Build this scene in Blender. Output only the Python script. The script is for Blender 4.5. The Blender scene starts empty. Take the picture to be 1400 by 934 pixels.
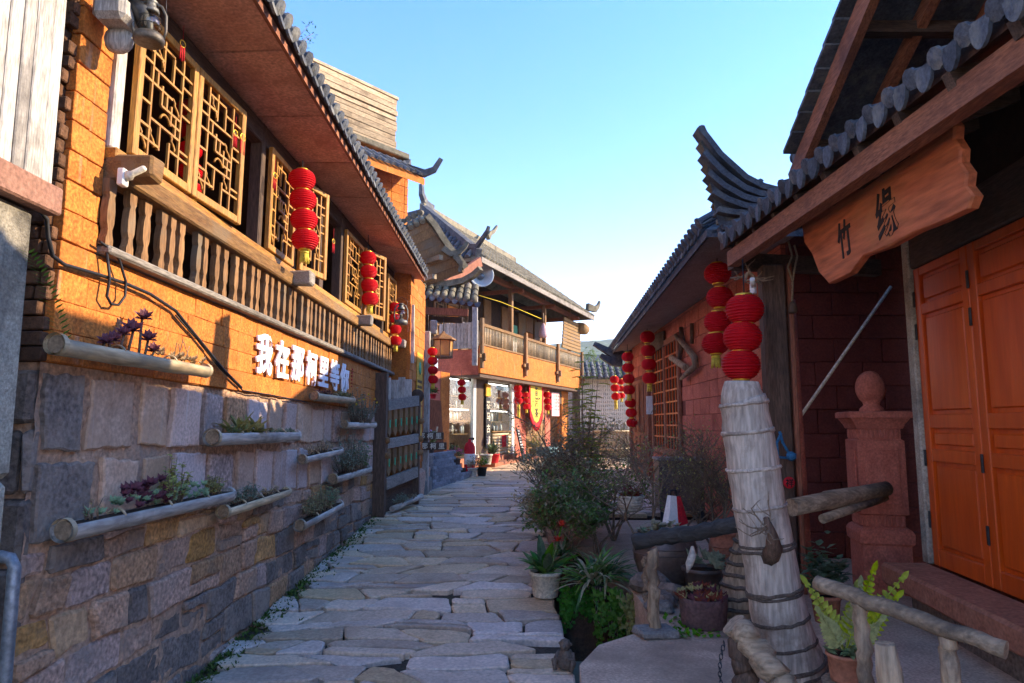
import bpy, bmesh, math, random
from mathutils import Vector, Matrix, noise, Euler

# ------------------------------------------------------------------ camera, sky, sun, exposure
SC = bpy.context.scene
COL = SC.collection
FPX = 933.0                                   # focal length in pixels of the 1400 px wide photograph
PITCH = math.atan(113 / FPX)
CAMZ = 2.2
cd = bpy.data.cameras.new('camera')
cd.sensor_width = 36.0
cd.lens = FPX / 1400 * 36.0
cd.clip_start = 0.05
cd.clip_end = 6000
cam = bpy.data.objects.new('camera', cd)
COL.objects.link(cam)
cam.location = (0, 0, CAMZ)
cam.rotation_euler = (math.pi / 2 + PITCH, 0, 0)
SC.camera = cam

SUN_EL = math.radians(25.0)
SUN_AZ = math.radians(80.0)                   # from +Y (view direction) towards +X
sun_dir = Vector((math.sin(SUN_AZ) * math.cos(SUN_EL), math.cos(SUN_AZ) * math.cos(SUN_EL), math.sin(SUN_EL)))
world = bpy.data.worlds.new('World')
SC.world = world
world.use_nodes = True
wn = world.node_tree
wn.nodes.clear()
wo = wn.nodes.new('ShaderNodeOutputWorld')
wb = wn.nodes.new('ShaderNodeBackground')
ws = wn.nodes.new('ShaderNodeTexSky')
ws.sky_type = 'NISHITA'
ws.sun_disc = False
ws.sun_elevation = SUN_EL
ws.sun_rotation = SUN_AZ
ws.altitude = 1200
ws.air_density = 1.0
ws.dust_density = .1
ws.ozone_density = 1.0
wb.inputs['Strength'].default_value = 0.14
whs = wn.nodes.new('ShaderNodeHueSaturation')      # a slightly deeper, more cyan blue than the model's
whs.inputs['Hue'].default_value = .5
whs.inputs['Saturation'].default_value = 1.38
wn.links.new(ws.outputs[0], whs.inputs['Color'])
wtn = wn.nodes.new('ShaderNodeMix'); wtn.data_type = 'RGBA'; wtn.blend_type = 'MULTIPLY'; wtn.inputs[0].default_value = 1.0
wtn.inputs[7].default_value = (1.04, .69, .72, 1)     # the photograph's white balance: horizon a lilac white
wn.links.new(whs.outputs[0], wtn.inputs[6])
wn.links.new(wtn.outputs[2], wb.inputs[0])
wn.links.new(wb.outputs[0], wo.inputs[0])
sl = bpy.data.lights.new('sun', 'SUN')
sl.energy = 2.0
sl.angle = math.radians(0.5)
sl.color = (1.0, 0.80, 0.54)
so = bpy.data.objects.new('sun', sl)
COL.objects.link(so)
so.rotation_euler = sun_dir.to_track_quat('Z', 'Y').to_euler()
so.location = (30, 20, 30)
vs = SC.view_settings
vs.view_transform = 'Standard'
vs.look = 'None'
vs.exposure = 2.58
vs.gamma = 1.0
vs.use_curve_mapping = False

# ------------------------------------------------------------------ helpers
R = random.Random(7)
def U(a, b): return R.uniform(a, b)
_C, _S = math.cos(PITCH), math.sin(PITCH)
def ray(u, v):
    a, b = (u - 700) / FPX, (467 - v) / FPX
    return Vector((a, _C - b * _S, _S + b * _C))
def at_y(u, v, y):
    d = ray(u, v); return d * (y / d.y) + Vector((0, 0, CAMZ))
def at_z(u, v, z):
    d = ray(u, v); return d * ((z - CAMZ) / d.z) + Vector((0, 0, CAMZ))

def gz(y):                                    # height of the street along its length
    if y < 10.6: return 0.38 + 0.081 * (y - 5.15)
    return 0.8215 + 0.027 * (y - 10.6)

class Frame:
    """a facade: local x = out of the wall, y = along it, z = up"""
    def __init__(s, ox, oy, k, dip=0.0, oz=0.0):
        a = math.atan(k)
        s.rot = Euler((-dip, 0, -a), 'XYZ')
        s.m = Matrix.Translation((ox, oy, oz)) @ s.rot.to_matrix().to_4x4()
        s.inv = s.m.inverted()
    def w(s, n, y, z): return s.m @ Vector((n, y, z))
    def px(s, u, v, n=0.0):                   # pixel -> (along, up) on the plane x = n of the facade
        o = s.inv @ Vector((0, 0, CAMZ)); d = s.inv.to_3x3() @ ray(u, v)
        t = (n - o.x) / d.x
        q = o + d * t
        return q.y, q.z
    def root(s, name):
        e = bpy.data.objects.new(name, None); COL.objects.link(e)
        e.matrix_world = s.m; e.empty_display_size = .2
        return e

LF = Frame(-2.5, 0, 0.037, 0.018, 0.108)      # left facade
SF = Frame(-0.85, 18.0, 0.41)                 # tea shop balcony front
RF = Frame(2.5, 0, 0.116)                     # right wall with the doors
GF = Frame(2.9, 0, 0.018)                    # far right red wall

class MB:
    def __init__(s): s.v, s.f, s.sm = [], [], []
    def add(s, vs, fs, smooth=False):
        o = len(s.v); s.v += [tuple(v) for v in vs]; s.f += [tuple(i + o for i in f) for f in fs]
        s.sm += [smooth] * len(fs); return s
    def box(s, x0, x1, y0, y1, z0, z1, m=None, j=0):
        vs = [Vector((x, y, z)) for z in (z0, z1) for y in (y0, y1) for x in (x0, x1)]
        if j: vs = [v + Vector((U(-j, j), U(-j, j), U(-j, j))) for v in vs]
        if m: vs = [m @ v for v in vs]
        return s.add(vs, [(0, 2, 3, 1), (4, 5, 7, 6), (0, 1, 5, 4), (2, 6, 7, 3), (0, 4, 6, 2), (1, 3, 7, 5)])
    def cbox(s, x0, x1, y0, y1, z0, z1, b=0.01, j=0):
        """box with chamfered edges"""
        b = min(b, (x1 - x0) * .45, (y1 - y0) * .45, (z1 - z0) * .45)
        vs = []
        for sx, X in ((-1, x0), (1, x1)):
            for sy, Y in ((-1, y0), (1, y1)):
                for sz, Z in ((-1, z0), (1, z1)):
                    jj = Vector((U(-j, j), U(-j, j), U(-j, j))) if j else Vector()
                    vs += [Vector((X, Y - sy * b, Z - sz * b)) + jj, Vector((X - sx * b, Y, Z - sz * b)) + jj, Vector((X - sx * b, Y - sy * b, Z)) + jj]
        def i(a, c, d, k): return (a * 4 + c * 2 + d) * 3 + k
        fs = []
        for a in (0, 1):
            q = [i(a, 0, 0, 0), i(a, 1, 0, 0), i(a, 1, 1, 0), i(a, 0, 1, 0)]; fs.append(q if a else q[::-1])
            q = [i(0, a, 0, 1), i(0, a, 1, 1), i(1, a, 1, 1), i(1, a, 0, 1)]; fs.append(q if a else q[::-1])
            q = [i(0, 0, a, 2), i(1, 0, a, 2), i(1, 1, a, 2), i(0, 1, a, 2)]; fs.append(q if a else q[::-1])
        for a in (0, 1):
            for c in (0, 1):
                fs += [(i(a, c, 0, 0), i(a, c, 0, 1), i(a, c, 1, 1), i(a, c, 1, 0)),
                       (i(a, 0, c, 0), i(a, 0, c, 2), i(a, 1, c, 2), i(a, 1, c, 0)),
                       (i(0, a, c, 1), i(0, a, c, 2), i(1, a, c, 2), i(1, a, c, 1))]
                for d in (0, 1): fs.append((i(a, c, d, 0), i(a, c, d, 1), i(a, c, d, 2)))
        return s.add(vs, fs)
    def bar(s, p, q, w, h=None, up=(0, 0, 1), taper=1.0):
        """rectangular bar from p to q"""
        p, q = Vector(p), Vector(q); h = h or w
        d = (q - p).normalized(); up = Vector(up)
        if abs(d.dot(up)) > .98: up = Vector((0, 1, 0)) if abs(d.y) < .9 else Vector((1, 0, 0))
        x = d.cross(up).normalized(); y = x.cross(d).normalized()
        vs = []
        for c, k in ((p, 1), (q, taper)):
            vs += [c + x * (a * w / 2 * k) + y * (b * h / 2 * k) for a, b in ((-1, -1), (1, -1), (1, 1), (-1, 1))]
        return s.add(vs, [(3, 2, 1, 0), (4, 5, 6, 7), (0, 1, 5, 4), (1, 2, 6, 5), (2, 3, 7, 6), (3, 0, 4, 7)])
    def tube(s, pts, r, seg=8, cap=True, jit=0.0, smooth=True, flat=1.0):
        pts = [Vector(p) for p in pts]
        rs = r if isinstance(r, (list, tuple)) else [r] * len(pts)
        vs = []; fs = []
        t = (pts[1] - pts[0]).normalized()
        up = Vector((0, 0, 1)) if abs(t.z) < .9 else Vector((1, 0, 0))
        x = t.cross(up).normalized()
        for i, p in enumerate(pts):
            if i == 0: t = pts[1] - pts[0]
            elif i == len(pts) - 1: t = pts[-1] - pts[-2]
            else: t = pts[i + 1] - pts[i - 1]
            if t.length < 1e-9: t = Vector((0, 0, 1))
            t.normalize()
            x = (x - t * x.dot(t)).normalized(); y = t.cross(x)
            for k in range(seg):
                a = 2 * math.pi * k / seg
                rr = rs[i] * (1 + (U(-jit, jit) if jit else 0))
                vs.append(p + x * (math.cos(a) * rr) + y * (math.sin(a) * rr * flat))
        for i in range(len(pts) - 1):
            for k in range(seg):
                a, b = i * seg + k, i * seg + (k + 1) % seg
                fs.append((a, b, b + seg, a + seg))
        s.add(vs, fs, smooth)
        if cap:
            n = len(pts)
            s.add([], [])
            o = len(s.v) - len(vs)
            s.f.append(tuple(o + k for k in range(seg))[::-1]); s.sm.append(False)
            s.f.append(tuple(o + (n - 1) * seg + k for k in range(seg))); s.sm.append(False)
        return s
    def lathe(s, prof, c=(0, 0, 0), seg=16, m=None, smooth=True, jit=0):
        """prof: (radius, height) pairs"""
        c = Vector(c); vs = []; fs = []
        for r, z in prof:
            for k in range(seg):
                a = 2 * math.pi * k / seg; rr = r * (1 + (U(-jit, jit) if jit else 0))
                v = Vector((math.cos(a) * rr, math.sin(a) * rr, z))
                vs.append((m @ v if m else v) + c)
        for i in range(len(prof) - 1):
            for k in range(seg):
                a, b = i * seg + k, i * seg + (k + 1) % seg
                fs.append((a, b, b + seg, a + seg))
        fs.append(tuple(range(seg))[::-1]); fs.append(tuple((len(prof) - 1) * seg + k for k in range(seg)))
        o = len(s.f)
        s.add(vs, fs, smooth); s.sm[-1] = s.sm[-2] = False
        return s
    def prism(s, poly, lo, hi, fn, inset=0.0, rise=0.0):
        """polygon in 2D, extruded lo..hi; fn(a, b, h) -> 3D.  inset/rise give a worn top edge"""
        n = len(poly); cx = sum(p[0] for p in poly) / n; cy = sum(p[1] for p in poly) / n
        rings = [(poly, lo), (poly, hi - rise)]
        if inset:
            pin = []
            for p in poly:
                d = math.hypot(p[0] - cx, p[1] - cy) or 1; k = max(0, 1 - inset / d)
                pin.append((cx + (p[0] - cx) * k, cy + (p[1] - cy) * k))
            rings.append((pin, hi))
        vs = [fn(p[0], p[1], h) for pl, h in rings for p in pl]
        fs = []
        for r in range(len(rings) - 1):
            for k in range(n):
                a, b = r * n + k, r * n + (k + 1) % n
                fs.append((a, b, b + n, a + n))
        fs.append(tuple(range(n))[::-1]); fs.append(tuple((len(rings) - 1) * n + k for k in range(n)))
        return s.add(vs, fs)
    def leaf(s, p, d, up, ln, w, droop=0.0, fold=0.15, n=2):
        """blade: n segments, slight fold along the midrib"""
        p = Vector(p); d = Vector(d).normalized(); up = Vector(up)
        x = d.cross(up)
        if x.length < 1e-4: x = d.cross(Vector((1, .3, .2)))
        x.normalize(); nrm = x.cross(d).normalized()
        vs = []; fs = []
        if n == 1:                            # small leaf: one folded diamond
            m_ = p + d * (ln * .45); e_ = p + d * ln - Vector((0, 0, droop * ln))
            return s.add([p, m_ - x * (w / 2) + nrm * (fold * w / 2), e_, m_ + x * (w / 2) + nrm * (fold * w / 2)], [(0, 1, 2), (0, 2, 3)])
        for i in range(n + 1):
            t = i / n
            c = p + d * (ln * t) - Vector((0, 0, droop * ln * t * t))
            ww = w * math.sin(math.pi * (0.12 + 0.86 * t)) * .5
            vs += [c - x * ww + nrm * (fold * ww), c, c + x * ww + nrm * (fold * ww)]
        for i in range(n):
            o = i * 3
            fs += [(o, o + 1, o + 4, o + 3), (o + 1, o + 2, o + 5, o + 4)]
        return s.add(vs, fs)
    def mesh(s, name):
        me = bpy.data.meshes.new(name); me.from_pydata(s.v, [], s.f)
        me.polygons.foreach_set('use_smooth', s.sm); me.update(); return me
    def build(s, name, mat, parent=None, loc=None):
        return mk(name, s.mesh(name), mat, parent, loc)

def mk(name, me, mat, parent=None, loc=None, rot=None):
    if mat is not None and len(me.materials) == 0: me.materials.append(MT[mat] if isinstance(mat, str) else mat)
    o = bpy.data.objects.new(name, me); COL.objects.link(o)
    if parent: o.parent = parent
    if loc is not None: o.location = loc
    if rot is not None: o.rotation_euler = rot
    return o
def tag(o, label=None, cat=None, group=None, kind=None):
    if label: o['label'] = label
    if cat: o['category'] = cat
    if group: o['group'] = group
    if kind: o['kind'] = kind
    return o
def empty(name, loc=(0, 0, 0), rz=0.0, label=None, cat=None, group=None):
    e = bpy.data.objects.new(name, None); COL.objects.link(e); e.empty_display_size = .1
    e.location = loc; e.rotation_euler = (0, 0, rz)
    return tag(e, label, cat, group)
def copy_tree(o, parent=None, first=True):
    c = o.copy(); COL.objects.link(c)
    if not first: c.parent = parent
    for ch in list(o.children): copy_tree(ch, c, False)
    return c
def structure(o): o['kind'] = 'structure'; return o

# Voronoi cells by clipping
def clip(poly, a, b, c):                      # keep a*x+b*y<=c
    out = []
    for i in range(len(poly)):
        p, q = poly[i], poly[(i + 1) % len(poly)]
        dp, dq = a * p[0] + b * p[1] - c, a * q[0] + b * q[1] - c
        if dp <= 0: out.append(p)
        if dp * dq < 0:
            t = dp / (dp - dq); out.append((p[0] + (q[0] - p[0]) * t, p[1] + (q[1] - p[1]) * t))
    return out
def voronoi(pts, bound, sy=1.0, gap=0.02, reach=2.0):
    """cells of pts inside polygon bound; metric stretched by sy in y"""
    cells = []
    for i, p in enumerate(pts):
        poly = [(x, y * sy) for x, y in bound]
        px, py = p[0], p[1] * sy
        for k, q in enumerate(pts):
            if k == i: continue
            qx, qy = q[0], q[1] * sy
            dx, dy = qx - px, qy - py
            L2 = dx * dx + dy * dy
            if L2 > reach * reach: continue
            L = math.sqrt(L2)
            c = (dx * (px + qx) / 2 + dy * (py + qy) / 2) / L - gap / 2
            poly = clip(poly, dx / L, dy / L, c)
            if len(poly) < 3: break
        if len(poly) >= 3: cells.append([(x, y / sy) for x, y in poly])
    return cells
def masonry(x0, x1, y0, y1, dep, wid, amp, slant, gap, seed=0.0, split=.15, chop=.06, freq=1.1):
    """irregular coursed stones: wavy courses, slanting joints, knocked-off corners"""
    rows = [y0]
    while rows[-1] < y1: rows.append(rows[-1] + U(*dep))
    def edge(k, x): return rows[k] + amp * (noise.noise((x * freq, k * 7.31, seed)) * 1.6 + .5 * noise.noise((x * freq * 3, k * 3.7, seed + 9)))
    cells = []
    def emit(q):
        if len(q) < 8: return
        n = len(q)
        cells.append(q)
    for k in range(len(rows) - 1):
        x = x0 - U(0, wid[1]); cuts = []
        while x < x1 + wid[1]:
            cuts.append((x + U(-slant, slant), x + U(-slant, slant))); x += U(*wid)
        for (b0, t0), (b1, t1) in zip(cuts[:-1], cuts[1:]):
            g = gap * U(.6, 1.5) / 2
            def cell(lo, hi):
                m = 4
                c1, c2, c3, c4 = [U(.3, 1) * chop for _ in range(4)]
                bx0, bx1 = b0 + (t0 - b0) * lo + g, b1 + (t1 - b1) * lo - g
                tx0, tx1 = b0 + (t0 - b0) * hi + g, b1 + (t1 - b1) * hi - g
                if bx1 - bx0 < .06 or tx1 - tx0 < .06: return
                f = lambda x, t: edge(k, x) * (1 - t) + edge(k + 1, x) * t
                q = []
                h = f((bx0 + bx1) / 2, hi) - f((bx0 + bx1) / 2, lo) - 2 * g
                if h < .03: return
                c1, c2, c3, c4 = [min(c, h * .42, (bx1 - bx0) * .3) for c in (c1, c2, c3, c4)]
                for i in range(m + 1): xx = bx0 + c1 + (bx1 - c2 - bx0 - c1) * i / m; q.append((xx, f(xx, lo) + g))
                q.append((bx1, f(bx1, lo) + g + c2)); q.append((tx1, f(tx1, hi) - g - c3))
                for i in range(m + 1): xx = tx1 - c3 + (tx0 + c4 - tx1 + c3) * i / m; q.append((xx, f(xx, hi) - g))
                q.append((tx0, f(tx0, hi) - g - c4)); q.append((bx0, f(bx0, lo) + g + c1))
                cells.append(q)
            if R.random() < split: t = U(.35, .65); cell(0, t); cell(t, 1)
            else: cell(0, 1)
    return cells
def roughen(poly, step, amp):
    """subdivide the outline and shake it, so that no edge is ruler straight"""
    out = []
    for i in range(len(poly)):
        p, q = poly[i], poly[(i + 1) % len(poly)]
        L = math.hypot(q[0] - p[0], q[1] - p[1])
        n = max(1, int(L / step))
        for k in range(n):
            t = k / n
            a = amp if k else amp * .6
            out.append((p[0] + (q[0] - p[0]) * t + U(-a, a), p[1] + (q[1] - p[1]) * t + U(-a, a)))
    return out
# ------------------------------------------------------------------ materials
MT = {}
def rgb(h):
    """sRGB hex -> linear"""
    c = [int(h[i:i + 2], 16) / 255 for i in (0, 2, 4)]
    return tuple((x / 12.92 if x <= .04045 else ((x + .055) / 1.055) ** 2.4) for x in c) + (1,)
def mat(name, c1, c2, scale=4.0, rough=.8, bump=.3, bscale=None, rnd=.25, stretch=(1, 1, 1), c3=None, spec=.3, detail=6, metal=0.0, pos=.42, span=.22, sub=0.0, coat=0.0, patch=1.3, dist=.02, hue=0.0, grain=.35, streak=0.0):
    m = bpy.data.materials.new(name); m.use_nodes = True
    nt = m.node_tree; N = nt.nodes; Lk = nt.links; N.clear()
    out = N.new('ShaderNodeOutputMaterial'); b = N.new('ShaderNodeBsdfPrincipled')
    Lk.new(b.outputs[0], out.inputs[0])
    tc = N.new('ShaderNodeTexCoord'); oi = N.new('ShaderNodeObjectInfo')
    add = N.new('ShaderNodeVectorMath'); add.operation = 'MULTIPLY_ADD'
    add.inputs[1].default_value = (1, 1, 1)
    Lk.new(tc.outputs['Object'], add.inputs[0])
    comb = N.new('ShaderNodeMath'); comb.operation = 'MULTIPLY'; comb.inputs[1].default_value = 37.0
    Lk.new(oi.outputs['Random'], comb.inputs[0]); Lk.new(comb.outputs[0], add.inputs[2])
    mp = N.new('ShaderNodeMapping'); mp.inputs['Scale'].default_value = stretch
    Lk.new(add.outputs[0], mp.inputs[0])
    nz = N.new('ShaderNodeTexNoise'); nz.inputs['Scale'].default_value = scale; nz.inputs['Detail'].default_value = detail
    nz.inputs['Roughness'].default_value = .62
    Lk.new(mp.outputs[0], nz.inputs['Vector'])
    rp = N.new('ShaderNodeValToRGB')
    rp.color_ramp.elements[0].position = pos - span; rp.color_ramp.elements[1].position = pos + span
    rp.color_ramp.elements[0].color = rgb(c1); rp.color_ramp.elements[1].color = rgb(c2)
    Lk.new(nz.outputs[0], rp.inputs[0])
    colo = rp.outputs[0]
    # fine grain: pits and specks a few millimetres wide
    nf = N.new('ShaderNodeTexNoise'); nf.inputs['Scale'].default_value = (bscale or scale * 3) * 1.4; nf.inputs['Detail'].default_value = 5
    Lk.new(mp.outputs[0], nf.inputs['Vector'])
    fm = N.new('ShaderNodeMapRange'); fm.inputs[1].default_value = .3; fm.inputs[2].default_value = .7; fm.inputs[3].default_value = 1 - grain; fm.inputs[4].default_value = 1 + grain * .6
    Lk.new(nf.outputs[0], fm.inputs[0])
    vm = N.new('ShaderNodeVectorMath'); vm.operation = 'SCALE'
    Lk.new(colo, vm.inputs[0]); Lk.new(fm.outputs[0], vm.inputs['Scale']); colo = vm.outputs[0]
    if streak:                                # pale drip marks running down
        m4 = N.new('ShaderNodeMapping'); m4.inputs['Scale'].default_value = (1, 1, .06); Lk.new(add.outputs[0], m4.inputs[0])
        n4 = N.new('ShaderNodeTexNoise'); n4.inputs['Scale'].default_value = 22; n4.inputs['Detail'].default_value = 3; Lk.new(m4.outputs[0], n4.inputs['Vector'])
        r4 = N.new('ShaderNodeValToRGB'); r4.color_ramp.elements[0].position = .62; r4.color_ramp.elements[1].position = .74; r4.color_ramp.elements[1].color = (streak, streak, streak, 1)
        Lk.new(n4.outputs[0], r4.inputs[0])
        x4 = N.new('ShaderNodeMix'); x4.data_type = 'RGBA'; Lk.new(r4.outputs[0], x4.inputs[0]); Lk.new(colo, x4.inputs[6]); x4.inputs[7].default_value = rgb('CCC4BC'); colo = x4.outputs[2]
    if c3:                                    # larger patches of a third colour: wear, lichen, stains
        n2 = N.new('ShaderNodeTexNoise'); n2.inputs['Scale'].default_value = patch; n2.inputs['Detail'].default_value = 8
        n2.inputs['Roughness'].default_value = .7
        Lk.new(add.outputs[0], n2.inputs['Vector'])
        r2 = N.new('ShaderNodeValToRGB'); r2.color_ramp.elements[0].position = .5; r2.color_ramp.elements[1].position = .68
        Lk.new(n2.outputs[0], r2.inputs[0])
        mx = N.new('ShaderNodeMix'); mx.data_type = 'RGBA'
        Lk.new(r2.outputs[0], mx.inputs[0]); Lk.new(colo, mx.inputs[6]); mx.inputs[7].default_value = rgb(c3)
        colo = mx.outputs[2]
    if rnd or hue:
        hs = N.new('ShaderNodeHueSaturation')
        mr = N.new('ShaderNodeMapRange'); mr.inputs[3].default_value = 1 - rnd; mr.inputs[4].default_value = 1 + rnd
        Lk.new(oi.outputs['Random'], mr.inputs[0]); Lk.new(mr.outputs[0], hs.inputs['Value'])
        if hue:
            wn_ = N.new('ShaderNodeTexWhiteNoise'); wn_.noise_dimensions = '1D'
            Lk.new(oi.outputs['Random'], wn_.inputs['W'])
            m2 = N.new('ShaderNodeMapRange'); m2.inputs[3].default_value = .5 - hue; m2.inputs[4].default_value = .5 + hue
            Lk.new(wn_.outputs[0], m2.inputs[0]); Lk.new(m2.outputs[0], hs.inputs['Hue'])
            m3 = N.new('ShaderNodeMapRange'); m3.inputs[3].default_value = .6; m3.inputs[4].default_value = 1.3
            Lk.new(wn_.outputs[0], m3.inputs[0]); Lk.new(m3.outputs[0], hs.inputs['Saturation'])
        Lk.new(colo, hs.inputs['Color']); colo = hs.outputs[0]
    Lk.new(colo, b.inputs['Base Color'])
    rr = N.new('ShaderNodeMapRange'); rr.inputs[3].default_value = min(1, rough + .12); rr.inputs[4].default_value = max(.05, rough - .12)
    Lk.new(nz.outputs[0], rr.inputs[0]); Lk.new(rr.outputs[0], b.inputs['Roughness'])
    b.inputs['Specular IOR Level'].default_value = spec; b.inputs['Metallic'].default_value = metal
    if coat: b.inputs['Coat Weight'].default_value = coat; b.inputs['Coat Roughness'].default_value = .25
    if bump:
        n3 = N.new('ShaderNodeTexNoise'); n3.inputs['Scale'].default_value = bscale or scale * 3; n3.inputs['Detail'].default_value = 8
        n3.inputs['Roughness'].default_value = .65
        Lk.new(mp.outputs[0], n3.inputs['Vector'])
        bp = N.new('ShaderNodeBump'); bp.inputs['Strength'].default_value = bump; bp.inputs['Distance'].default_value = dist
        Lk.new(n3.outputs[0], bp.inputs['Height']); Lk.new(bp.outputs[0], b.inputs['Normal'])
    if sub:                                   # thin leaves and paper let light through
        tr = N.new('ShaderNodeBsdfTranslucent'); Lk.new(colo, tr.inputs[0])
        ms = N.new('ShaderNodeMixShader'); ms.inputs[0].default_value = sub
        Lk.new(b.outputs[0], ms.inputs[1]); Lk.new(tr.outputs[0], ms.inputs[2]); Lk.new(ms.outputs[0], out.inputs[0])
    MT[name] = m
    return m
def wood(name, c1, c2, axis, **k):
    st = {'x': (.12, 1, 1), 'y': (1, .12, 1), 'z': (1, 1, .12)}[axis]
    k.setdefault('scale', 26); k.setdefault('bump', .5); k.setdefault('rough', .75); k.setdefault('rnd', .22)
    k.setdefault('dist', .012); k.setdefault('grain', .45)
    return mat(name, c1, c2, stretch=st, **k)

mat('orange_earth', 'AE5E26', 'D08038', 7, .92, .55, 40, .10, c3='A8642E', dist=.022, patch=1.0, grain=.45, streak=.22)
mat('orange_joint', '9C5828', 'B4702F', 6, .95, .6, 30, 0)
mat('red_earth', 'B86450', 'CC765E', 6, .92, .5, 35, .10, c3='985040', dist=.012)
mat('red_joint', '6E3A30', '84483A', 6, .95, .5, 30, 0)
mat('shaded_red_earth', '5A2A24', '70362E', 6, .9, .5, 35, .1, dist=.012)  # darker red earth with the porch's shade put into the colour
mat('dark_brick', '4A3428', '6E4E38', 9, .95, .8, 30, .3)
mat('slate_stone', 'B0907E', 'CCAE9C', 5, .9, .5, 30, .16, c3='C0A08C', hue=.012, streak=.6, grain=.28, dist=.012)
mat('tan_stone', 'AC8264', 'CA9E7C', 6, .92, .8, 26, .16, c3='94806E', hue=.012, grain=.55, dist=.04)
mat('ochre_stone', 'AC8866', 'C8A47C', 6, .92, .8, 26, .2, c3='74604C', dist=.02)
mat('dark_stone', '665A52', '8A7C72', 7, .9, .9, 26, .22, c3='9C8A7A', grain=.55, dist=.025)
mat('mortar', 'AE866A', 'C8A284', 9, .97, 1.0, 22, 0, c3='A48E7E', grain=.5, dist=.03)
mat('flagstone', 'BAA28A', 'D4BCA2', 5, .62, .5, 26, .26, c3='A68E78', hue=.008, grain=.28, spec=.4, dist=.012)
mat('street_joint', '34302A', '544A40', 14, .97, .9, 40, 0, c3='3C4228', patch=3, dist=.02)
mat('concrete', 'B0947E', 'CCB098', 5, .93, .5, 40, 0, c3='8E7A68', patch=.8, dist=.01)
mat('far_ground', '6E6A5C', '86806E', .5, .95, .3, 4, 0)
mat('grey_concrete', '948C7C', 'B4AC9A', 12, .93, .8, 50, .1, c3='4A4640')
mat('roof_tile', '3C4048', '5E6269', 9, .85, .6, 40, .3, c3='7E7C74', patch=4)
mat('roof_tile_brown', '66604E', '8C8470', 9, .88, .6, 40, .28, c3='565448', patch=3)
mat('roof_under', '4A3024', '62402E', 6, .9, .4, 30, 0)
mat('soffit', 'C08C78', 'D8A48C', 5, .92, .7, 30, .12, c3='A87460', patch=2)
mat('soffit_grey', '8C7C78', 'A08E88', 4, .92, .4, 30, .1)
wood('gold_wood_z', '9A6424', 'BE8838', 'z', rough=.55, spec=.4)
wood('gold_wood_y', '9A6424', 'BE8838', 'y', rough=.55, spec=.4)
wood('brown_wood_y', '6A4628', '96703F', 'y', c3='7E6A52')
wood('brown_wood_z', '6A4A2E', '967048', 'z', c3='7C6C58')
wood('grey_wood_z', 'A09A92', 'CCC6BE', 'z', c3='706A64')
wood('grey_wood_y', '7A7268', '9C948A', 'y', c3='5E564E')
wood('grey_wood_x', '7A7268', '9C948A', 'x', c3='5E564E')
wood('tower_plank', '927C60', 'BCA685', 'y', c3='6E5C46', rnd=.3)
wood('dark_wood_z', '40322A', '604C3E', 'z')
wood('dark_wood_y', '40322A', '604C3E', 'y')
wood('dark_wood_x', '40322A', '604C3E', 'x')
wood('red_wood_y', '84503A', 'A46A4C', 'y', c3='6A4436')
wood('red_wood_z', '7E4A36', '9C6248', 'z')
wood('door_wood', 'A83800', 'C85008', 'z', scale=9, rough=.38, spec=.5, bump=.12, rnd=.07, grain=.1)
wood('door_wood_y', 'B8440E', 'D8641C', 'y', scale=9, rough=.38, spec=.5, bump=.12, rnd=.07, grain=.1)
wood('sign_wood', '9E4E2E', 'C06C44', 'y', scale=7, rough=.6, rnd=0, bump=.7, c3='AE6C40')
wood('driftwood', '80694F', 'B49C80', 'z', c3='463E3A', scale=12, bump=.9)
wood('driftwood_x', '80694F', 'B49C80', 'x', c3='463E3A', scale=12, bump=.9)
wood('black_log', '30302E', '4E4C48', 'x', scale=14, bump=.9)
wood('trunk_bamboo', 'A09284', 'CABCAC', 'z', scale=12, bump=.9, c3='827060', patch=3.5, dist=.012)
mat('trunk_ring', '54493F', '706358', 20, .95, 1.0, 60, 0)
wood('bamboo_y', 'B09872', 'D0BA94', 'y', rough=.5, scale=10, bump=.2, c3='8C8474')
wood('bamboo_grey_y', 'A49C92', 'C8C0B4', 'y', rough=.6, scale=10, bump=.3, c3='787068')
mat('bamboo_end', '6A5848', '9A846A', 20, .85, .4, 40, 0)
mat('soil', '2E2218', '4A3828', 20, .98, 1, 40, 0)
mat('lantern_red', 'C8101C', 'DE1A26', 3, .6, .06, 60, .05, sub=.35, spec=.25, grain=.1)
mat('gold', 'D8A020', 'F0C850', 10, .35, .1, 30, 0, metal=.6, grain=.1)
mat('tassel', 'D8BC30', 'F0DC60', 14, .8, .3, 60, 0)
mat('white_letter', 'E8E8EE', 'F6F6FA', 5, .55, .05, 30, 0, grain=.1)
mat('black_ink', '0C0C0E', '1A1A1C', 12, .6, .1, 30, 0)
mat('red_ink', 'B01818', 'C82424', 10, .6, .1, 30, 0)
mat('green_ink', '2E9A6A', '3CB47E', 10, .6, .1, 30, 0)
mat('iron', '2A2C30', '44464A', 12, .5, .3, 30, .1, metal=.7)
mat('old_metal', '5E5E5C', '7E7E7A', 9, .5, .3, 30, .1, metal=.5, c3='54483C')
mat('pipe_metal', '6A7076', '8C9298', 8, .45, .2, 30, 0, metal=.5, c3='6A5E54')
mat('cabinet_metal', '574C4A', '6C605C', 3, .45, .1, 20, 0, metal=.3)
mat('rust', '7C5648', '9A7260', 6, .8, .5, 30, 0, c3='6A4A44')
mat('white_paint', 'D4D4D0', 'E8E8E4', 6, .6, .1, 30, .05, grain=.1)
mat('cream', 'CFC4AC', 'E2D8C2', 8, .75, .3, 30, .05)
mat('speaker', 'A8B4B8', 'C4CED0', 4, .45, .05, 20, 0, grain=.1)
mat('blue_cloth', '1C5C8C', '2C7CB0', 8, .8, .3, 40, .1)
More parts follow.
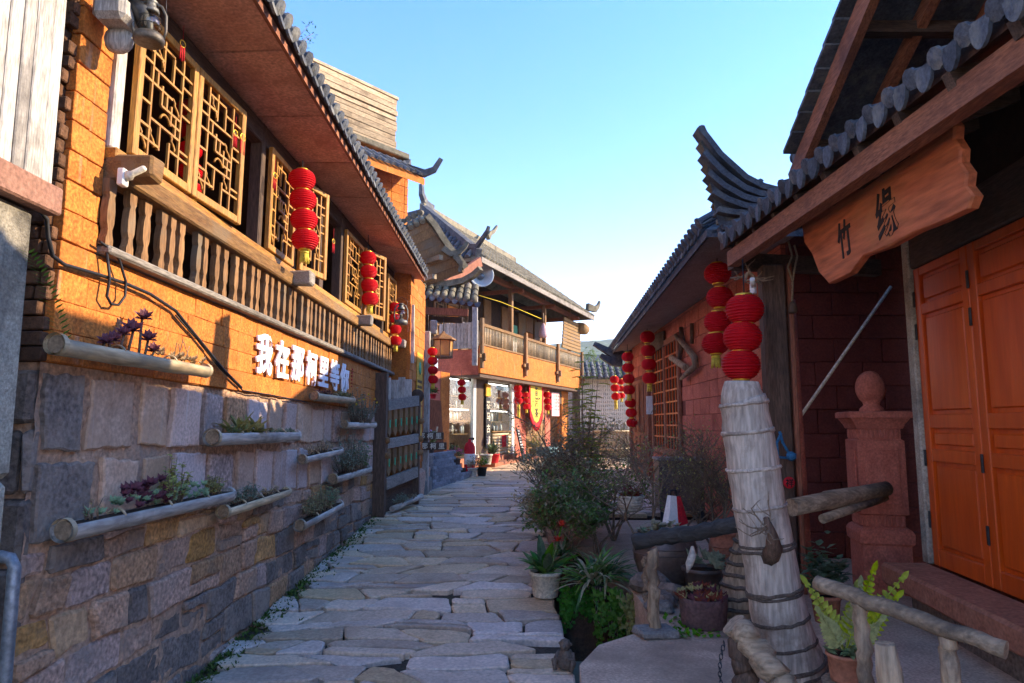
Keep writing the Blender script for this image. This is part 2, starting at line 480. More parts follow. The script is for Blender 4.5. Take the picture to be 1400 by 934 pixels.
mat('yellow_cloth', 'D8B820', 'EACB38', 8, .75, .2, 40, 0)
mat('banner_cloth', 'B8A040', 'CFB850', 10, .85, .2, 40, 0)
mat('red_cloth', 'B01420', 'CC2430', 8, .8, .3, 40, .05)
mat('cable', '16161A', '26262A', 10, .55, .05, 30, 0)
mat('rope', '8A7C66', 'AA9C84', 30, .95, .8, 60, .1)
mat('blue_rope', '24587C', '3A78A0', 30, .9, .6, 60, 0)
mat('terracotta', '8A5640', 'AA7056', 8, .85, .3, 30, .12)
mat('jar_dark', '4A3C36', '6E5C52', 5, .35, .15, 20, .1, spec=.5, c3='5E4A3C')
mat('pot_white', 'B8B2A4', 'D0CABC', 10, .7, .3, 30, .05)
mat('teal_stone', '5E7E84', '7A9AA0', 8, .8, .4, 30, .15)
mat('grey_brick', '70747C', '8E929A', 10, .9, .6, 40, .25)
mat('black_board', '18181A', '2A2A2C', 6, .6, .1, 20, 0)
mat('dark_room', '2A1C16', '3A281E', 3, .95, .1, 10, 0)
mat('shop_wall', 'C8A47C', 'DCC09C', 3, .9, .1, 10, 0)
mat('notice_yellow', 'C8922C', 'DAA83C', 4, .8, .1, 20, 0)
mat('pink_paper', 'D8A8A8', 'E4BCBC', 5, .85, .1, 20, 0)
mat('green_paint', '3E8E70', '56A888', 6, .6, .1, 20, 0)
mat('curtain_brown', '7A5E40', '96784F', 10, .85, .3, 40, 0)
mat('leaf_dark', '34562A', '547C3C', 6, .5, .1, 30, .25, sub=.25, hue=.02)
mat('leaf_mid', '4E7430', '789A48', 6, .55, .1, 30, .25, sub=.3, hue=.02)
mat('leaf_olive', '86804E', 'B0A874', 6, .65, .1, 30, .25, sub=.25, hue=.02)
mat('leaf_yellow', '8C9A2C', 'B4BC46', 5, .5, .1, 30, .15, sub=.35, hue=.015)
mat('leaf_grey', '6E7C64', '94A088', 6, .7, .1, 30, .2, sub=.2)
mat('leaf_pale', '6E8A68', '96AE88', 6, .6, .1, 30, .2, sub=.2)
mat('leaf_purple', '4E2A38', '7A4854', 7, .55, .1, 30, .2, sub=.15)
mat('leaf_rust', '6E2E22', '8E4834', 7, .6, .1, 30, .2, sub=.2)
mat('leaf_dry', 'A08660', 'C4AA80', 7, .8, .1, 30, .25, sub=.2)
mat('moss', '3E5420', '5E7430', 20, .95, .8, 60, .2)
mat('twig', '665646', '8C7A66', 14, .9, .5, 40, .25)
mat('flower_red', 'C03020', 'DC4A30', 6, .6, .1, 30, .1, sub=.25)
mat('flower_pink', 'C04878', 'E088A8', 6, .6, .1, 30, .25, sub=.25)
mat('flower_lilac', '9C84BC', 'D8CCE8', 6, .6, .1, 30, .25, sub=.25)
mat('flower_yellow', 'D8B020', 'EACC40', 6, .6, .1, 30, .1, sub=.25)
mat('rock_red', '4E3A3C', '6E5450', 9, .9, .9, 30, .2, c3='3E4030')
mat('hill_green', '33472C', '4C6038', .02, .95, .3, .1, 0)
mat('lamp_amber', 'C88840', 'E0A860', 4, .4, .05, 20, 0, sub=.3, grain=.1)
mat('product_brown', '3E2A1E', '6A4A34', 6, .35, .05, 20, .4, spec=.6)
mat('product_white', 'D0C8C0', 'F0ECE6', 6, .4, .05, 20, .15, spec=.6)
mat('stone_grey', '6A6866', '88847E', 9, .9, .7, 40, .1)
mat('red_terracotta', 'AC5C4A', 'C4725C', 7, .88, .5, 35, 0, c3='8A4638')
mat('monkey_stone', '5E5248', '7A6C60', 12, .9, .6, 40, 0)

def glass(name, tint=(.9, .95, .95, 1)):
    m = bpy.data.materials.new(name); m.use_nodes = True
    N = m.node_tree.nodes; Lk = m.node_tree.links; N.clear()
    out = N.new('ShaderNodeOutputMaterial'); mx = N.new('ShaderNodeMixShader')
    t = N.new('ShaderNodeBsdfTransparent'); t.inputs[0].default_value = tint
    g = N.new('ShaderNodeBsdfGlossy'); g.inputs[0].default_value = (.8, .8, .8, 1); g.inputs['Roughness'].default_value = .04
    mx.inputs[0].default_value = .10          # thin pane: a weak, even reflection
    Lk.new(t.outputs[0], mx.inputs[1]); Lk.new(g.outputs[0], mx.inputs[2])
    Lk.new(mx.outputs[0], out.inputs[0]); MT[name] = m
glass('glass')
glass('lamp_glass', (.85, .85, .82, 1))

def emit(name, c, k):
    m = bpy.data.materials.new(name); m.use_nodes = True; N = m.node_tree.nodes; N.clear()
    o = N.new('ShaderNodeOutputMaterial'); e = N.new('ShaderNodeEmission'); e.inputs[0].default_value = c; e.inputs[1].default_value = k
    m.node_tree.links.new(e.outputs[0], o.inputs[0]); MT[name] = m
emit('added_glow', (1, .93, .82, 1), 1.8)                # strips added to brighten the shop shelves; no lamp is seen there

# text as mesh
_txt = {}
def text_mesh(ch, size=1.0, ext=.02, bold=0.0):
    k = (ch, size, ext, bold)
    if k in _txt: return _txt[k]
    cu = bpy.data.curves.new('text', 'FONT'); cu.body = ch; cu.size = size; cu.extrude = ext; cu.offset = bold
    cu.align_x = 'CENTER'; cu.align_y = 'CENTER'; cu.resolution_u = 3
    o = bpy.data.objects.new('text', cu); COL.objects.link(o)
    dg = bpy.context.evaluated_depsgraph_get(); dg.update()
    me = bpy.data.meshes.new_from_object(o.evaluated_get(dg))
    bpy.data.objects.remove(o)
    # centre the glyph on its own box
    if len(me.vertices):
        xs = [v.co.x for v in me.vertices]; ys = [v.co.y for v in me.vertices]
        cx, cy = (min(xs) + max(xs)) / 2, (min(ys) + max(ys)) / 2
        for v in me.vertices: v.co.x -= cx; v.co.y -= cy
    me.materials.clear()
    _txt[k] = me
    return me
def put_text(name, ch, m, parent, M, size, ext=.004, bold=0.0, sx=1.0, sy=1.0):
    """M: 4x4 whose x axis is the reading direction, y up, z towards the reader"""
    me = text_mesh(ch, size, ext, bold).copy()
    me.transform(M @ Matrix.Diagonal((sx, sy, 1, 1)))
    return mk(name, me, m, parent)
def face_x(n, y, z):      # text frame on a wall whose outward normal is local +x, read along +y
    return Matrix(((0, 0, 1, n), (1, 0, 0, y), (0, 1, 0, z), (0, 0, 0, 1)))
def face_mx(n, y, z):     # outward normal local -x, read along -y
    return Matrix(((0, 0, -1, n), (-1, 0, 0, y), (0, 1, 0, z), (0, 0, 0, 1)))
def face_my(x, y, z):     # faces the camera (normal -y), read along +x
    return Matrix(((1, 0, 0, x), (0, 0, -1, y), (0, 1, 0, z), (0, 0, 0, 1)))
# ------------------------------------------------------------------ ground, street, terrace
def sheet(name, m, xs, ys, zf):
    vs = [(x, y, zf(x, y)) for y in ys for x in xs]; n = len(xs); fs = []
    for j in range(len(ys) - 1):
        for i in range(n - 1):
            a = j * n + i; fs.append((a, a + 1, a + n + 1, a + n))
    b = MB(); b.add(vs, fs); return structure(b.build(name, m))
gy = lambda y: gz(max(-5, min(y, 40)))
sheet('ground', 'far_ground', [-1300, -200, -30, -6, 0, 6, 30, 200, 1300], [-1300, -200, -40, -5, 0, 5, 10.6, 20, 40, 200, 700, 1300], lambda x, y: gy(y) - .28)

def left_edge(y): return -2.5 + .037 * y if y < 11.6 else -2.06
def right_edge(y):
    if y < 10.4: return .44 + .02 * math.sin(y * 1.7)
    return min(3.2, .44 + (y - 10.4) * 4)
ys = [2.0 + .35 * i for i in range(70)]
vs, fs = [], []
for y in ys: vs += [(left_edge(y) - .15, y, gz(y) - .05), (right_edge(y) * .5 - .8, y, gz(y) - .05), (right_edge(y) - .012, y, gz(y) - .05), (right_edge(y) - .012, y, gz(y) - .6)]
for i in range(len(ys) - 1):
    for k in range(3): fs.append((i * 4 + k, i * 4 + k + 1, i * 4 + 5 + k, i * 4 + 4 + k))
street = structure(MB().add(vs, fs).build('street', 'street_joint'))

cells = []
for c0 in masonry(-2.6, .6, 3.3, 10.5, (.20, .38), (.28, .85), .085, .17, .019, 2.0, .25, .05, 1.25) + masonry(-2.3, 3.3, 10.55, 25.5, (.26, .46), (.36, 1.0), .085, .17, .019, 5.0, .16, .05, 1.25):
    cx = sum(p[0] for p in c0) / len(c0); cy = sum(p[1] for p in c0) / len(c0)
    # keep stones inside the street's own outline
    c0 = clip(c0, -1, .037 if cy < 11.6 else 0, 2.5 if cy < 11.6 else 2.06)
    if c0: c0 = clip(c0, 1, 0, right_edge(cy) + U(-.03, .02))
    if len(c0) < 3: continue
    A = abs(sum(c0[i][0] * c0[(i + 1) % len(c0)][1] - c0[(i + 1) % len(c0)][0] * c0[i][1] for i in range(len(c0)))) / 2
    if A < .02: continue
    cells.append((cy, A, c0))
cells.sort(key=lambda c: c[0])
far = MB()
for i, (cy, A, c0) in enumerate(cells):
    near = i < 298
    poly = roughen(c0, .10 if near else .5, .013)
    cx = sum(p[0] for p in poly) / len(poly); cyy = sum(p[1] for p in poly) / len(poly)
    tx, ty, dz = U(-.012, .012), U(-.022, .010), U(-.012, .008)
    top = lambda a, b, h: (a - cx, b - cyy, gz(b) - gz(cyy) + h + (0 if h < -.01 else tx * (a - cx) * 2 + ty * (b - cyy) * 2))
    if near:
        b = MB().prism(poly, -.06, dz, top, inset=.018, rise=.008)
        b.build('flagstone', 'flagstone', street, (cx, cyy, gz(cyy)))
    else:
        far.prism(poly, -.06, dz, lambda a, b, h: (a, b, gz(b) + h), inset=.022, rise=.010)
tag(far.build('far_paving', 'flagstone', street), 'small far flagstones beyond the numbered stones'.replace(' beyond the numbered stones', ' of the street'), kind='stuff')

# terrace in front of the right-hand house, with an open drain beside the street
TZ = .78
tp = [(.30, 1.0), (.36, 3.6), (.40, 4.25), (.56, 4.62), (.97, 4.98), (1.04, 5.6), (1.02, 7.4), (1.02, 8.2), (.47, 8.25), (.47, 10.4), (1.0, 10.42), (3.6, 10.42), (3.6, 1.0)]
tb = MB()
tb.prism(tp, -.2, TZ, lambda a, b, h: (a, b, h), inset=.004, rise=.015)
structure(tb.build('terrace', 'concrete'))
sheet('drain_bed', 'soil', [.4, .6, .8, 1.06], [4.2, 5, 6, 7, 8.3], lambda x, y: .14 + .02 * math.sin(9 * x + 5 * y))

# moss and weeds in the gutter at the foot of the stone wall: nobody could count them
ms = MB()
for _ in range(900):
    y = 4.6 + 6.0 * R.random() ** 1.6; x = left_edge(y) + abs(R.gauss(0, .09)) + .01
    if R.random() < .35 and noise.noise((y * 1.1, 3, 0)) < .0: continue
    z = gz(y) - .015
    for k in range(3):
        a = U(0, 6.28)
        ms.leaf((x, y, z), (math.cos(a) * .7, math.sin(a) * .7, U(.4, 1)), (0, 0, 1), U(.02, .06), U(.012, .03), n=1)
tag(ms.build('gutter_weeds', 'moss'), 'thin green moss and weeds along the foot of the stone wall', 'weeds', kind='stuff')

# ------------------------------------------------------------------ left: stone base wall
SW = LF.root('stone_wall')
tag(SW, 'weathered retaining wall of mortared purple grey blocks over dark rubble', 'wall')
Y0, Y1, ZT = 3.42, 11.62, 2.47
def base_z(y):                                # street level in the facade's own coordinates
    return gz(y) - .108 + .018 * y
# rough mortar face
ny, nz_ = 150, 36
vs, fs = [], []
for j in range(nz_ + 1):
    for i in range(ny + 1):
        yy = Y0 + (Y1 - Y0) * i / ny; z0 = base_z(yy) - .15; zz = z0 + (ZT - z0) * j / nz_
        x = -.03 + .022 * noise.noise((yy * 5, zz * 6, 1)) + .012 * noise.noise((yy * 17, zz * 17, 4))
        vs.append((x, yy, zz))
for j in range(nz_):
    for i in range(ny):
        a = j * (ny + 1) + i; fs.append((a, a + 1, a + ny + 2, a + ny + 1))
b = MB().add(vs, fs, True)
b.box(-.9, -.06, Y0 + .02, Y1, -.2, ZT)
b.build('mortar_face', 'mortar', SW)
def stone(poly, hi, m, parent=SW, rise=.008, inset=.012, amp=.009, step=.045):
    poly = roughen(poly, step, amp)
    cy = sum(p[0] for p in poly) / len(poly); cz = sum(p[1] for p in poly) / len(poly)
    MB().prism(poly, -.07, hi, lambda a, c, h: (h, a - cy, c - cz), inset=inset, rise=rise).build('stone_block', m, parent, (0, cy, cz))
# two squared courses
for zc0, zc1 in ((2.03, 2.42), (1.56, 1.96)):
    y = Y0 + U(.0, .05)
    while y < Y1 - .1:
        w = U(.26, .42); g = U(.05, .10)
        j = lambda: U(-.02, .02)
        q = [(y + j(), zc0 + j()), (y + w + j(), zc0 + j()), (y + w + j(), zc1 + j()), (y + j(), zc1 + j())]
        k = R.random()
        stone(q, U(-.014, .004), 'dark_stone' if y < 3.5 else ('slate_stone' if k < .9 else 'tan_stone'))
        y += w + g
# rubble below
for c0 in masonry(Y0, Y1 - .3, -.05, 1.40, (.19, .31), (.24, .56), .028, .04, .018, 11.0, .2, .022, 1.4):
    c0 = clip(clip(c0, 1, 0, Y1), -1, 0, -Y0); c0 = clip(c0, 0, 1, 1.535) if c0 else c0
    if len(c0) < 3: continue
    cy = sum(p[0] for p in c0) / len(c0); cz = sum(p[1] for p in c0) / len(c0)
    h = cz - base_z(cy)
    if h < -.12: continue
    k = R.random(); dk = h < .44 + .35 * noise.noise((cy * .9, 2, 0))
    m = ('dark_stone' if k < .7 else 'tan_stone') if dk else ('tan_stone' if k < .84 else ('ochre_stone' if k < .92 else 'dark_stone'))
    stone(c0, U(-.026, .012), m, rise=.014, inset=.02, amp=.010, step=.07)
# return of the wall that faces the camera
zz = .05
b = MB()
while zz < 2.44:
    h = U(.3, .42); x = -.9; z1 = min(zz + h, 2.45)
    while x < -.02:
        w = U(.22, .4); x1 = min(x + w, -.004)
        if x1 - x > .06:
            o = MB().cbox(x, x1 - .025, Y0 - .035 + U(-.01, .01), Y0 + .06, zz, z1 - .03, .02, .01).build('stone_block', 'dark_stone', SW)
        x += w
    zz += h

# ------------------------------------------------------------------ left: the orange tea house above it
LB = LF.root('tea_house')
tag(LB, 'orange earth block house with carved lattice windows above the stone wall', 'house')
core = MB()
core.box(-.9, -.012, 3.47, 11.6, 2.47, 3.12)          # band under the balustrade
core.box(-.9, -.012, 3.47, 3.73, 3.12, 6.4)           # corner pier
core.build('wall_core', 'orange_joint', LB)
bm_cache = {}
def brick(parent, m, x0, x1, y0, y1, z0, z1, name='brick', b=.0035):
    """brick centred on its own origin; alike sizes share one mesh"""
    k = (round(x1 - x0, 2), round(y1 - y0, 2), round(z1 - z0, 2), m, R.randrange(3))
    if k not in bm_cache:
        hx, hy, hz = k[0] / 2, k[1] / 2, k[2] / 2
        me = MB().cbox(-hx, hx, -hy, hy, -hz, hz, b, .003).mesh(name); me.materials.append(MT[m]); bm_cache[k] = me
    return mk(name, bm_cache[k], None, parent, ((x0 + x1) / 2, (y0 + y1) / 2, (z0 + z1) / 2))
def courses(parent, m, y0, y1, z0, z1, ch=.163, bw=(.26, .42), x=0.0, th=.06, gap=.004, skip=None):
    z = z0; r = 0
    while z < z1 - .02:
        zt = min(z + ch, z1); y = y0; first = True
        while y < y1 - .01:
            w = R.choice([.2, .26, .32, .36, .42]) if not first else R.choice([.14, .24, .34]); first = False
            ye = min(y + w, y1)
            if y1 - ye < .08: ye = y1
            xx = x + U(-.004, .006)
            if not (skip and skip((y + ye) / 2, (z + zt) / 2)):
                brick(parent, m, xx - th, xx, y, ye - gap, z, zt - gap)
            y = ye
        z = zt; r += 1
courses(LB, 'orange_earth', 3.45, 11.60, 2.475, 3.12)
courses(LB, 'orange_earth', 3.45, 3.735, 3.125, 6.3, ch=.167)
z = 2.475
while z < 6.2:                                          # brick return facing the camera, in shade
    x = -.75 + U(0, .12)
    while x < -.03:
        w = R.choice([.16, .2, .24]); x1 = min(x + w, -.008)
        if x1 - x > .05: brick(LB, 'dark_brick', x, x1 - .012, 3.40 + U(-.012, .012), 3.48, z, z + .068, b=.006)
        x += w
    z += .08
# ledge, beams, blocks
MB().cbox(-.10, .075, 3.74, 11.55, 3.125, 3.175, .012).build('ledge', 'grey_wood_y', LB)
for (a, c) in ((3.745, 6.64), (6.644, 9.12), (9.124, 11.5)):
    MB().cbox(-.05, .10, a, c, 3.565, 3.69, .012, .004).build('rail_beam', 'brown_wood_y', LB)
    MB().cbox(-.05, .06, a, c, 3.694, 3.765, .008).build('window_sill', 'gold_wood_y', LB)
for (s, m) in ((3.82, 'brown_wood_y'), (6.62, 'grey_wood_y'), (9.10, 'grey_wood_y'), (11.44, 'grey_wood_y')):
    MB().cbox(-.02, .27, s - .07, s + .07, 3.585, 3.72, .015, .006).build('beam_end', m, LB)
# balusters: flat carved boards
prof = [(0, .034), (.10, .034), (.16, .024), (.24, .020), (.34, .034), (.52, .036), (.66, .030), (.74, .022), (.80, .033), (1, .036)]
zb0, zb1 = 3.178, 3.566
outl = [(-w, zb0 + (zb1 - zb0) * t) for t, w in prof] + [(w, zb0 + (zb1 - zb0) * t) for t, w in reversed(prof)]
bal = MB().prism(outl, -.022, .022, lambda a, c, h: (h, -a, c)).mesh('baluster')
bal.materials.append(MT['brown_wood_z'])
s = 3.80
while s < 11.42:
    o = mk('baluster', bal, None, LB, (.028, s + U(-.008, .008), 0), (U(-.012, .012), 0, U(-.06, .06)))
    s += .158
# posts of the window zone
for s, w in ((3.795, .09), (5.90, .08), (6.76, .08), (7.66, .12), (8.44, .09), (9.96, .09), (10.82, .09), (11.52, .08)):
    MB().cbox(-.10, .02, s - w / 2, s + w / 2, 3.766, 4.93, .01).build('window_post', 'grey_wood_z' if s < 3.9 else 'dark_wood_z', LB)
MB().cbox(-.10, .015, 3.74, 11.56, 4.74, 4.93, .01).build('lintel', 'dark_wood_y', LB)
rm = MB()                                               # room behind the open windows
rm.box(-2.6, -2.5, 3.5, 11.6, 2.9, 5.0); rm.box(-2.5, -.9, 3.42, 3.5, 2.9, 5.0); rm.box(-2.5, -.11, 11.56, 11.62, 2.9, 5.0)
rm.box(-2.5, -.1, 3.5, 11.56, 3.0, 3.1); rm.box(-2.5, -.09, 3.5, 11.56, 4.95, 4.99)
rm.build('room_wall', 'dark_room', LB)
# lattice windows
LAT = [('v', .2, 0, 1), ('v', .8, 0, 1), ('v', .4, .1, .3), ('v', .4, .46, .62), ('v', .4, .74, 1), ('v', .6, 0, .22), ('v', .6, .36, .52), ('v', .6, .7, .92),
       ('h', .12, 0, .4), ('h', .16, .6, 1), ('h', .30, .2, .8), ('h', .40, .0, .2), ('h', .46, .4, .8), ('h', .58, 0, .6), ('h', .62, .8, 1), ('h', .70, .2, .8), ('h', .82, 0, .4), ('h', .86, .6, 1), ('h', .93, .2, .6), ('v', .5, .46, .58), ('h', .22, .0, .2), ('h', .22, .8, 1), ('h', .52, .8, 1), ('v', .3, .58, .7), ('v', .7, .3, .46), ('h', .76, .8, 1), ('h', .72, 0, .2), ('h', .38, .6, .8)]
def lattice(mb, y0, y1, z0, z1, x, t=.016):
    W, H = y1 - y0, z1 - z0
    for k, a, p, q in LAT:
        if k == 'v': mb.box(x - t / 2, x + t / 2, y0 + a * W - t / 2, y0 + a * W + t / 2, z0 + p * H, z0 + q * H)
        else: mb.box(x - t / 2 + .001, x + t / 2 + .001, y0 + p * W, y0 + q * W, z0 + a * H - t / 2, z0 + a * H + t / 2)
    def curve(pp): mb.tube([(x, y0 + a * W, z0 + c * H) for a, c in pp], t * .55, 5)
    curve([(.4 + .2 * i / 6, .36 + .055 * math.sin(math.pi * i / 6) ** .6) for i in range(7)])
    for (a0, c0, a1, c1) in ((.2, .24, .34, .10), (.62, .60, .78, .48), (.24, .94, .4, .76), (.04, .18, .18, .04), (.62, .30, .74, .18)):
        curve([(a0 + (a1 - a0) * i / 5 + .02 * math.sin(i * 2.2), c0 + (c1 - c0) * i / 5) for i in range(6)])
def window(parent, y0, y1, z0, z1, n=.055, open_=0.0, fm='gold_wood_z', lm='gold_wood_z', fw=.055):
    """hinged lattice casement, hinge on its near side"""
    W = y1 - y0
    f = MB()
    f.cbox(-.02, .025, 0, fw, 0, z1 - z0, .006); f.cbox(-.02, .025, W - fw, W, 0, z1 - z0, .006)
    f.cbox(-.018, .023, fw, W - fw, 0, fw * 1.1, .006); f.cbox(-.018, .023, fw, W - fw, z1 - z0 - fw, z1 - z0, .006)
    w = f.build('window', fm, parent, (n, y0, z0)); w.rotation_euler = (0, 0, -open_)
    l = MB(); lattice(l, fw, W - fw, fw * 1.1, z1 - z0 - fw, 0); l.build('lattice', lm, w)
    return w
WZ0, WZ1 = 3.772, 4.735
for (a, c, n, op, fm) in ((3.86, 4.56, .06, 0, 0), (4.575, 5.27, .06, .06, 0), (5.94, 6.62, .06, -.02, 0), (6.74, 7.24, .07, .25, 1), (8.46, 9.30, .05, 0, 0), (9.34, 9.92, .07, .3, 1), (10.86, 11.44, .06, 0.02, 0)):
    window(LB, a, c, WZ0, WZ1, n, op, 'gold_wood_z')
# eaves: flat plastered panels, fascia, tile ends
def eave_n(s): return .63 - .021 * (s - 3.9)
def eave_z(s): return 4.965 - .0125 * (s - 3.9)
E0, E1 = 2.7, 11.95
npan = 9
for i in range(npan):
    a = E0 + (E1 - E0) * i / npan; c = E0 + (E1 - E0) * (i + 1) / npan - .025
    vs = [(-.08, a, 4.945), (-.08, c, 4.945), (eave_n(c), c, eave_z(c)), (eave_n(a), a, eave_z(a))]
    vs += [(x, y, z + .03) for x, y, z in vs]
    MB().add(vs, [(0, 1, 2, 3), (7, 6, 5, 4), (0, 4, 5, 1), (1, 5, 6, 2), (2, 6, 7, 3), (3, 7, 4, 0)]).build('soffit_panel', 'soffit', LB)
vs = []
for s in (E0, E1):
    n, z = eave_n(s), eave_z(s)
    vs += [(n + .002, s, z - .012), (n + .03, s, z - .012), (n + .03, s, z + .05), (n + .002, s, z + .05)]
MB().add(vs, [(0, 1, 2, 3), (7, 6, 5, 4), (0, 4, 5, 1), (1, 5, 6, 2), (2, 6, 7, 3), (3, 7, 4, 0)]).build('fascia_board', 'red_wood_y', LB)
RSL = math.radians(30)
vs = []
for s in (E0, E1):
    n, z = eave_n(s), eave_z(s)
    vs += [(n + .05, s, z + .055), (-2.6, s, z + .055 + (n + 2.65) * math.tan(RSL)), (-2.6, s, z + .10 + (n + 2.65) * math.tan(RSL)), (n + .05, s, z + .10)]
    vs += [(-2.6, s, 5.0)]
MB().add(vs, [(0, 1, 2, 3), (8, 7, 6, 5), (0, 5, 6, 1), (1, 6, 7, 2), (2, 7, 8, 3), (3, 8, 5, 0), (1, 4, 9, 6)]).build('roof', 'roof_under', LB)
def tile_col(length, r=.065, n=None, sag=0.0, step=.19, seg=6, lip=True):
    """one column of barrel tiles lying along -x and rising; eave end at the origin, with a round end disc"""
    b = MB(); n = n or max(1, int(length / step))
    for i in range(n):
        x0, x1 = -i * step, -(i + 1) * step - .03
        ring = []
        for x, rr in ((x0, r), (x1, r * .86)):
            ring += [(x, math.cos(math.pi * k / seg) * rr, math.sin(math.pi * k / seg) * rr + (.012 if x == x0 else 0)) for k in range(seg + 1)]
        fs = [(k, k + 1, k + seg + 2, k + seg + 1) for k in range(seg)] + [tuple(range(seg + 1))[::-1]]
        b.add(ring, fs, False)
    return b
def drip_tile(r=.07):
    """upturned drip tile: a tongue hanging from the eave"""
    seg = 8
    p = [(-r, .03)] + [(-r + 2 * r * k / seg, -.075 * math.sin(math.pi * k / seg) ** .7) for k in range(1, seg)] + [(r, .03)]
    return MB().prism(p, -.012, .012, lambda a, c, h: (h + c * -.35, a, c))
cap = tile_col(.8, .062, 4)
cap.lathe([(.001, 0), (.066, .001), (.066, .022), (.001, .03)], (0, 0, .02), 10, Matrix.Rotation(math.pi / 2, 4, 'Y'), smooth=False)
cap_me = cap.mesh('cap_tile'); cap_me.materials.append(MT['roof_tile'])
drip_me = drip_tile().mesh('drip_tile'); drip_me.materials.append(MT['roof_tile'])
def eave_tiles(parent, s0, s1, nf, zf, step=.2, slope=RSL, rz=0.0, scale=1.0, flip=1):
    s = s0; k = 0
    while s < s1:
        for me, nm, ds, dz in ((cap_me, 'cap_tile', 0, .05), (drip_me, 'drip_tile', step / 2, .035)):
            q = s + ds
            o = mk(nm, me, None, parent, (nf(q) + flip * .07, q, zf(q) + .045 + dz + U(-.006, .006)), (U(-.08, .08), slope * (1 if nm == 'cap_tile' else .2), U(-.05, .05) + (0 if flip > 0 else math.pi)))
            o.scale = (scale,) * 3
        s += step
eave_tiles(LB, E0 + .1, E1 - .05, eave_n, eave_z, .16, scale=.9)
# ------------------------------------------------------------------ the tea shop with the balcony
def curl(mb, pts, w0, w1, h0, h1, up=(0, 0, 1)):
    """an upswept ridge horn: a strip of stacked tiles that narrows to its tip"""
    pts = [Vector(p) for p in pts]; n = len(pts)
    vs = []; fs = []
    for i, p in enumerate(pts):
        t = (pts[min(i + 1, n - 1)] - pts[max(i - 1, 0)]).normalized()
        side = t.cross(Vector(up)); side = side.normalized() if side.length > .05 else Vector((1, 0, 0))
        nn = side.cross(t).normalized(); k = i / (n - 1)
        w = w0 + (w1 - w0) * k; h = h0 + (h1 - h0) * k
        vs += [p - side * w / 2 - nn * h / 2, p + side * w / 2 - nn * h / 2, p + side * w / 2 + nn * h / 2, p - side * w / 2 + nn * h / 2]
    for i in range(n - 1):
        o = i * 4
        for k in range(4): fs.append((o + k, o + (k + 1) % 4, o + 4 + (k + 1) % 4, o + 4 + k))
    fs += [(3, 2, 1, 0), tuple(range((n - 1) * 4, n * 4))]
    mb.add(vs, fs)
    return mb
SB = SF.root('tea_shop')
tag(SB, 'two storey tea shop with orange balcony band, railing and tiled roof', 'shop')
# balcony slab and band
MB().box(-1.25, -.03, .02, 9.2, 3.52, 4.18).build('balcony_core', 'roof_under', SB)
MB().cbox(-.032, .03, -.03, 9.22, 3.54, 4.28, .012).build('balcony_band', 'orange_earth', SB)
MB().cbox(-1.25, -.034, -.03, .018, 3.50, 4.18, .012).build('balcony_end', 'red_terracotta', SB)
MB().box(-1.35, .0, .0, 9.2, 3.44, 3.517).build('balcony_soffit', 'dark_wood_y', SB)
MB().cbox(-.03, .05, .0, 9.25, 4.80, 4.89, .01).build('handrail', 'brown_wood_y', SB)
MB().cbox(-.02, .045, .0, 9.25, 4.285, 4.34, .01).build('bottom_rail', 'brown_wood_y', SB)
bb = MB().tube([(0, 0, 4.34), (0, 0, 4.80)], .017, 5).mesh('baluster'); bb.materials.append(MT['bamboo_y'])
s = .3
while s < 9.2:
    mk('baluster', bb, None, SB, (.012, s, 0), (0, 0, U(0, 3))); s += .105
for s in (-.06, 3.16, 6.28, 9.22):
    b = MB().cbox(.052, .13, s - .065, s + .065, 3.66, 5.0, .01); b.cbox(.06, .12, s - .2, s + .2, 3.93, 4.03, .01); b.cbox(.132, .2, s - .04, s + .04, 3.85, 4.06, .01)
    b.build('rail_bracket', 'brown_wood_z', SB)
# wooden plank end of the balcony, seen square on
for i in range(11):
    x = -1.2 + i * .108
    MB().cbox(x, x + .098, -.06 - U(0, .012), -.028, 4.2, 4.92 + U(-.03, .03), .006).build('plank', 'grey_wood_z', SB)
# upper wall
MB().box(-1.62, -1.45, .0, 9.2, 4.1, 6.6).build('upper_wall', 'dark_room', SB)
x0 = -1.45
panels = [(.05, .75, 'l'), (.85, 1.5, 'o'), (1.6, 2.15, 'l'), (2.15, 3.2, 'd'), (3.3, 3.85, 'w'), (4.0, 4.7, 'd'), (4.75, 5.3, 'w'), (5.5, 6.2, 'g'), (6.3, 7.0, 'w'), (7.05, 7.8, 'o'), (7.9, 9.1, 'w')]
for a, c, k in panels:
    if k == 'l':
        w = MB(); w.cbox(x0 + .004, x0 + .05, a, a + .06, 4.25, 6.1, .006); w.cbox(x0 + .004, x0 + .05, c - .06, c, 4.25, 6.1, .006); w.cbox(x0 + .004, x0 + .048, a + .06, c - .06, 5.98, 6.1, .006); w.cbox(x0 + .004, x0 + .048, a + .06, c - .06, 4.25, 4.5, .006)
        o = w.build('lattice_door', 'brown_wood_z', SB)
        l = MB(); lattice(l, a + .06, c - .06, 4.5, 5.98, x0 + .03, .03); l.build('lattice', 'brown_wood_z', o)
    elif k == 'o': MB().cbox(x0 + .004, x0 + .04, a, c, 4.25, 5.6, .01).build('wall_panel', 'orange_earth', SB); MB().cbox(x0 + .004, x0 + .05, a, c, 5.61, 6.2, .01).build('wall_panel', 'brown_wood_z', SB)
    elif k == 'w': MB().cbox(x0 + .004, x0 + .06, a, c, 4.25, 6.2, .01).build('wall_panel', 'brown_wood_z', SB)
    elif k == 'g': MB().cbox(x0 + .004, x0 + .04, a, c, 4.3, 5.1, .01).build('wall_panel', 'white_paint', SB); MB().cbox(x0 + .004, x0 + .04, a, c, 5.11, 5.7, .01).build('wall_panel', 'green_paint', SB)
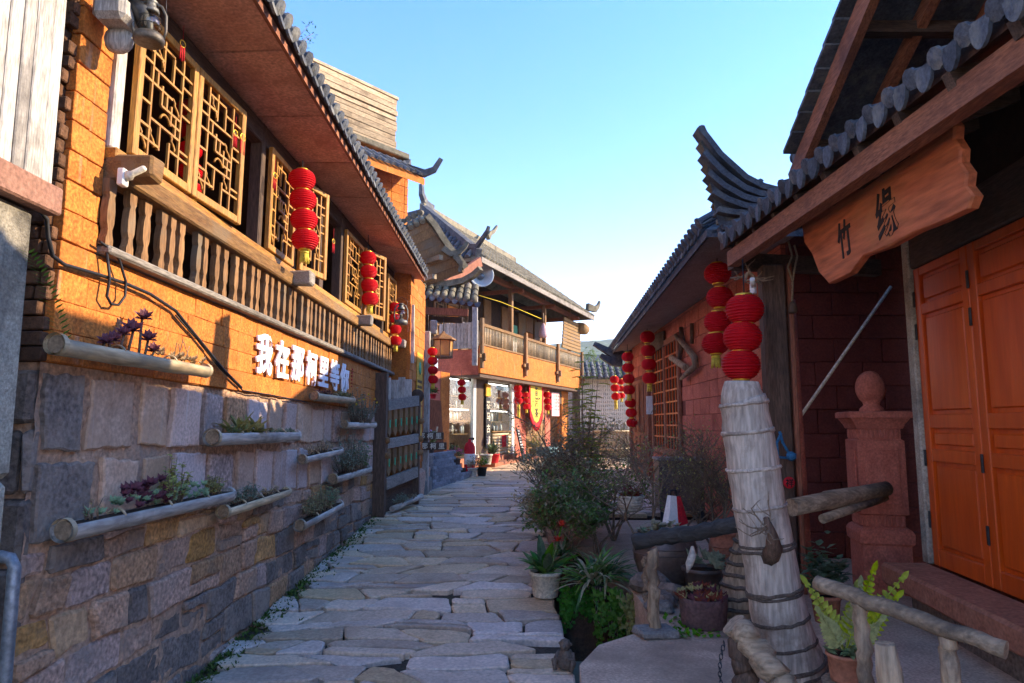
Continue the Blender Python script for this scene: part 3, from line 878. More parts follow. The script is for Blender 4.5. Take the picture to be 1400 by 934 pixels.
for s in (2.42, 5.4, 8.2):
    MB().cbox(-.17, -.05, s - .07, s + .07, 4.2, 6.5, .012).build('post', 'brown_wood_z', SB)
    MB().cbox(-1.44, .3, s - .045, s + .045, 6.12, 6.24, .01).build('eave_bracket', 'red_wood_y', SB)
MB().cbox(-.2, -.04, -1.0, 9.3, 6.26, 6.40, .012).build('eave_beam', 'red_wood_y', SB)
# roof: front slope, hip end towards the camera, ridge
ES0, ES1, EN, EZ = -1.15, 9.4, .52, 6.36
RN, RZ, RS0, RS1 = -2.5, 8.62, 1.25, 8.6
sl2 = math.atan2(RZ - EZ, EN - RN)
BN = 2 * RN - EN
r = MB()
vs = [(EN, ES0, EZ), (EN, ES1, EZ), (RN, RS1, RZ), (RN, RS0, RZ), (BN, ES0, EZ), (BN, ES1, EZ)]
vs += [(x, y, z - .09) for x, y, z in vs]
r.add(vs, [(0, 1, 2, 3), (4, 0, 3), (5, 4, 3, 2), (1, 5, 2), (6, 9, 8, 7), (10, 9, 6), (11, 8, 9, 10), (7, 8, 11), (0, 6, 7, 1), (4, 10, 6, 0), (5, 11, 10, 4), (1, 7, 11, 5)])
roof = r.build('roof', 'roof_tile_brown', SB)
tcm = {}
def column(parent, loc, slope, length, rz, m, r_=.075):
    k = (round(length / .3), m, round(r_, 3))
    if k not in tcm:
        tcm[k] = tile_col(max(1, k[0]) * .3, r_, step=.3).mesh('tile_row'); tcm[k].materials.append(MT[m])
    return mk('tile_row', tcm[k], None, parent, loc, (0, slope, rz))
full = math.hypot(EN - RN, RZ - EZ)
s = ES0 + .1
while s < ES1 - .05:
    f = 1.0
    if s < RS0: f = (s - ES0) / (RS0 - ES0)
    if s > RS1: f = (ES1 - s) / (ES1 - RS1)
    if f * full > .35: column(roof, (EN + .03, s, EZ + .012), sl2, f * full - .15, 0, 'roof_tile_brown')
    s += .185
hs = math.atan2(RZ - EZ, RS0 - ES0); hl = math.hypot(RZ - EZ, RS0 - ES0)
x = EN - .15
while x > BN:                                   # hip end columns run towards +y
    f = 1 - abs(x - RN) / (EN - RN)
    if f * hl > .3: column(roof, (x, ES0 - .03, EZ + .012), hs, f * hl - .1, -math.pi / 2, 'roof_tile')  # dark tile stands for the hip end's shade, the lit slope is brown
    x -= .185
MB().bar((RN, RS0 - .1, RZ + .1), (RN, RS1, RZ + .1), .16, .26).build('ridge', 'roof_tile_brown', roof)
h = MB(); curl(h, [(EN - (EN - RN) * t, ES0 + (RS0 - ES0) * t, EZ + (RZ - EZ) * t + .08) for t in (0.02, .3, .6, 1)], .16, .18, .2, .24)
h.build('hip_ridge', 'roof_tile', roof)
h = MB(); curl(h, [(EN - .45, ES0 + .25, EZ + .38), (EN - .1, ES0 + .05, EZ + .30), (EN + .16, ES0 - .12, EZ + .48), (EN + .3, ES0 - .2, EZ + .6), (EN + .34, ES0 - .22, EZ + .7)], .10, .06, .13, .06); h.build('eave_horn', 'roof_tile', roof)
h = MB(); curl(h, [(RN + .6, RS0 + 3.4, RZ + .0), (RN + .6, RS0 + 3.6, RZ + .2), (RN + .6, RS0 + 3.9, RZ + .34), (RN + .6, RS0 + 4.2, RZ + .62)], .14, .08, .2, .08); h.build('ridge_horn', 'roof_tile_brown', roof)
h = MB(); curl(h, [(EN - .1, ES1 - .5, EZ + .35), (EN + .1, ES1 - .1, EZ + .3), (EN + .1, ES1 + .35, EZ + .5), (EN + .1, ES1 + .6, EZ + .72)], .16, .08, .28, .1); h.build('eave_horn', 'roof_tile_brown', roof)
h = MB(); curl(h, [(RN, RS0 + .5, RZ + .2), (RN, RS0 + .1, RZ + .26), (RN, RS0 - .12, RZ + .5), (RN, RS0 - .16, RZ + .8)], .2, .1, .26, .1)
curl(h, [(RN, RS0 + .2, RZ + .0), (RN - .5, RS0 - .5, RZ - .35), (RN - 1.2, RS0 - 1.3, RZ - .75), (RN - 1.9, RS0 - 2.2, RZ - .98)], .3, .2, .3, .2); h.build('ridge_horn', 'roof_tile', roof)
MB().bar((EN + .03, ES0, EZ - .06), (EN + .03, ES1, EZ - .06), .05, .14).build('fascia', 'grey_wood_y', roof)

# ground floor
g = -.45
def sbox(name, m, a, c, z0, z1, n0=g - .2, n1=g, b=.01, par=SB): return MB().cbox(n0, n1, a, c, z0, z1, b).build(name, m, par)
sbox('pier', 'red_terracotta', -1.85, -1.33, 1.0, 3.5)
sbox('pier', 'orange_earth', -1.32, -.83, 1.0, 3.5)
sbox('pier', 'dark_wood_z', .78, 1.55, 1.25, 3.45)
sbox('window_post', 'white_paint', .6, .77, 1.3, 3.45, g - .1, g - .01)
sbox('window_post', 'white_paint', 3.36, 3.56, 1.3, 3.45, g - .1, g - .01)
sbox('pier', 'red_terracotta', 3.57, 4.52, 1.0, 3.45)
sbox('pier', 'red_terracotta', 6.42, 6.95, 1.0, 3.45)
sbox('pier', 'orange_earth', 8.3, 9.1, 1.0, 3.45)
sbox('pier', 'dark_wood_z', 6.96, 8.29, 2.95, 3.45)
sbox('plinth', 'terracotta', -.83, 3.57, 1.0, 1.3, g - .2, g + .06)
sbox('plinth', 'terracotta', .9, 4.9, .98, 1.16, g + .061, g + .5)
b = MB(); b.box(-2.6, -2.5, -1.85, 9.1, 1, 3.45); b.box(-2.5, -.66, -1.85, -1.8, 1, 3.45); b.box(-2.5, -.66, 9.05, 9.1, 1, 3.45); b.box(-2.5, -.66, -1.8, 9.05, 1.0, 1.28); b.build('inner_wall', 'shop_wall', SB)
b = MB(); b.box(-1.06, -1.01, -.82, .6, 1.28, 3.44); b.box(-1.06, -1.01, 1.56, 3.36, 1.28, 3.44); b.build('shelf_back', 'shop_wall', SB)
prodA = MB().lathe([(.03, 0), (.055, .02), (.06, .08), (.035, .12), (.02, .13), (.022, .15)], seg=8).mesh('tea_pot'); prodA.materials.append(MT['product_brown'])
prodB = MB().lathe([(.045, 0), (.045, .17), (.028, .2), (.03, .23)], seg=8).mesh('tea_canister'); prodB.materials.append(MT['product_white'])
prodC = MB().lathe([(.028, 0), (.028, .2), (.012, .26), (.012, .31)], seg=8).mesh('bottle'); prodC.materials.append(MT['product_brown'])
for a, c, zs, kind in ((-.8, .58, (1.95, 2.3, 2.62, 2.95), 0), (1.58, 3.34, (1.95, 2.28, 2.62, 3.0), 1)):
    for zi, z in enumerate(zs):
        sbox('shelf', 'brown_wood_y', a, c, z - .03, z, -1.0, -.60, .004)
        s = a + .1
        while s < c - .06:
            if kind == 0: me, nm = (prodA, 'tea_pot') if R.random() < .6 else (prodB, 'tea_canister')
            else: me, nm = (prodC, 'bottle') if R.random() < .5 else (prodB, 'tea_canister')
            o = mk(nm, me, None, None); o.location = SF.w(-.74 + U(-.1, .06), s, z + .001); o.rotation_euler = (0, 0, U(0, 6))
            k = U(.8, 1.15); o.scale = (k, k, k)
            sh_ = ('lowest', 'second lowest', 'second highest', 'top')[zi] + ' shelf ' + ('behind the yellow display case', 'above the bamboo counter')[kind]
            tag(o, {'tea_pot': 'small dark clay teapot on the ', 'tea_canister': 'small pale tea canister on the ', 'bottle': 'small dark bottle on the '}[nm] + sh_, nm.split('_')[-1], {'tea_pot': 'clay teapots', 'tea_canister': 'tea canisters', 'bottle': 'dark bottles'}[nm] + ' on the shop shelves')
            s += U(.13, .2)
for a, c in ((-.7, .5), (1.65, 3.25)):
    for z in (3.36, 2.57): MB().cbox(-.60, -.56, a, c, z, z + .025, .004).build('added_strip', 'added_glow', SB)
pn = MB().box(g - .06, g - .052, -.82, .6, 1.31, 3.44).build('pane', 'glass', SB)
MB().box(g - .06, g - .052, 1.56, 3.36, 1.31, 3.44).build('pane', 'glass', SB)
sbox('threshold', 'cream', .55, 1.1, 1.3, 1.38, g + .0, g + .14)
# display case and bamboo counter
e = empty('display_case', SF.w(g - .75, -.1, 1.28), -math.atan(.41), 'glass topped display case with yellow cloth inside the tea shop window', 'display case')
MB().cbox(-.2, .2, -.65, .65, 0, .42, .01).build('base', 'dark_wood_y', e); MB().cbox(-.18, .22, -.6, .1, .421, .5, .03).build('cloth', 'yellow_cloth', e); MB().box(-.2, .2, -.65, .65, .52, .66).build('glass_top', 'glass', e)
e = empty('bamboo_counter', SF.w(g - .3, 2.75, 1.3), -math.atan(.41), 'split bamboo clad counter with a red sign in the tea shop', 'counter')
for i in range(7): MB().tube([(.22, -.78, .05 + i * .09), (.22, .78, .05 + i * .09)], .046, 7).build('bamboo_pole', 'bamboo_y', e)
MB().cbox(-.2, .2, -.78, .78, 0, .66, .01).build('carcass', 'brown_wood_y', e); MB().cbox(-.24, .27, -.82, .82, .661, .70, .008).build('top', 'brown_wood_y', e)
MB().cbox(.268, .276, -.12, .2, .22, .58, .003).build('sign', 'red_cloth', e)
# carved double door
dr = MB().cbox(g - .1, g - .03, 4.53, 6.41, 1.2, 3.0, .01).build('door', 'brown_wood_z', SB)
for a in (4.6, 5.2, 5.82):
    for z0, z1 in ((1.32, 1.75), (1.82, 2.2), (2.27, 2.9)):
        f = MB(); f.cbox(g - .029, g + .0, a, a + .52, z0, z1, .012); f.cbox(g + .001, g + .02, a + .06, a + .46, z0 + .06, z1 - .06, .012); f.build('door_panel', 'brown_wood_z', dr)
sbox('pier', 'red_terracotta', 4.53, 6.41, 3.01, 3.45)
# blue grey steps
b = empty('blue_step', SF.w(0, 0, 0), -math.atan(.41), 'two worn blue grey steps below the carved door', 'steps')
MB().cbox(g + .03, g + .9, 4.95, 6.7, .96, 1.22, .015).build('tread', 'teal_stone', b); MB().cbox(g + .04, g + .5, 5.2, 6.7, 1.221, 1.42, .015).build('tread', 'teal_stone', b)

# ------------------------------------------------------------------ timber clad tower behind
TF = Frame(-2.65, 15.0, .851)
TB = TF.root('timber_tower')
tag(TB, 'tall orange building with weathered plank cladding rising behind the tea house', 'building')
_, zt = TF.px(537, 130); _, zb = TF.px(537, 207)
MB().box(-2.2, -.05, -5.5, -.03, 8.2, zt - .08).build('frame', 'dark_wood_y', TB)
z = zb; i = 0
while z < zt - .17:
    h = U(.09, .13)
    g0 = .05 if i == 6 else .008
    MB().cbox(-.05, U(-.012, .012), -5.5 + U(0, .04), U(-.03, .03), z, z + h, .006, .003).build('plank', 'tower_plank', TB)
    z += h + g0; i += 1
MB().cbox(-.06, .02, -5.5, .03, zt - .07, zt, .006).build('plank', 'tower_plank', TB)
for s in (-5, -4, -3, -2, -1, -.02): MB().cbox(-.1, -.052, s - .05, s + .03, zb, zt - .01, .006).build('stud', 'tower_plank', TB)
MB().cbox(-2.4, .22, -5.5, .22, zb - .16, zb - .02, .02).build('ledge', 'roof_tile_brown', TB)
se, _ = TF.px(558, 268, .08)
MB().box(-2.2, .05, -5.5, se - .03, 5.0, zb - .17).build('wall', 'orange_joint', TB)
z = 6.6
while z < zb - .2:
    y = -3.6; zt2 = min(z + .2, zb - .175)
    while y < se - .02:
        ye = min(y + .38, se)
        brick(TB, 'orange_earth', .02, .08, y, ye - .008, z, zt2 - .008)
        y = ye
    z += .2
# skirt roof with an upturned corner
ke, kz = TF.px(586, 254, .75)
ka, kb = TF.px(478, 203, .12)
sk = MB()
vs = [(.09, -5.5, kz + .62), (.09, se, kz + .62), (.75, ke - .12, kz + .12), (.75, -5.5, kz + .12)]
vs += [(x, y, zz - .14) for x, y, zz in vs]
sk.add(vs, [(0, 3, 2, 1), (4, 5, 6, 7), (3, 7, 6, 2), (2, 6, 5, 1), (1, 5, 4, 0), (0, 4, 7, 3)])
sr = sk.build('skirt_roof', 'orange_earth', TB)
sl3 = math.atan2(.5, .66)
y = ke - .3
while y > -5.4:
    column(sr, (.8, y, kz + .14), sl3, .75, 0, 'roof_tile', .07); y -= .19
h = MB(); curl(h, [(.1, se - .05, kz + .66), (.4, ke - .42, kz + .40), (.72, ke - .1, kz + .26), (.86, ke + .06, kz + .36), (.95, ke + .18, kz + .62)], .16, .1, .2, .1); h.build('corner_horn', 'roof_tile', sr)
# small tree on the tower roof
sy_, _ = TF.px(402, 66)
e = empty('rooftop_shrub', TF.w(-.25, sy_, zt - .12), 0, 'small leafy shrub growing on top of the plank clad tower', 'shrub')
b = MB(); l = MB()
for i in range(14):
    a = U(0, 6.28); p = Vector((0, 0, 0)); q = Vector((math.cos(a) * .5, math.sin(a) * .5, U(.35, .75)))
    b.tube([p, q * .5 + Vector((0, 0, .1)), q], [.012, .008, .004], 4)
    for k in range(14):
        c = q * U(.5, 1.05) + Vector((U(-.1, .1), U(-.1, .1), U(-.06, .08)))
        l.leaf(c, (U(-1, 1), U(-1, 1), U(-.3, .6)), (0, 0, 1), U(.05, .09), .03, n=1)
b.build('twig', 'twig', e); tag(l.build('foliage', 'leaf_dark', e), kind='stuff')
# ------------------------------------------------------------------ gate roofs between the tea house and the shop
GR = empty('gate_house', (0, 0, 0), 0, 'small wooden gate house with stacked upswept tiled roofs beside the tea house', 'gate house')
GYr = 13.6
def gpt(u, v, dy=0.0): return at_y(u, v, GYr + dy)
# lower roof: eave faces the camera, slopes up and away
a, c = gpt(572, 404), gpt(654, 416)
d1 = gpt(592, 388, .9); d2 = gpt(642, 384, .9)
vs = [a, c, d2, d1]; vs = vs + [v + Vector((0, 0, -.07)) for v in vs]
lr = MB().add(vs, [(0, 1, 2, 3), (7, 6, 5, 4), (0, 4, 5, 1), (1, 5, 6, 2), (2, 6, 7, 3), (3, 7, 4, 0)]).build('lower_roof', 'roof_under', GR)
n = 8
for i in range(n):
    p = a.lerp(c, (i + .4) / n)
    column(lr, p + Vector((0, -.03, .02)), .55, .9, -math.pi / 2, 'roof_tile_brown', .07)
    o = mk('drip_tile', drip_me, None, lr, a.lerp(c, (i + .9) / n) + Vector((0, -.06, .0)), (0, .2, -math.pi / 2))
    o = mk('tile_end', MB().lathe([(.001, 0), (.07, .002), (.07, .03), (.001, .034)], (0, 0, .02), 10, Matrix.Rotation(math.pi / 2, 4, 'X')).mesh('tile_end'), 'roof_tile_brown', lr, p + Vector((0, -.04, .03)))
h = MB(); curl(h, [gpt(575, 386, .5), gpt(592, 388, .5), gpt(612, 389, .45), gpt(634, 384, .4), gpt(648, 376, .3), gpt(657, 367, .2)], .2, .12, .16, .09); h.build('ridge_horn', 'roof_tile_brown', lr)
h = MB(); curl(h, [gpt(566, 382, .5), gpt(575, 378, .5), gpt(590, 369, .5), gpt(597, 361, .5)], .12, .07, .1, .05); h.build('ridge_horn', 'roof_tile', lr)
MB().bar(gpt(556, 424, .1), gpt(640, 428, .1), .12, .14).build('beam', 'red_wood_z', GR)
MB().bar(gpt(566, 436, .8), gpt(632, 438, .8), .12, .12).build('beam', 'dark_wood_x', GR)
for u in (582,): MB().bar(at_y(u, 690, GYr + .7), at_y(u, 420, GYr + .7), .12, .12).build('post', 'dark_wood_z', GR)
MB().cbox(-.07, .07, -.05, .05, -.28, .0, .02).build('bracket', 'grey_wood_z', GR, gpt(593, 438))
# upper roof seen from below: boards, verge with tiles, beam ends
A, B, Cc, D = gpt(541, 322), gpt(581, 302), gpt(634, 374, .4), gpt(584, 392, .3)
vs = [A, B, Cc, D]; nrm = (B - A).cross(D - A).normalized()
if nrm.z < 0: nrm = -nrm
up = Vector((0, .25, .9)).normalized()
for i in range(7):
    t0, t1 = i / 7, (i + .9) / 7
    q = [A.lerp(D, t0), B.lerp(Cc, t0), B.lerp(Cc, t1), A.lerp(D, t1)]
    q = q + [v + up * .05 for v in q]
    MB().add(q, [(3, 2, 1, 0), (4, 5, 6, 7), (0, 1, 5, 4), (1, 2, 6, 5), (2, 3, 7, 6), (3, 0, 4, 7)]).build('roof_board', 'brown_wood_z', GR)
q = [v + up * .055 for v in vs] + [v + up * .14 for v in vs]
ur = MB().add(q, [(3, 2, 1, 0), (4, 5, 6, 7), (0, 1, 5, 4), (1, 2, 6, 5), (2, 3, 7, 6), (3, 0, 4, 7)]).build('upper_roof', 'roof_tile_brown', GR)
curl(h := MB(), [B.lerp(Cc, t) + up * .1 + Vector((.03, -.04, .03 * math.sin(9 * t))) for t in (0, .2, .4, .6, .8, 1)], .12, .12, .13, .13); h.build('verge', 'roof_tile_brown', ur)
for i in range(5):
    p = A.lerp(B, (i + .3) / 5) + up * .12
    MB().tube([p, p + (Cc - B) * .06 + Vector((.0, -.12, -.05))], [.055, .06], 8).build('tile_end', 'roof_tile_brown', ur)
    p2 = A.lerp(B, (i + .3) / 5) + up * .2 + Vector((-.03, .25, .12)); MB().tube([p2, p2 + Vector((.0, -.3, -.1))], [.055, .06], 8).build('tile_end', 'roof_tile_brown', ur)
curl(h := MB(), [gpt(606, 340), gpt(617, 348), gpt(628, 345), gpt(636, 337), gpt(639, 332)], .14, .08, .13, .07); curl(h, [gpt(622, 350), gpt(630, 360), gpt(629, 372)], .12, .07, .12, .07); h.build('verge_horn', 'roof_tile_brown', ur)
for u, v in ((556, 350), (603, 352), (594, 378)):
    MB().bar(gpt(u - 18, v + 6, .25), gpt(u, v, -.05), .11, .1).build('beam_end', 'tower_plank', GR)
MB().bar(gpt(600, 396, .5), gpt(656, 358, 2.2), .1, .22).build('beam', 'red_wood_z', GR)
# side wall of the next house with two yellow notices, behind the hanging sign
NW = Frame(-2.18, 0, .037)
NH = NW.root('side_wall')
tag(NH, 'short orange block wall with yellow notices beside the hanging wooden sign', 'wall')
MB().box(-.5, -.012, 11.66, 13.15, .7, 4.9).build('wall_core', 'orange_joint', NH)
courses(NH, 'orange_earth', 11.65, 13.15, 1.5, 4.7)
for z0, z1 in ((2.55, 3.5), (1.95, 2.52)):
    MB().cbox(.008, .02, 12.25, 12.85, z0, z1, .003).build('notice', 'notice_yellow', NH)
o = MB().lathe([(.02, 0), (.12, .001), (.12, .006), (.02, .008)], (.022, 12.55, 3.22), 14, Matrix.Rotation(math.pi / 2, 4, 'Y')).build('emblem', 'green_ink', NH)
MB().cbox(.008, .016, 12.45, 12.75, 1.55, 1.9, .003).build('poster', 'white_paint', NH)
for i, z in enumerate((2.95, 2.85, 2.66, 2.3, 2.2)):
    for k in range(6 if i < 2 else 4):
        MB().box(.021, .024, 12.32 + k * .08, 12.37 + k * .08, z, z + .05).build('lettering', 'black_ink', NH)
MB().cbox(-.02, .1, 13.16, 13.28, .75, 4.0, .012).build('post', 'grey_wood_z', NH)
# stone footing under the wall
e = empty('stone_footing', (0, 0, 0), 0, 'rough stone footing between the wooden rack and the grey brick planter', 'footing')
MB().cbox(-2.1, -1.64, 12.2, 13.9, .8, 1.36, .06, .03).build('block', 'tan_stone', e); MB().cbox(-2.0, -1.60, 13.0, 13.95, .8, 1.18, .06, .03).build('block', 'stone_grey', e)

# ------------------------------------------------------------------ far end of the lane
# lattice garden wall with a tiled cap
FW = empty('lattice_wall', (0, 0, 0), 0, 'pale pierced lattice garden wall with a tiled cap at the lane end', 'wall')
wy = 27.0
p0, p1 = at_y(795, 610, wy), at_y(880, 610, wy)
zt_, zb_ = at_y(830, 520, wy).z, 1.0
b = MB()
for i in range(30):
    x = p0.x + (p1.x - p0.x) * i / 29
    b.box(x - .03, x + .03, wy - .05, wy + .05, zb_ + .9, zt_)
for j in range(14):
    z = zb_ + .9 + (zt_ - zb_ - .9) * j / 13
    b.box(p0.x, p1.x, wy - .045, wy + .045, z - .03, z + .03)
b.build('lattice', 'cream', FW)
MB().box(p0.x, p1.x, wy - .1, wy + .1, zb_, zb_ + .9).build('wall', 'tan_stone', FW)
MB().box(p0.x - .3, p1.x, wy + .5, wy + .6, zb_, zt_).build('back_wall', 'dark_stone', FW)
i = 0
x = p0.x
while x < p1.x:
    column(FW, (x, wy - .6, zt_ + .02), .6, 1.2, -math.pi / 2, 'roof_tile', .09); x += .24
MB().bar((p0.x, wy - .1, zt_ + .12), (p1.x, wy - .1, zt_ + .12), .9, .06).build('cap', 'roof_tile', FW)
# bamboo fence in front of it
FB = empty('bamboo_fence', (0, 0, 0), 0, 'low bamboo stake fence in front of the pierced lattice wall', 'fence')
st = MB().tube([(0, 0, 0), (0, 0, 1.05)], .028, 6).mesh('stake'); st.materials.append(MT['bamboo_y'])
q0, q1 = at_y(812, 640, 22.0), at_y(862, 640, 22.0)
for i in range(24):
    x = q0.x + (q1.x - q0.x) * i / 23
    o = mk('stake', st, None, FB, (x, 22.0, gz(22)), (0, U(-.03, .03), 0)); o.scale = (1, 1, U(.9, 1.08))
for z in (.3, .85): MB().tube([(q0.x - .05, 21.95, gz(22) + z), (q1.x + .05, 21.95, gz(22) + z)], .03, 6).build('rail', 'bamboo_y', FB)

# distant wooded hills
def hill(name, cx, cy, rx, ry, h, seed, label):
    n, m = 60, 16; vs = []; fs = []
    for j in range(m + 1):
        for i in range(n):
            a = 2 * math.pi * i / n; r_ = j / m
            x = math.cos(a) * rx * (1 - r_); y = math.sin(a) * ry * (1 - r_)
            zz = h * (1 - (1 - r_) ** 1.7) + (h * .16) * noise.noise((x * .012 + seed, y * .012, seed)) * (1 if j < m else .5) * min(1, r_ * 3) + h * .05 * noise.noise((x * .08, y * .08, seed))
            vs.append((x, y, zz - 6))
    for j in range(m):
        for i in range(n): fs.append((j * n + i, j * n + (i + 1) % n, (j + 1) * n + (i + 1) % n, (j + 1) * n + i))
    o = structure(MB().add(vs, fs, False).build(name, 'hill_green')); o.location = (cx, cy, 0)
    return o
hill('hill', 110, 620, 330, 160, 88, 3.1, '')
hill('hill', -120, 800, 420, 160, 70, 8.4, '')
hill('hill', 300, 520, 240, 140, 64, 5.7, '')
# ------------------------------------------------------------------ right: far red house
FH = GF.root('red_house')
tag(FH, 'low red block house with lattice window and dark tiled eaves along the garden', 'house')
FY0, FY1 = 7.55, 18.3
b = MB(); b.box(.012, 2.2, FY0 + .02, FY1, .6, 4.25); b.build('wall_core', 'red_joint', FH)
win = lambda y, z: (12.55 < y < 15.4 and 1.6 < z < 3.9) or (16.1 < y < 18.1 and z < 3.4)
z = .8; r_ = 0
while z < 4.2:
    y = FY0 - .0
    zt2 = min(z + .26, 4.23)
    first = True
    while y < FY1 - .02:
        w = R.choice([.46, .54, .6]) if not first else (.3 if r_ % 2 else .56); first = False
        ye = min(y + w, FY1)
        if not win((y + ye) / 2, (z + zt2) / 2):
            xx = U(-.004, .004)
            brick(FH, 'red_earth', xx, xx + .06, y, ye - .006, z, zt2 - .006)
        y = ye
    z = zt2; r_ += 1
# gable end facing the camera, under the porch
b = MB(); b.box(.061, 2.6, FY0 - .02, FY0 + .015, .6, 4.3); b.build('gable_core', 'shaded_red_earth', FH)
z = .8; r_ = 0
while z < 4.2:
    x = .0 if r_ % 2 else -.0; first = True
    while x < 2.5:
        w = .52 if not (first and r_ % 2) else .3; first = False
        brick(FH, 'shaded_red_earth', x + (.062 if x == 0 else 0), x + w - .007, FY0 - .062, FY0 - .022, z, z + .254)
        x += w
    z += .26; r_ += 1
# lattice window
o = MB(); o.cbox(-.06, .0, 12.6, 12.72, 1.6, 3.9, .01); o.cbox(-.06, .0, 15.2, 15.34, 1.6, 3.9, .01); o.cbox(-.058, .0, 12.72, 15.2, 3.78, 3.9, .01); o.cbox(-.07, .0, 12.72, 15.2, 1.6, 1.72, .01); o.cbox(-.055, .0, 13.9, 14.02, 1.72, 3.78, .01)
w = o.build('window', 'red_wood_z', FH)
l = MB()
for i in range(1, 9): l.box(-.035, -.01, 12.72 + 2.48 * i / 9 - .015, 12.72 + 2.48 * i / 9 + .015, 1.72, 3.78)
for i in range(1, 9): l.box(-.034, -.011, 12.72, 15.2, 1.72 + 2.06 * i / 9 - .015, 1.72 + 2.06 * i / 9 + .015)
l.build('lattice', 'door_wood', w)
MB().box(.002, .011, 12.72, 15.2, 1.72, 3.78).build('dark_pane', 'dark_room', w)
d = MB().cbox(-.05, .01, 16.2, 18.0, .85, 3.3, .012).build('door', 'red_wood_z', FH)
for y in (16.3, 16.9, 17.5):
    MB().cbox(-.075, -.051, y, y + .46, 1.0, 1.9, .012).build('door_panel', 'red_wood_z', d); MB().cbox(-.075, -.051, y, y + .46, 2.0, 3.2, .012).build('door_panel', 'red_wood_z', d)
MB().cbox(-.1, .02, 15.6, 15.78, .8, 4.15, .012).build('post', 'red_wood_z', FH)
MB().cbox(-.1, .02, 18.2, 18.38, .8, 4.15, .012).build('post', 'red_wood_z', FH)
# eaves
def fe(y): return -.98 + .046 * (y - 6.8)             # eave line in wall coordinates
def fz(y): return 4.15
F0, F1 = 6.75, 18.7
vs = [(.06, F0, 4.24), (.06, F1, 4.24), (fe(F1), F1, 4.13), (fe(F0), F0, 4.13)]
vs += [(x, y, z + .03) for x, y, z in vs]
MB().add(vs, [(3, 2, 1, 0), (4, 5, 6, 7), (0, 1, 5, 4), (1, 2, 6, 5), (2, 3, 7, 6), (3, 0, 4, 7)]).build('soffit', 'soffit_grey', FH)
fsl = math.atan2(2.4, 3.2)
HY0 = 10.0                                             # the near end of the roof is hipped
vs = [(fe(F0) - .06, F0, 4.17), (2.3, HY0, 6.6), (5.4, F0, 4.2), (fe(F1) - .06, F1, 4.17), (2.3, F1, 6.6), (5.4, F1, 4.2)]
vs += [(x, y, z - .08) for x, y, z in vs]
MB().add(vs, [(0, 1, 4, 3), (1, 2, 5, 4), (2, 1, 0), (3, 4, 5), (6, 9, 10, 7), (7, 10, 11, 8), (6, 7, 8), (11, 10, 9), (0, 3, 9, 6), (2, 0, 6, 8), (5, 2, 8, 11), (3, 5, 11, 9)]).build('roof', 'roof_tile', FH)
MB().box(.02, 4.5, F1 - .42, F1 - .3, 4.0, 4.3).build('gable_beam', 'red_wood_z', FH)
vs = [(.05, F1 - .45, 4.25), (4.5, F1 - .45, 4.25), (2.3, F1 - .45, 6.45), (.05, F1 - .55, 4.25), (4.5, F1 - .55, 4.25), (2.3, F1 - .55, 6.45)]
MB().add(vs, [(0, 1, 2), (5, 4, 3), (0, 3, 4, 1), (1, 4, 5, 2), (2, 5, 3, 0)]).build('gable_wall', 'red_earth', FH)
y = F0 + .1
while y < F1:
    q = y
    o = mk('cap_tile', cap_me, None, FH, (fe(q) - .09, q, 4.25), (0, -fsl * 0 + .6, math.pi)); o.data = cap_me
    mk('drip_tile', drip_me, None, FH, (fe(q + .1) - .08, q + .1, 4.235), (U(-.05, .05), .2, math.pi))
    y += .2
MB().bar((2.3, HY0 - .1, 6.66), (2.3, F1, 6.66), .2, .2).build('ridge', 'roof_tile', FH)
def horn_px(name, par, strips, y, w=.14, m='roof_tile', inv=None):
    b = MB()
    for st, h0, h1, dy in strips:
        curl(b, [(inv @ at_y(u, v, y + dy)) if inv else at_y(u, v, y + dy) for u, v in st], w, w * .7, h0, h1)
    return b.build(name, m, par)
horn_px('eave_horn', FH, [([(850, 487), (838, 484), (825, 477), (812, 470)], .26, .10, 0), ([(850, 495), (838, 495), (828, 490), (821, 486)], .26, .1, 0)], 18.5, .3, inv=GF.inv)
horn_px('eave_horn', FH, [([(874, 440), (871, 432), (868, 424)], .1, .05, 0)], 13.0, .1, inv=GF.inv)

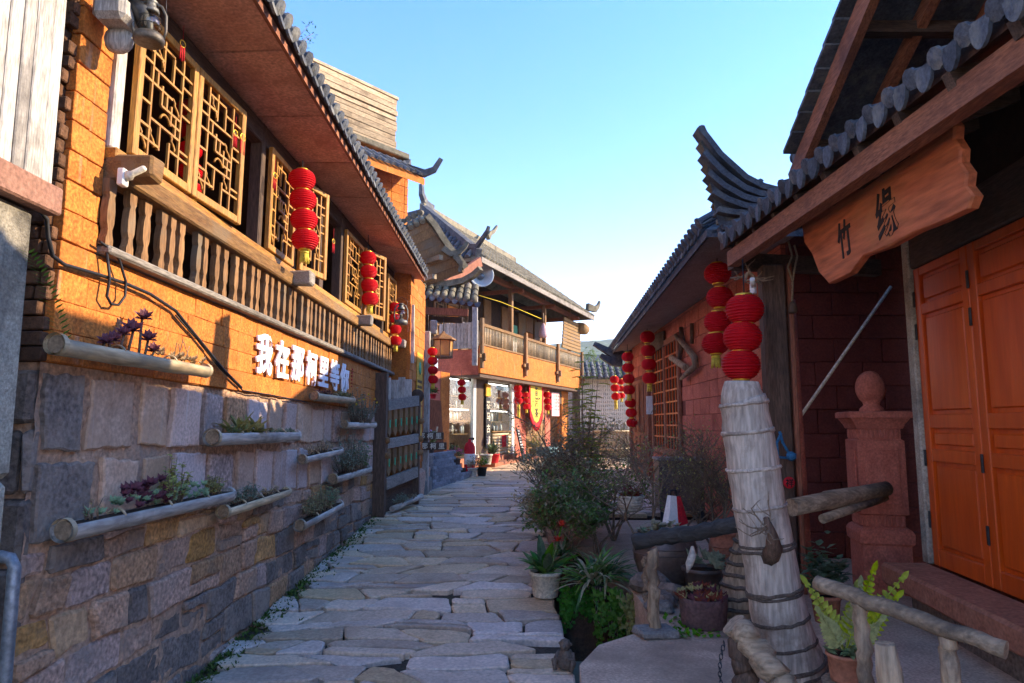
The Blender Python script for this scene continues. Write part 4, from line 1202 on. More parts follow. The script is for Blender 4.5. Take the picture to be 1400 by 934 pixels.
# ------------------------------------------------------------------ right: near house with porch
NHs = RF.root('porch_house')
tag(NHs, 'dark porch house with varnished orange doors and an upswept tiled roof', 'house')
PY0 = 1.2                                             # near end, out of the picture
MB().box(.10, 2.5, PY0, 5.32, .6, 5.2).build('wall', 'red_joint', NHs)
MB().cbox(-.34, -.002, PY0, 5.30, 1.02, 1.172, .02).build('door_sill', 'terracotta', NHs)
MB().box(-.14, .1, PY0, 5.28, .6, 1.018).build('sill_base', 'dark_stone', NHs)
MB().cbox(-.03, .10, 5.22, 5.32, 1.175, 4.0, .01).build('door_jamb', 'grey_concrete', NHs)
MB().cbox(-.02, .10, PY0, 5.215, 3.39, 3.72, .012).build('lintel', 'dark_wood_y', NHs)
MB().box(.02, .10, PY0, 5.3, 3.725, 4.4).build('transom', 'dark_room', NHs)
y = 5.21; k = 0
while y > 1.5:
    W = .755
    f = MB()
    y1, y0 = y, y - W + .006
    f.cbox(.0, .06, y1 - .085, y1, 1.178, 3.385, .006); f.cbox(.0, .06, y0, y0 + .085, 1.178, 3.385, .006)
    rails = (1.178, 1.30), (1.93, 2.02), (2.17, 2.27), (3.02, 3.10), (3.32, 3.385)
    for a, c in rails: f.cbox(.002, .058, y0 + .085, y1 - .085, a, c, .006)
    d = f.build('door_leaf', 'door_wood', NHs)
    for (a, c0), (a2, c2) in zip(rails[:-1], rails[1:]):
        p = MB(); p.box(.03, .05, y0 + .085, y1 - .085, c0, a2); p.cbox(.012, .031, y0 + .115, y1 - .115, c0 + .03, a2 - .03, .018)
        p.build('door_panel', 'door_wood', d)
    for z in (1.5, 1.95, 2.9, 3.15): MB().cbox(-.012, -.001, y1 - .012, y1 + .012, z - .06, z + .06, .003).build('hinge', 'iron', d)
    y -= W; k += 1
# porch eave, beam, rafters
pe = lambda y: 2.0 - .03 * (y - 6) - (2.5 + .116 * y)   # eave line x (world about 2.0) in wall coordinates, small angles
PE1 = 6.05
inv = RF.inv
def wl(x, y, z): return inv @ Vector((x, y, z))
b = MB().bar(wl(2.0, 6.05, 3.68), wl(2.11, .8, 3.68), .10, .135); b.build('eave_beam', 'red_wood_y', NHs)
vs = [wl(1.94, 6.2, 3.80), wl(2.06, .8, 3.80), wl(3.7, .8, 4.45), wl(3.9, 6.2, 4.45)]; vs += [v + Vector((0, 0, .07)) for v in vs]
MB().add(vs, [(0, 1, 2, 3), (7, 6, 5, 4), (0, 4, 5, 1), (1, 5, 6, 2), (2, 6, 7, 3), (3, 7, 4, 0)]).build('porch_roof', 'roof_under', NHs)
vs = [wl(1.96, 6.2, 3.78), wl(2.6, 6.2, 4.04), wl(2.9, 7.6, 4.16), wl(2.2, 7.6, 4.1)]
for i in range(12):
    y = 5.9 - i * .42
    MB().bar(wl(2.0, y, 3.76), wl(3.3, y, 4.24), .06, .08).build('rafter', 'dark_wood_x', NHs)
y = 6.0
slp = math.atan2(.65, 1.7)
while y > 1.2:
    x = 1.95 + .0209 * (6.2 - y)
    p = wl(x - .05, y, 3.86); q = wl(x - .06, y - .095, 3.85)
    o = mk('cap_tile', cap_me, None, NHs, p, (U(-.08, .08), slp, math.pi + .116 + U(-.05, .05))); o.scale = (.82,) * 3
    o = mk('drip_tile', drip_me, None, NHs, q, (U(-.12, .12), .25, math.pi + .116 + U(-.1, .1))); o.scale = (.85, .85, 1.2)
    y -= .19
MB().bar(wl(2.0, 6.12, 3.68), wl(3.5, 6.4, 3.68), .1, .15).build('cross_beam', 'dark_wood_x', NHs)
# the corner horn: fanned stacks of tiles sweeping up to the tip
HY = 6.1
strips = []
for i in range(11):
    t = i / 10
    ex, ey = 953 + 32 * t, 178 + 135 * t ** .85
    sx, sy_ = 1066 - 40 * t, 268 + 34 * t
    mid = [(sx, sy_), (sx - 18 - 10 * (1 - t), sy_ - 2 - 6 * (1 - t) + 6 * t), ((sx * .55 + ex * .45), (sy_ * .66 + ey * .34) + 10 * (1 - t)), ((sx * .25 + ex * .75), (sy_ * .33 + ey * .67) + 8 * (1 - t)), (ex, ey)]
    strips.append((mid, .055, .05, -.04 + .1 * (i % 2)))
horn_px('corner_horn', NHs, strips[::2], HY, .26, 'roof_tile', inv); horn_px('corner_horn', NHs, strips[1::2], HY, .2, 'roof_tile_brown', inv)
cpoly = [(955, 172), (963, 171), (980, 208), (1003, 238), (1028, 254), (1062, 264), (1045, 285), (1018, 305), (1002, 340), (990, 335), (978, 290), (970, 240), (962, 205)]
b = MB()
fr_ = [inv @ at_y(u, v, HY - .05) for u, v in cpoly]; bk = [inv @ at_y(u, v, HY + .11) for u, v in cpoly]
n = len(cpoly)
b.add(fr_ + bk, [tuple(range(n))[::-1], tuple(range(n, 2 * n))] + [(i, (i + 1) % n, n + (i + 1) % n, n + i) for i in range(n)])
b.build('corner_horn', 'roof_tile', NHs)
for (u, v) in ((1090, 215),):
    MB().lathe([(.001, 0), (.07, .004), (.075, .05), (.001, .06)], (0, 0, 0), 12, Matrix.Rotation(math.pi / 2 + .4, 4, 'X')).build('tile_end', 'roof_tile', NHs, inv @ at_y(u, v, HY - .16))
# upper gable roof: rake board and tiles
UX = 2.33
p0, p1 = Vector((UX, 5.35, 4.25)), Vector((UX - .08, 3.95, 4.90))
d_ = (p1 - p0); p2 = p0 + d_ * 1.75
b = MB().bar(inv @ (p0 - d_ * .08), inv @ p2, .06, .17); b.build('rake_board', 'red_wood_y', NHs)
b = MB(); q = [p0 + Vector((.0, .1, .1)), p2 + Vector((0, 0, .12)), p2 + Vector((3.6, 0, .12)), p0 + Vector((3.6, .1, .1))]
q = q + [v + Vector((0, 0, .06)) for v in q]
b.add([inv @ v for v in q], [(3, 2, 1, 0), (4, 5, 6, 7), (0, 1, 5, 4), (1, 2, 6, 5), (2, 3, 7, 6), (3, 0, 4, 7)])
p3 = p2 + Vector((0, -2.2, -.9))
q = [p2 + Vector((0, 0, .121)), p3 + Vector((0, 0, .12)), p3 + Vector((3.6, 0, .12)), p2 + Vector((3.6, 0, .121))]
q = q + [v + Vector((0, 0, .06)) for v in q]
b.add([inv @ v for v in q], [(3, 2, 1, 0), (4, 5, 6, 7), (0, 1, 5, 4), (1, 2, 6, 5), (2, 3, 7, 6), (3, 0, 4, 7)])
b.build('upper_roof', 'roof_tile', NHs)
for k in range(1, 4):
    MB().bar(inv @ (p0 + Vector((.42 * k, 0, .04))), inv @ (p2 + Vector((.42 * k, 0, .04))), .06, .1).build('rafter', 'red_wood_y', NHs)
for t in (.15, .8, 1.5): MB().bar(inv @ (p0 + d_ * t + Vector((.03, 0, .02))), inv @ (p0 + d_ * t + Vector((2.2, 0, .02))), .08, .08).build('purlin', 'dark_wood_x', NHs)
for i in range(14):
    c = p0 + d_ * (i * .125) + Vector((-.045, 0, .165))
    vs = [inv @ (c + d_ * a_ + Vector((x_, 0, zz_))) for a_, x_, zz_ in ((-.02, -.06, .0), (.14, -.06, -.02), (.14, .3, -.02), (-.02, .3, .0), (-.02, -.06, .03), (.14, -.06, .01), (.14, .3, .01), (-.02, .3, .03))]
    MB().add(vs, [(3, 2, 1, 0), (4, 5, 6, 7), (0, 1, 5, 4), (1, 2, 6, 5), (2, 3, 7, 6), (3, 0, 4, 7)]).build('verge_tile', 'roof_tile', NHs)
MB().box(.5, .6, PY0, 5.3, 4.0, 5.6).build('gable_wall', 'dark_wood_y', NHs)
MB().box(1.0, 1.12, 5.30, 7.55, .6, 5.56).build('sun_block_wall', 'shaded_red_earth', NHs)  # unseen wall added to stop sun leaking through the gap between the houses
MB().box(.10, 1.0, 5.20, 5.318, 3.9, 5.0).build('recess_beam', 'dark_wood_x', NHs)
# corner post and its plank
MB().cbox(-.10, .10, -.09, .09, TZ, 3.62, .015).build('corner_post', 'dark_wood_z', NHs, wl(2.34, 6.05, 0)); MB().cbox(-.02, .02, -.07, .07, TZ, 3.62, .008).build('corner_post', 'red_wood_z', NHs, wl(2.47, 6.0, 0))

# hanging name board
e = empty('hanging_name_board', (0, 0, 0), 0, 'reddish live edge timber board with two black brush characters under the porch', 'sign')
bx = 2.25
def onX(u, v): d = ray(u, v); t = bx / d.x; return (d.y * t, d.z * t + CAMZ)
out_ = [(1104, 303), (1112, 292), (1150, 281), (1172, 262), (1190, 258), (1225, 232), (1258, 212), (1262, 195), (1290, 182), (1308, 160), (1319, 172), (1318, 190), (1327, 204), (1326, 222), (1336, 236), (1334, 254), (1345, 268), (1338, 285), (1300, 303), (1262, 318), (1225, 338), (1190, 350), (1172, 374), (1142, 388), (1128, 372), (1119, 348), (1108, 332)]
poly = [onX(u, v) for u, v in out_]
MB().prism(poly[::-1], -.05, 0, lambda a, c, h: (bx - h - .05, a, c), inset=.012, rise=.01).build('board', 'sign_wood', e)
for ch, (u, v), sz, tilt in (('竹', (1165, 326), .23, .1), ('缘', (1223, 291), .28, .12)):
    yy, zz = onX(u, v)
    put_text('brush_character', ch, 'black_ink', e, face_mx(bx - .052, yy, zz) @ Matrix.Rotation(tilt, 4, 'Z'), sz, .002, .004, .8, 1.15)
for y in (3.6, 4.8): MB().tube([(bx + .02, y, 3.5), (bx + .02, y, 4.0)], .012, 5).build('hanger', 'rope', e)

# gate pillar with a ball finial
e = empty('gate_pillar', (3.2, 6.1, .78), math.radians(-12), 'red terracotta gate pillar with moulded cap and ball finial beside the doors', 'pillar')
def sq(prof, mb):
    vs = []; fs = []
    for w, z in prof: vs += [(-w, -w, z), (w, -w, z), (w, w, z), (-w, w, z)]
    for i in range(len(prof) - 1):
        for k in range(4): fs.append((i * 4 + k, i * 4 + (k + 1) % 4, i * 4 + 4 + (k + 1) % 4, i * 4 + 4 + k))
    fs += [(3, 2, 1, 0), tuple(range(len(prof) * 4 - 4, len(prof) * 4))]
    return mb.add(vs, fs)
sq([(.24, 0), (.24, .40), (.265, .42), (.27, .50), (.25, .53), (.22, .55)], MB()).build('base', 'red_terracotta', e)
sq([(.205, .551), (.205, .65), (.235, .66), (.235, 1.28), (.21, 1.29), (.21, 1.38)], MB()).build('shaft', 'red_terracotta', e)
sq([(.23, 1.381), (.25, 1.42), (.29, 1.47), (.31, 1.475), (.31, 1.52), (.29, 1.53)], MB()).build('cap', 'red_terracotta', e)
MB().lathe([(.13, 1.531), (.12, 1.56), (.08, 1.59), (.09, 1.61)] + [(.155 * math.sin(a), 1.74 - .155 * math.cos(a)) for a in [.62 + i * (math.pi - .64) / 10 for i in range(11)]], seg=20).build('ball_finial', 'red_terracotta', e)
for sx, sy, ax in ((0, -1, 0), (-1, 0, 1)):
    for k in range(8):
        o = -.175 + k * .05
        for z0, z1 in ((.56, .645), (1.30, 1.375)):
            if ax == 0: MB().cbox(o - .014, o + .014, -.222, -.2065, z0, z1, .004).build('flute', 'red_terracotta', e)
            else: MB().cbox(-.222, -.2065, o - .014, o + .014, z0, z1, .004).build('flute', 'red_terracotta', e)
    if ax == 0: MB().cbox(-.17, .17, -.25, -.236, .74, 1.2, .012).build('carved_panel', 'red_terracotta', e)
    else: MB().cbox(-.25, -.236, -.17, .17, .74, 1.2, .012).build('carved_panel', 'red_terracotta', e)
e.scale = (.8, .8, 1.0)
# red drain pipe, white conduit
e = tag(MB().tube([(2.74, 6.55, TZ), (2.72, 6.55, 2.0), (2.70, 6.55, 3.4)], .055, 12).build('drain_pipe', 'red_terracotta'), 'upright red brown drain pipe beside the porch post', 'pipe')
p, q = at_y(1080, 590, 6.9), at_y(1218, 392, 6.9)
tag(MB().tube([p, p.lerp(q, .5), q], .017, 8).build('white_conduit', 'cream'), 'thin pale conduit slanting across the dark porch recess', 'conduit')
# ------------------------------------------------------------------ plants: small builders
ROT = Matrix.Rotation(.75, 3, Vector((.7, .7, 0)))        # rosettes lean out towards the light of the lane
def rosette(mb, c, r, n=14, lift=.5, w=.5):
    c = Vector(c); r *= 1.35
    for i in range(n):
        a = i * 2.4; k = i / n
        d = ROT @ Vector((math.cos(a), math.sin(a), lift + 1.4 * (1 - k)))
        mb.leaf(c, d, ROT @ Vector((0, 0, 1)), r * (.55 + .5 * k), r * w, fold=.35, n=2)
def bush(lf, tw, c, rx, ry, h, n, ll, lw, per=10, up=.4, tr=.004):
    c = Vector(c)
    for i in range(n):
        a = U(0, 6.283); q = math.sqrt(R.random())
        base = c + Vector((math.cos(a) * rx * q * .6, math.sin(a) * ry * q * .6, 0))
        tip = c + Vector((math.cos(a) * rx * q, math.sin(a) * ry * q, 1.15 * h * U(.45, 1.05) * (1.1 - .5 * q * q)))
        mid = base.lerp(tip, .5) + Vector((U(-.02, .02), U(-.02, .02), 0))
        if tw is not None: tw.tube([base, mid, tip], [tr * 1.5, tr, tr * .5], 4)
        for k in range(per):
            t = U(.25, 1.05); p = (base.lerp(mid, t * 2) if t < .5 else mid.lerp(tip, t * 2 - 1))
            b = U(0, 6.283)
            lf.leaf(p, (math.cos(b), math.sin(b), U(-.2, .9)), (0, 0, 1), 1.35 * ll * U(.6, 1.25), 1.5 * lw * U(.7, 1.2), droop=U(0, .3), n=2 if ll > .05 else 1)
def strap(mb, c, n, L, w, spread=.8, el=(.5, 1.2), droop=.5, seg=6, ax=None):
    c = Vector(c)
    for i in range(n):
        a = U(0, 6.283); e_ = U(*el); l = L * U(.6, 1.1)
        d = Vector((math.cos(a) * math.cos(e_) * spread, math.sin(a) * math.cos(e_) * spread, math.sin(e_)))
        if ax: d += Vector(ax)
        mb.leaf(c + Vector((U(-.02, .02), U(-.02, .02), 0)), d, (0, 0, 1), l, w, droop=droop * U(.6, 1.3), fold=.3, n=seg)
def foliage(mb, m, par, name='foliage'): return tag(mb.build(name, m, par), kind='stuff')

# ------------------------------------------------------------------ red lanterns
LSEG = 18
prof = []
for i in range(23):
    a = .42 + (math.pi - .84) * i / 22
    r_ = .5 * math.sin(a) ** .75 - (.034 if i % 2 else 0)
    prof.append((r_, -.36 * math.cos(a) / math.cos(.42)))
lan_me = MB().lathe(prof, seg=24, smooth=False).mesh('lantern'); lan_me.materials.append(MT['lantern_red'])
cap_lan = MB().lathe([(.20, -.045), (.215, -.04), (.215, .04), (.20, .045)], seg=14).mesh('lantern_cap'); cap_lan.materials.append(MT['gold'])
tas = MB()
tas.lathe([(.10, 0), (.16, -.05), (.17, -.12)], seg=10)
for i in range(16):
    a = i * .3927; tas.tube([(math.cos(a) * .13, math.sin(a) * .13, -.1), (math.cos(a) * .16 + U(-.02, .02), math.sin(a) * .16 + U(-.02, .02), -.46 + U(-.05, .05))], .022, 4)
tas_me = tas.mesh('tassel'); tas_me.materials.append(MT['tassel'])
def lantern_string(centres, dia, label, group=None, tassel=True, cord=.25, tl=1.0):
    """centres: world positions of the lanterns, top one first"""
    top = Vector(centres[0])
    e = empty('lantern_string', top + Vector((0, 0, cord + .36 * dia)), 0, label, 'lantern', group)
    o_ = e.location
    MB().tube([(0, 0, 0), (0, 0, -cord - .1)], .006, 5).build('cord', 'cable', e)
    for c in centres:
        l = mk('lantern', lan_me, None, e, Vector(c) - o_, (U(-.04, .04), U(-.04, .04), U(0, 6))); l.scale = (dia,) * 3
        for z in (.37, -.37): mk('lantern_cap', cap_lan, None, l, (0, 0, z))
    if tassel:
        t = mk('tassel', tas_me, None, e, Vector(centres[-1]) - o_ + Vector((0, 0, -.40 * dia))); t.scale = (dia, dia, dia * tl)
    return e
def col_px(p0, p1, n, y): return [at_y(p0[0] + (p1[0] - p0[0]) * i / (n - 1), p0[1] + (p1[1] - p0[1]) * i / (n - 1), y) for i in range(n)]
def lan(p0, p1, n, y, dpx, *a, **k): return lantern_string(col_px(p0, p1, n, y), dpx / FPX * y * 1.0, *a, **k)
lan((413, 246), (417, 328), 4, 6.35, 38, 'string of four red lanterns hanging in front of the open lattice casement', cord=.10)
lan((503, 353), (506, 409), 4, 9.35, 24, 'string of four red lanterns under the tea house eave before its last bay')
lan((540, 420), (541, 466), 4, 11.2, 17, 'string of four red lanterns beside the hanging plank sign')
lan((591, 481), (592, 519), 4, 13.2, 15, 'string of four red lanterns on the grey post by the flower stand')
lan((258, 150), (262, 262), 5, 4.95 * 1.08, 33, 'red lanterns glimpsed inside the room through the second lattice window', tassel=False)
SFY = lambda u, v, n: SF.w(n, *SF.px(u, v, n))
def slan(p0, p1, n, off, dpx, *a, **k):
    c = [SFY(p0[0] + (p1[0] - p0[0]) * i / (n - 1), p0[1] + (p1[1] - p0[1]) * i / (n - 1), off) for i in range(n)]
    return lantern_string(c, dpx / FPX * c[0].y, *a, **k)
slan((631, 523), (632, 543), 3, -.2, 12, 'short string of three red lanterns under the balcony before the left shelves')
slan((708, 531), (709, 548), 3, -.2, 12, 'red lanterns with a long yellow tassel beside the yellow banner', tl=3.4)
slan((719, 540), (720, 556), 3, -.15, 10, 'red lanterns half behind the left edge of the yellow banner')
slan((748, 540), (749, 557), 3, -.2, 11, 'short red lantern string between the yellow banner and the pink notice')
lantern_string([at_y(u, v, 8.0) for u, v in ((981, 374), (984, 407), (981, 440), (978, 470))], 38 / FPX * 8.0, 'string of four red lanterns at the near end of the red house eave', cord=.5)
lantern_string([at_y(u, v, 5.7) for u, v in ((1018, 423), (1015, 461), (1013, 499))], 53 / FPX * 5.7, 'large red lanterns hanging just above the giant bamboo post', cord=.32, tassel=False)
lan((885, 461), (888, 517), 4, 14.2, 21, 'string of four red lanterns in front of the red house lattice window', cord=.1)
lan((858, 488), (860, 533), 4, 16.6, 17, 'upper red lantern string by the door of the red house', cord=.2)
lan((862, 551), (864, 578), 3, 16.9, 16, 'lower red lanterns hanging beneath the string at the red house door', cord=.15, tassel=False)
lan((840, 519), (842, 542), 3, 20.0, 13, 'small red lantern string at the far corner of the red house', cord=.6, tl=2)
lan((849, 522), (850, 541), 3, 21.0, 10, 'small red lantern string before the lattice garden wall', cord=.6)

# ------------------------------------------------------------------ big white lettering on the wall
chars = '我在那柯里等你'
us = [(363, 491), (390, 497), (411, 501), (428, 505), (443, 510), (457, 514), (469, 516)]
e = LF.root('wall_lettering'); tag(e, 'raised white characters spelling a greeting on the orange wall', 'lettering')
yl, zl = LF.px(345, 462), LF.px(475, 500)
for i, ch in enumerate(chars):
    yy = 6.09 + i * .432; zz = 2.83
    put_text('character', ch, 'white_letter', e, face_x(.035, yy, zz), .365, .008, .010, 1.0, 1.04)
for i, ch in enumerate('nakeli'):
    put_text('small_character', ch, 'red_ink', e, face_x(.03, 9.05, 2.98 - i * .045) @ Matrix.Rotation(-math.pi / 2, 4, 'Z'), .06, .006, .002)

# ------------------------------------------------------------------ bamboo planters on the stone wall
def planter(pA, pB, dpx, kind, label, m='bamboo_grey_y', n_off=.10, rings=3, drop=0.0):
    A = Vector((n_off,) + LF.px(pA[0], pA[1], n_off)); B = Vector((n_off,) + LF.px(pB[0], pB[1], n_off))
    A, B = LF.m @ A, LF.m @ B
    L_ = (B - A).length; r0 = dpx / FPX * A.y * .5; r1 = r0 * .92
    e = empty('bamboo_planter', A, 0, label, 'planter', 'split bamboo planters on the stone wall')
    e.rotation_euler = (B - A).to_track_quat('Y', 'Z').to_euler()
    # open trough: three quarters of a cane
    seg = 14; a0, a1 = math.radians(-208), math.radians(28)
    b = MB(); vs = []; fs = []; N_ = 9
    for i in range(N_ + 1):
        t = i / N_; rr = r0 + (r1 - r0) * t + (.004 if i in (3, 6) else 0)
        for k in range(seg + 1):
            a = a0 + (a1 - a0) * k / seg
            vs.append((math.cos(a) * rr, L_ * t, math.sin(a) * rr))
        for k in range(seg + 1):
            a = a0 + (a1 - a0) * k / seg
            vs.append((math.cos(a) * rr * .86, L_ * t, math.sin(a) * rr * .86))
    w = 2 * (seg + 1)
    for i in range(N_):
        for k in range(seg):
            o = i * w
            fs.append((o + k, o + k + 1, o + w + k + 1, o + w + k))
            fs.append((o + seg + 1 + k + 1, o + seg + 1 + k, o + w + seg + 1 + k, o + w + seg + 1 + k + 1))
        fs.append((o, o + w, o + w + seg + 1, o + seg + 1)); fs.append((o + seg, o + 2 * seg + 1, o + w + 2 * seg + 1, o + w + seg))
    b.add(vs, fs, True); b.build('trough', m, e)
    for t in (0.0, 1.0):
        rr = r0 if t == 0 else r1
        q = MB(); q.tube([(0, L_ * t - .001, 0), (0, L_ * t + .035 * (1 - 2 * t), 0)], rr * 1.03, 16, cap=False); q.tube([(0, L_ * t + .03 * (1 - 2 * t), 0), (0, L_ * t + .034 * (1 - 2 * t), 0)], rr * .95, 16)
        q.build('end_ring', m if t else 'bamboo_y', e)
        MB().tube([(0, L_ * t + .012 * (1 - 2 * t), 0), (0, L_ * t + .03 * (1 - 2 * t), 0)], rr * .8, 14).build('end_wall', 'bamboo_end', e)
    for i in range(rings):
        t = (i + .9) / (rings + .8)
        MB().tube([(math.cos(a) * (r0 * .97), L_ * t, math.sin(a) * r0 * .97) for a in [math.radians(d) for d in range(20, 161, 10)]], r0 * .09 + .002, 5).build('node_ring', 'bamboo_y', e)
    MB().box(-r0 * .75, r0 * .75, .04, L_ - .04, -r0 * .4, r0 * .45).build('soil', 'soil', e)
    MB().tube([(-r0, L_ * .5, r0 * .1), (-n_off - .02, L_ * .5, r0 * .3)], .006, 5).build('hook', 'iron', e)
    kind(e, L_, r0 * .4)
    return e
def k_purple(e, L_, z):
    lf, tw, dr = MB(), MB(), MB()
    for t, h, r_ in ((.28, .05, .055), (.34, .10, .05), (.39, .13, .07), (.46, .22, .06), (.50, .10, .06), (.54, .04, .05), (.24, .03, .05)):
        tw.tube([(0, L_ * t, z), (U(-.02, .02), L_ * t + .02, z + h)], .008, 5); rosette(lf, (0, L_ * t + .02, z + h), r_, 16, .35)
    for i in range(26): t = U(.56, .95); rosette(dr, (U(-.02, .02), L_ * t, z + U(.0, .05)), .03, 8, .5)
    fern = MB()
    p0 = Vector((0.0, .06, z)); p1 = Vector((.05, -.12, z + .26)); p2 = Vector((.08, -.34, z + .36))
    for i in range(20):
        t = i / 20; p = p0.lerp(p1, t).lerp(p1.lerp(p2, t), t)
        for s_ in (-1, 1): fern.leaf(p, (s_ * .7, -.3, .3), (0, 0, 1), .08 * (1 - .4 * t), .016, n=1)
    foliage(lf, 'leaf_purple', e); foliage(dr, 'leaf_dry', e); foliage(tw, 'twig', e, 'stems'); foliage(fern, 'leaf_mid', e, 'fern_frond')
    for i in range(5):
        t = U(.7, .95); MB().tube([(0, L_ * t, z), (U(-.05, .05), L_ * t + U(-.06, .06), z + U(.08, .16))], .003, 4).build('stem', 'twig', e)
def k_strap(e, L_, z):
    a, b, c = MB(), MB(), MB()
    for t in (.2, .28, .36, .44, .5): strap(a, (0, L_ * t, z), 12, .26, .036, .9, (.3, 1.1), .25, 4)
    for i in range(18): rosette(b, (U(-.03, .03), L_ * U(.6, .96), z + U(0, .03)), .028, 9)
    bush(c, None, (0, L_ * .2, z), .05, .1, .06, 20, .03, .014, 5)
    foliage(a, 'leaf_olive', e); foliage(b, 'leaf_grey', e); foliage(c, 'leaf_mid', e)
def k_mixed(e, L_, z):
    p, g_, y_, tw, d_ = MB(), MB(), MB(), MB(), MB()
    for i in range(24): rosette(p, (U(-.03, .04), L_ * U(.26, .5), z + U(.02, .17)), U(.03, .05), 12)
    for i in range(46): rosette(g_, (U(-.03, .04), L_ * U(.08, .96), z + U(.01, .09)), U(.022, .04), 12)
    bush(y_, tw, (0, L_ * .55, z), .07, .17, .24, 34, .03, .02, 12)
    bush(d_, tw, (0, L_ * .84, z), .05, .16, .12, 26, .03, .014, 9)
    bush(d_, tw, (0, L_ * .12, z), .04, .1, .14, 5, .02, .01, 2)
    foliage(p, 'leaf_purple', e); foliage(g_, 'leaf_pale', e); foliage(y_, 'leaf_yellow', e); foliage(d_, 'leaf_olive', e); foliage(tw, 'twig', e, 'stems')
def k_small(e, L_, z):
    a, tw, b = MB(), MB(), MB()
    bush(a, tw, (0, L_ * .28, z), .05, L_ * .22, .13, 36, .03, .015, 9); bush(b, tw, (0, L_ * .65, z), .04, L_ * .25, .06, 20, .025, .012, 6)
    foliage(a, 'leaf_grey', e); foliage(b, 'leaf_dry', e); foliage(tw, 'twig', e, 'stems')
def k_grey(e, L_, z):
    a, tw, b = MB(), MB(), MB()
    bush(a, tw, (0, L_ * .5, z), .08, L_ * .46, .25, 60, .035, .016, 11); bush(b, tw, (0, L_ * .75, z), .06, L_ * .2, .2, 20, .04, .02, 8)
    foliage(a, 'leaf_olive', e); foliage(b, 'leaf_pale', e); foliage(tw, 'twig', e, 'stems')
def k_dry(e, L_, z):
    a, tw = MB(), MB(); bush(a, tw, (0, L_ * .5, z), .05, L_ * .42, .12, 46, .025, .012, 6); foliage(a, 'leaf_dry', e); foliage(tw, 'twig', e, 'stems')
def k_tall(e, L_, z):
    a, tw, b = MB(), MB(), MB()
    bush(a, tw, (0, L_ * .45, z), .12, L_ * .48, .42, 70, .035, .014, 13); bush(b, tw, (0, L_ * .7, z), .1, L_ * .3, .34, 24, .04, .016, 10)
    foliage(a, 'leaf_grey', e); foliage(b, 'leaf_mid', e); foliage(tw, 'twig', e, 'stems')
def k_flower(e, L_, z):
    a, tw, b = MB(), MB(), MB(); bush(a, tw, (0, L_ * .5, z), .14, L_ * .52, .36, 70, .03, .014, 12)
    for i in range(7): rosette(b, (U(.0, .12), L_ * U(.2, 1.1), z + U(.22, .40)), .028, 8, .6)
    foliage(a, 'leaf_grey', e); foliage(b, 'flower_yellow', e, 'flower'); foliage(tw, 'twig', e, 'stems')
def k_red(e, L_, z):
    a, tw, b = MB(), MB(), MB(); bush(a, tw, (0, L_ * .25, z), .05, L_ * .2, .05, 22, .03, .015, 6); bush(b, tw, (0, L_ * .7, z), .06, L_ * .3, .06, 30, .03, .014, 9)
    foliage(a, 'leaf_purple', e); foliage(b, 'leaf_olive', e); foliage(tw, 'twig', e, 'stems')
planter((74, 470), (282, 507), 31, k_purple, 'tan bamboo planter of purple rosettes, fixed above the stone wall edge', 'bamboo_y', .12, 2)
planter((289, 598), (404, 595), 24, k_strap, 'bamboo planter with a leafy strap plant below the white lettering', rings=3)
planter((84, 726), (314, 676), 32, k_mixed, 'longest grey bamboo planter, full of red and yellow green succulents', rings=3)
planter((304, 700), (392, 672), 19, k_small, 'thin tan bamboo planter with sparse succulents right of the longest planter', 'bamboo_y')
planter((409, 719), (464, 690), 17, k_grey, 'lowest bamboo planter with olive leaves above the dark rubble', rings=2)
planter((412, 628), (465, 616), 14, k_dry, 'short bamboo planter of dried brown plants above the bushy one', rings=2)
planter((454, 655), (503, 641), 15, k_tall, 'bamboo planter with tall bushy grey green plants next to the rack', rings=1)
planter((470, 580), (511, 581), 12, k_flower, 'bamboo planter with yellow flowers level with the top of the rack', rings=1)
planter((429, 541), (481, 547), 14, k_red, 'small bamboo planter right under the last white character', 'bamboo_y', rings=1)

# ------------------------------------------------------------------ things on and about the tea house
def at_l(u, v, n): y, z = LF.px(u, v, n); return LF.w(n, y, z)
cab = [(34, 275), (52, 285), (64, 300), (66, 325), (72, 350), (88, 362), (130, 374), (170, 387), (205, 402), (240, 425), (275, 468), (305, 505), (330, 530)]
tag(MB().tube([at_l(u, v, .03) for u, v in cab], .011, 7).build('cable', 'cable'), 'thick black cable sagging across the orange wall', 'cable')
lp = [(146, 345), (150, 380), (146, 405), (152, 416), (162, 417), (171, 405), (172, 385), (163, 355), (150, 340), (136, 330)]
tag(MB().tube([at_l(u, v, .05) for u, v in lp], .008, 6).build('cable_loop', 'cable'), 'loop of black cable hanging from the balustrade corner', 'cable')
cab = [(240, 428), (270, 462), (300, 500), (332, 531), (370, 537), (420, 547)]
tag(MB().tube([at_l(u, v + 3, .025) for u, v in cab], .006, 6).build('thin_cable', 'cable'), 'thin black wire running under the white lettering', 'cable')
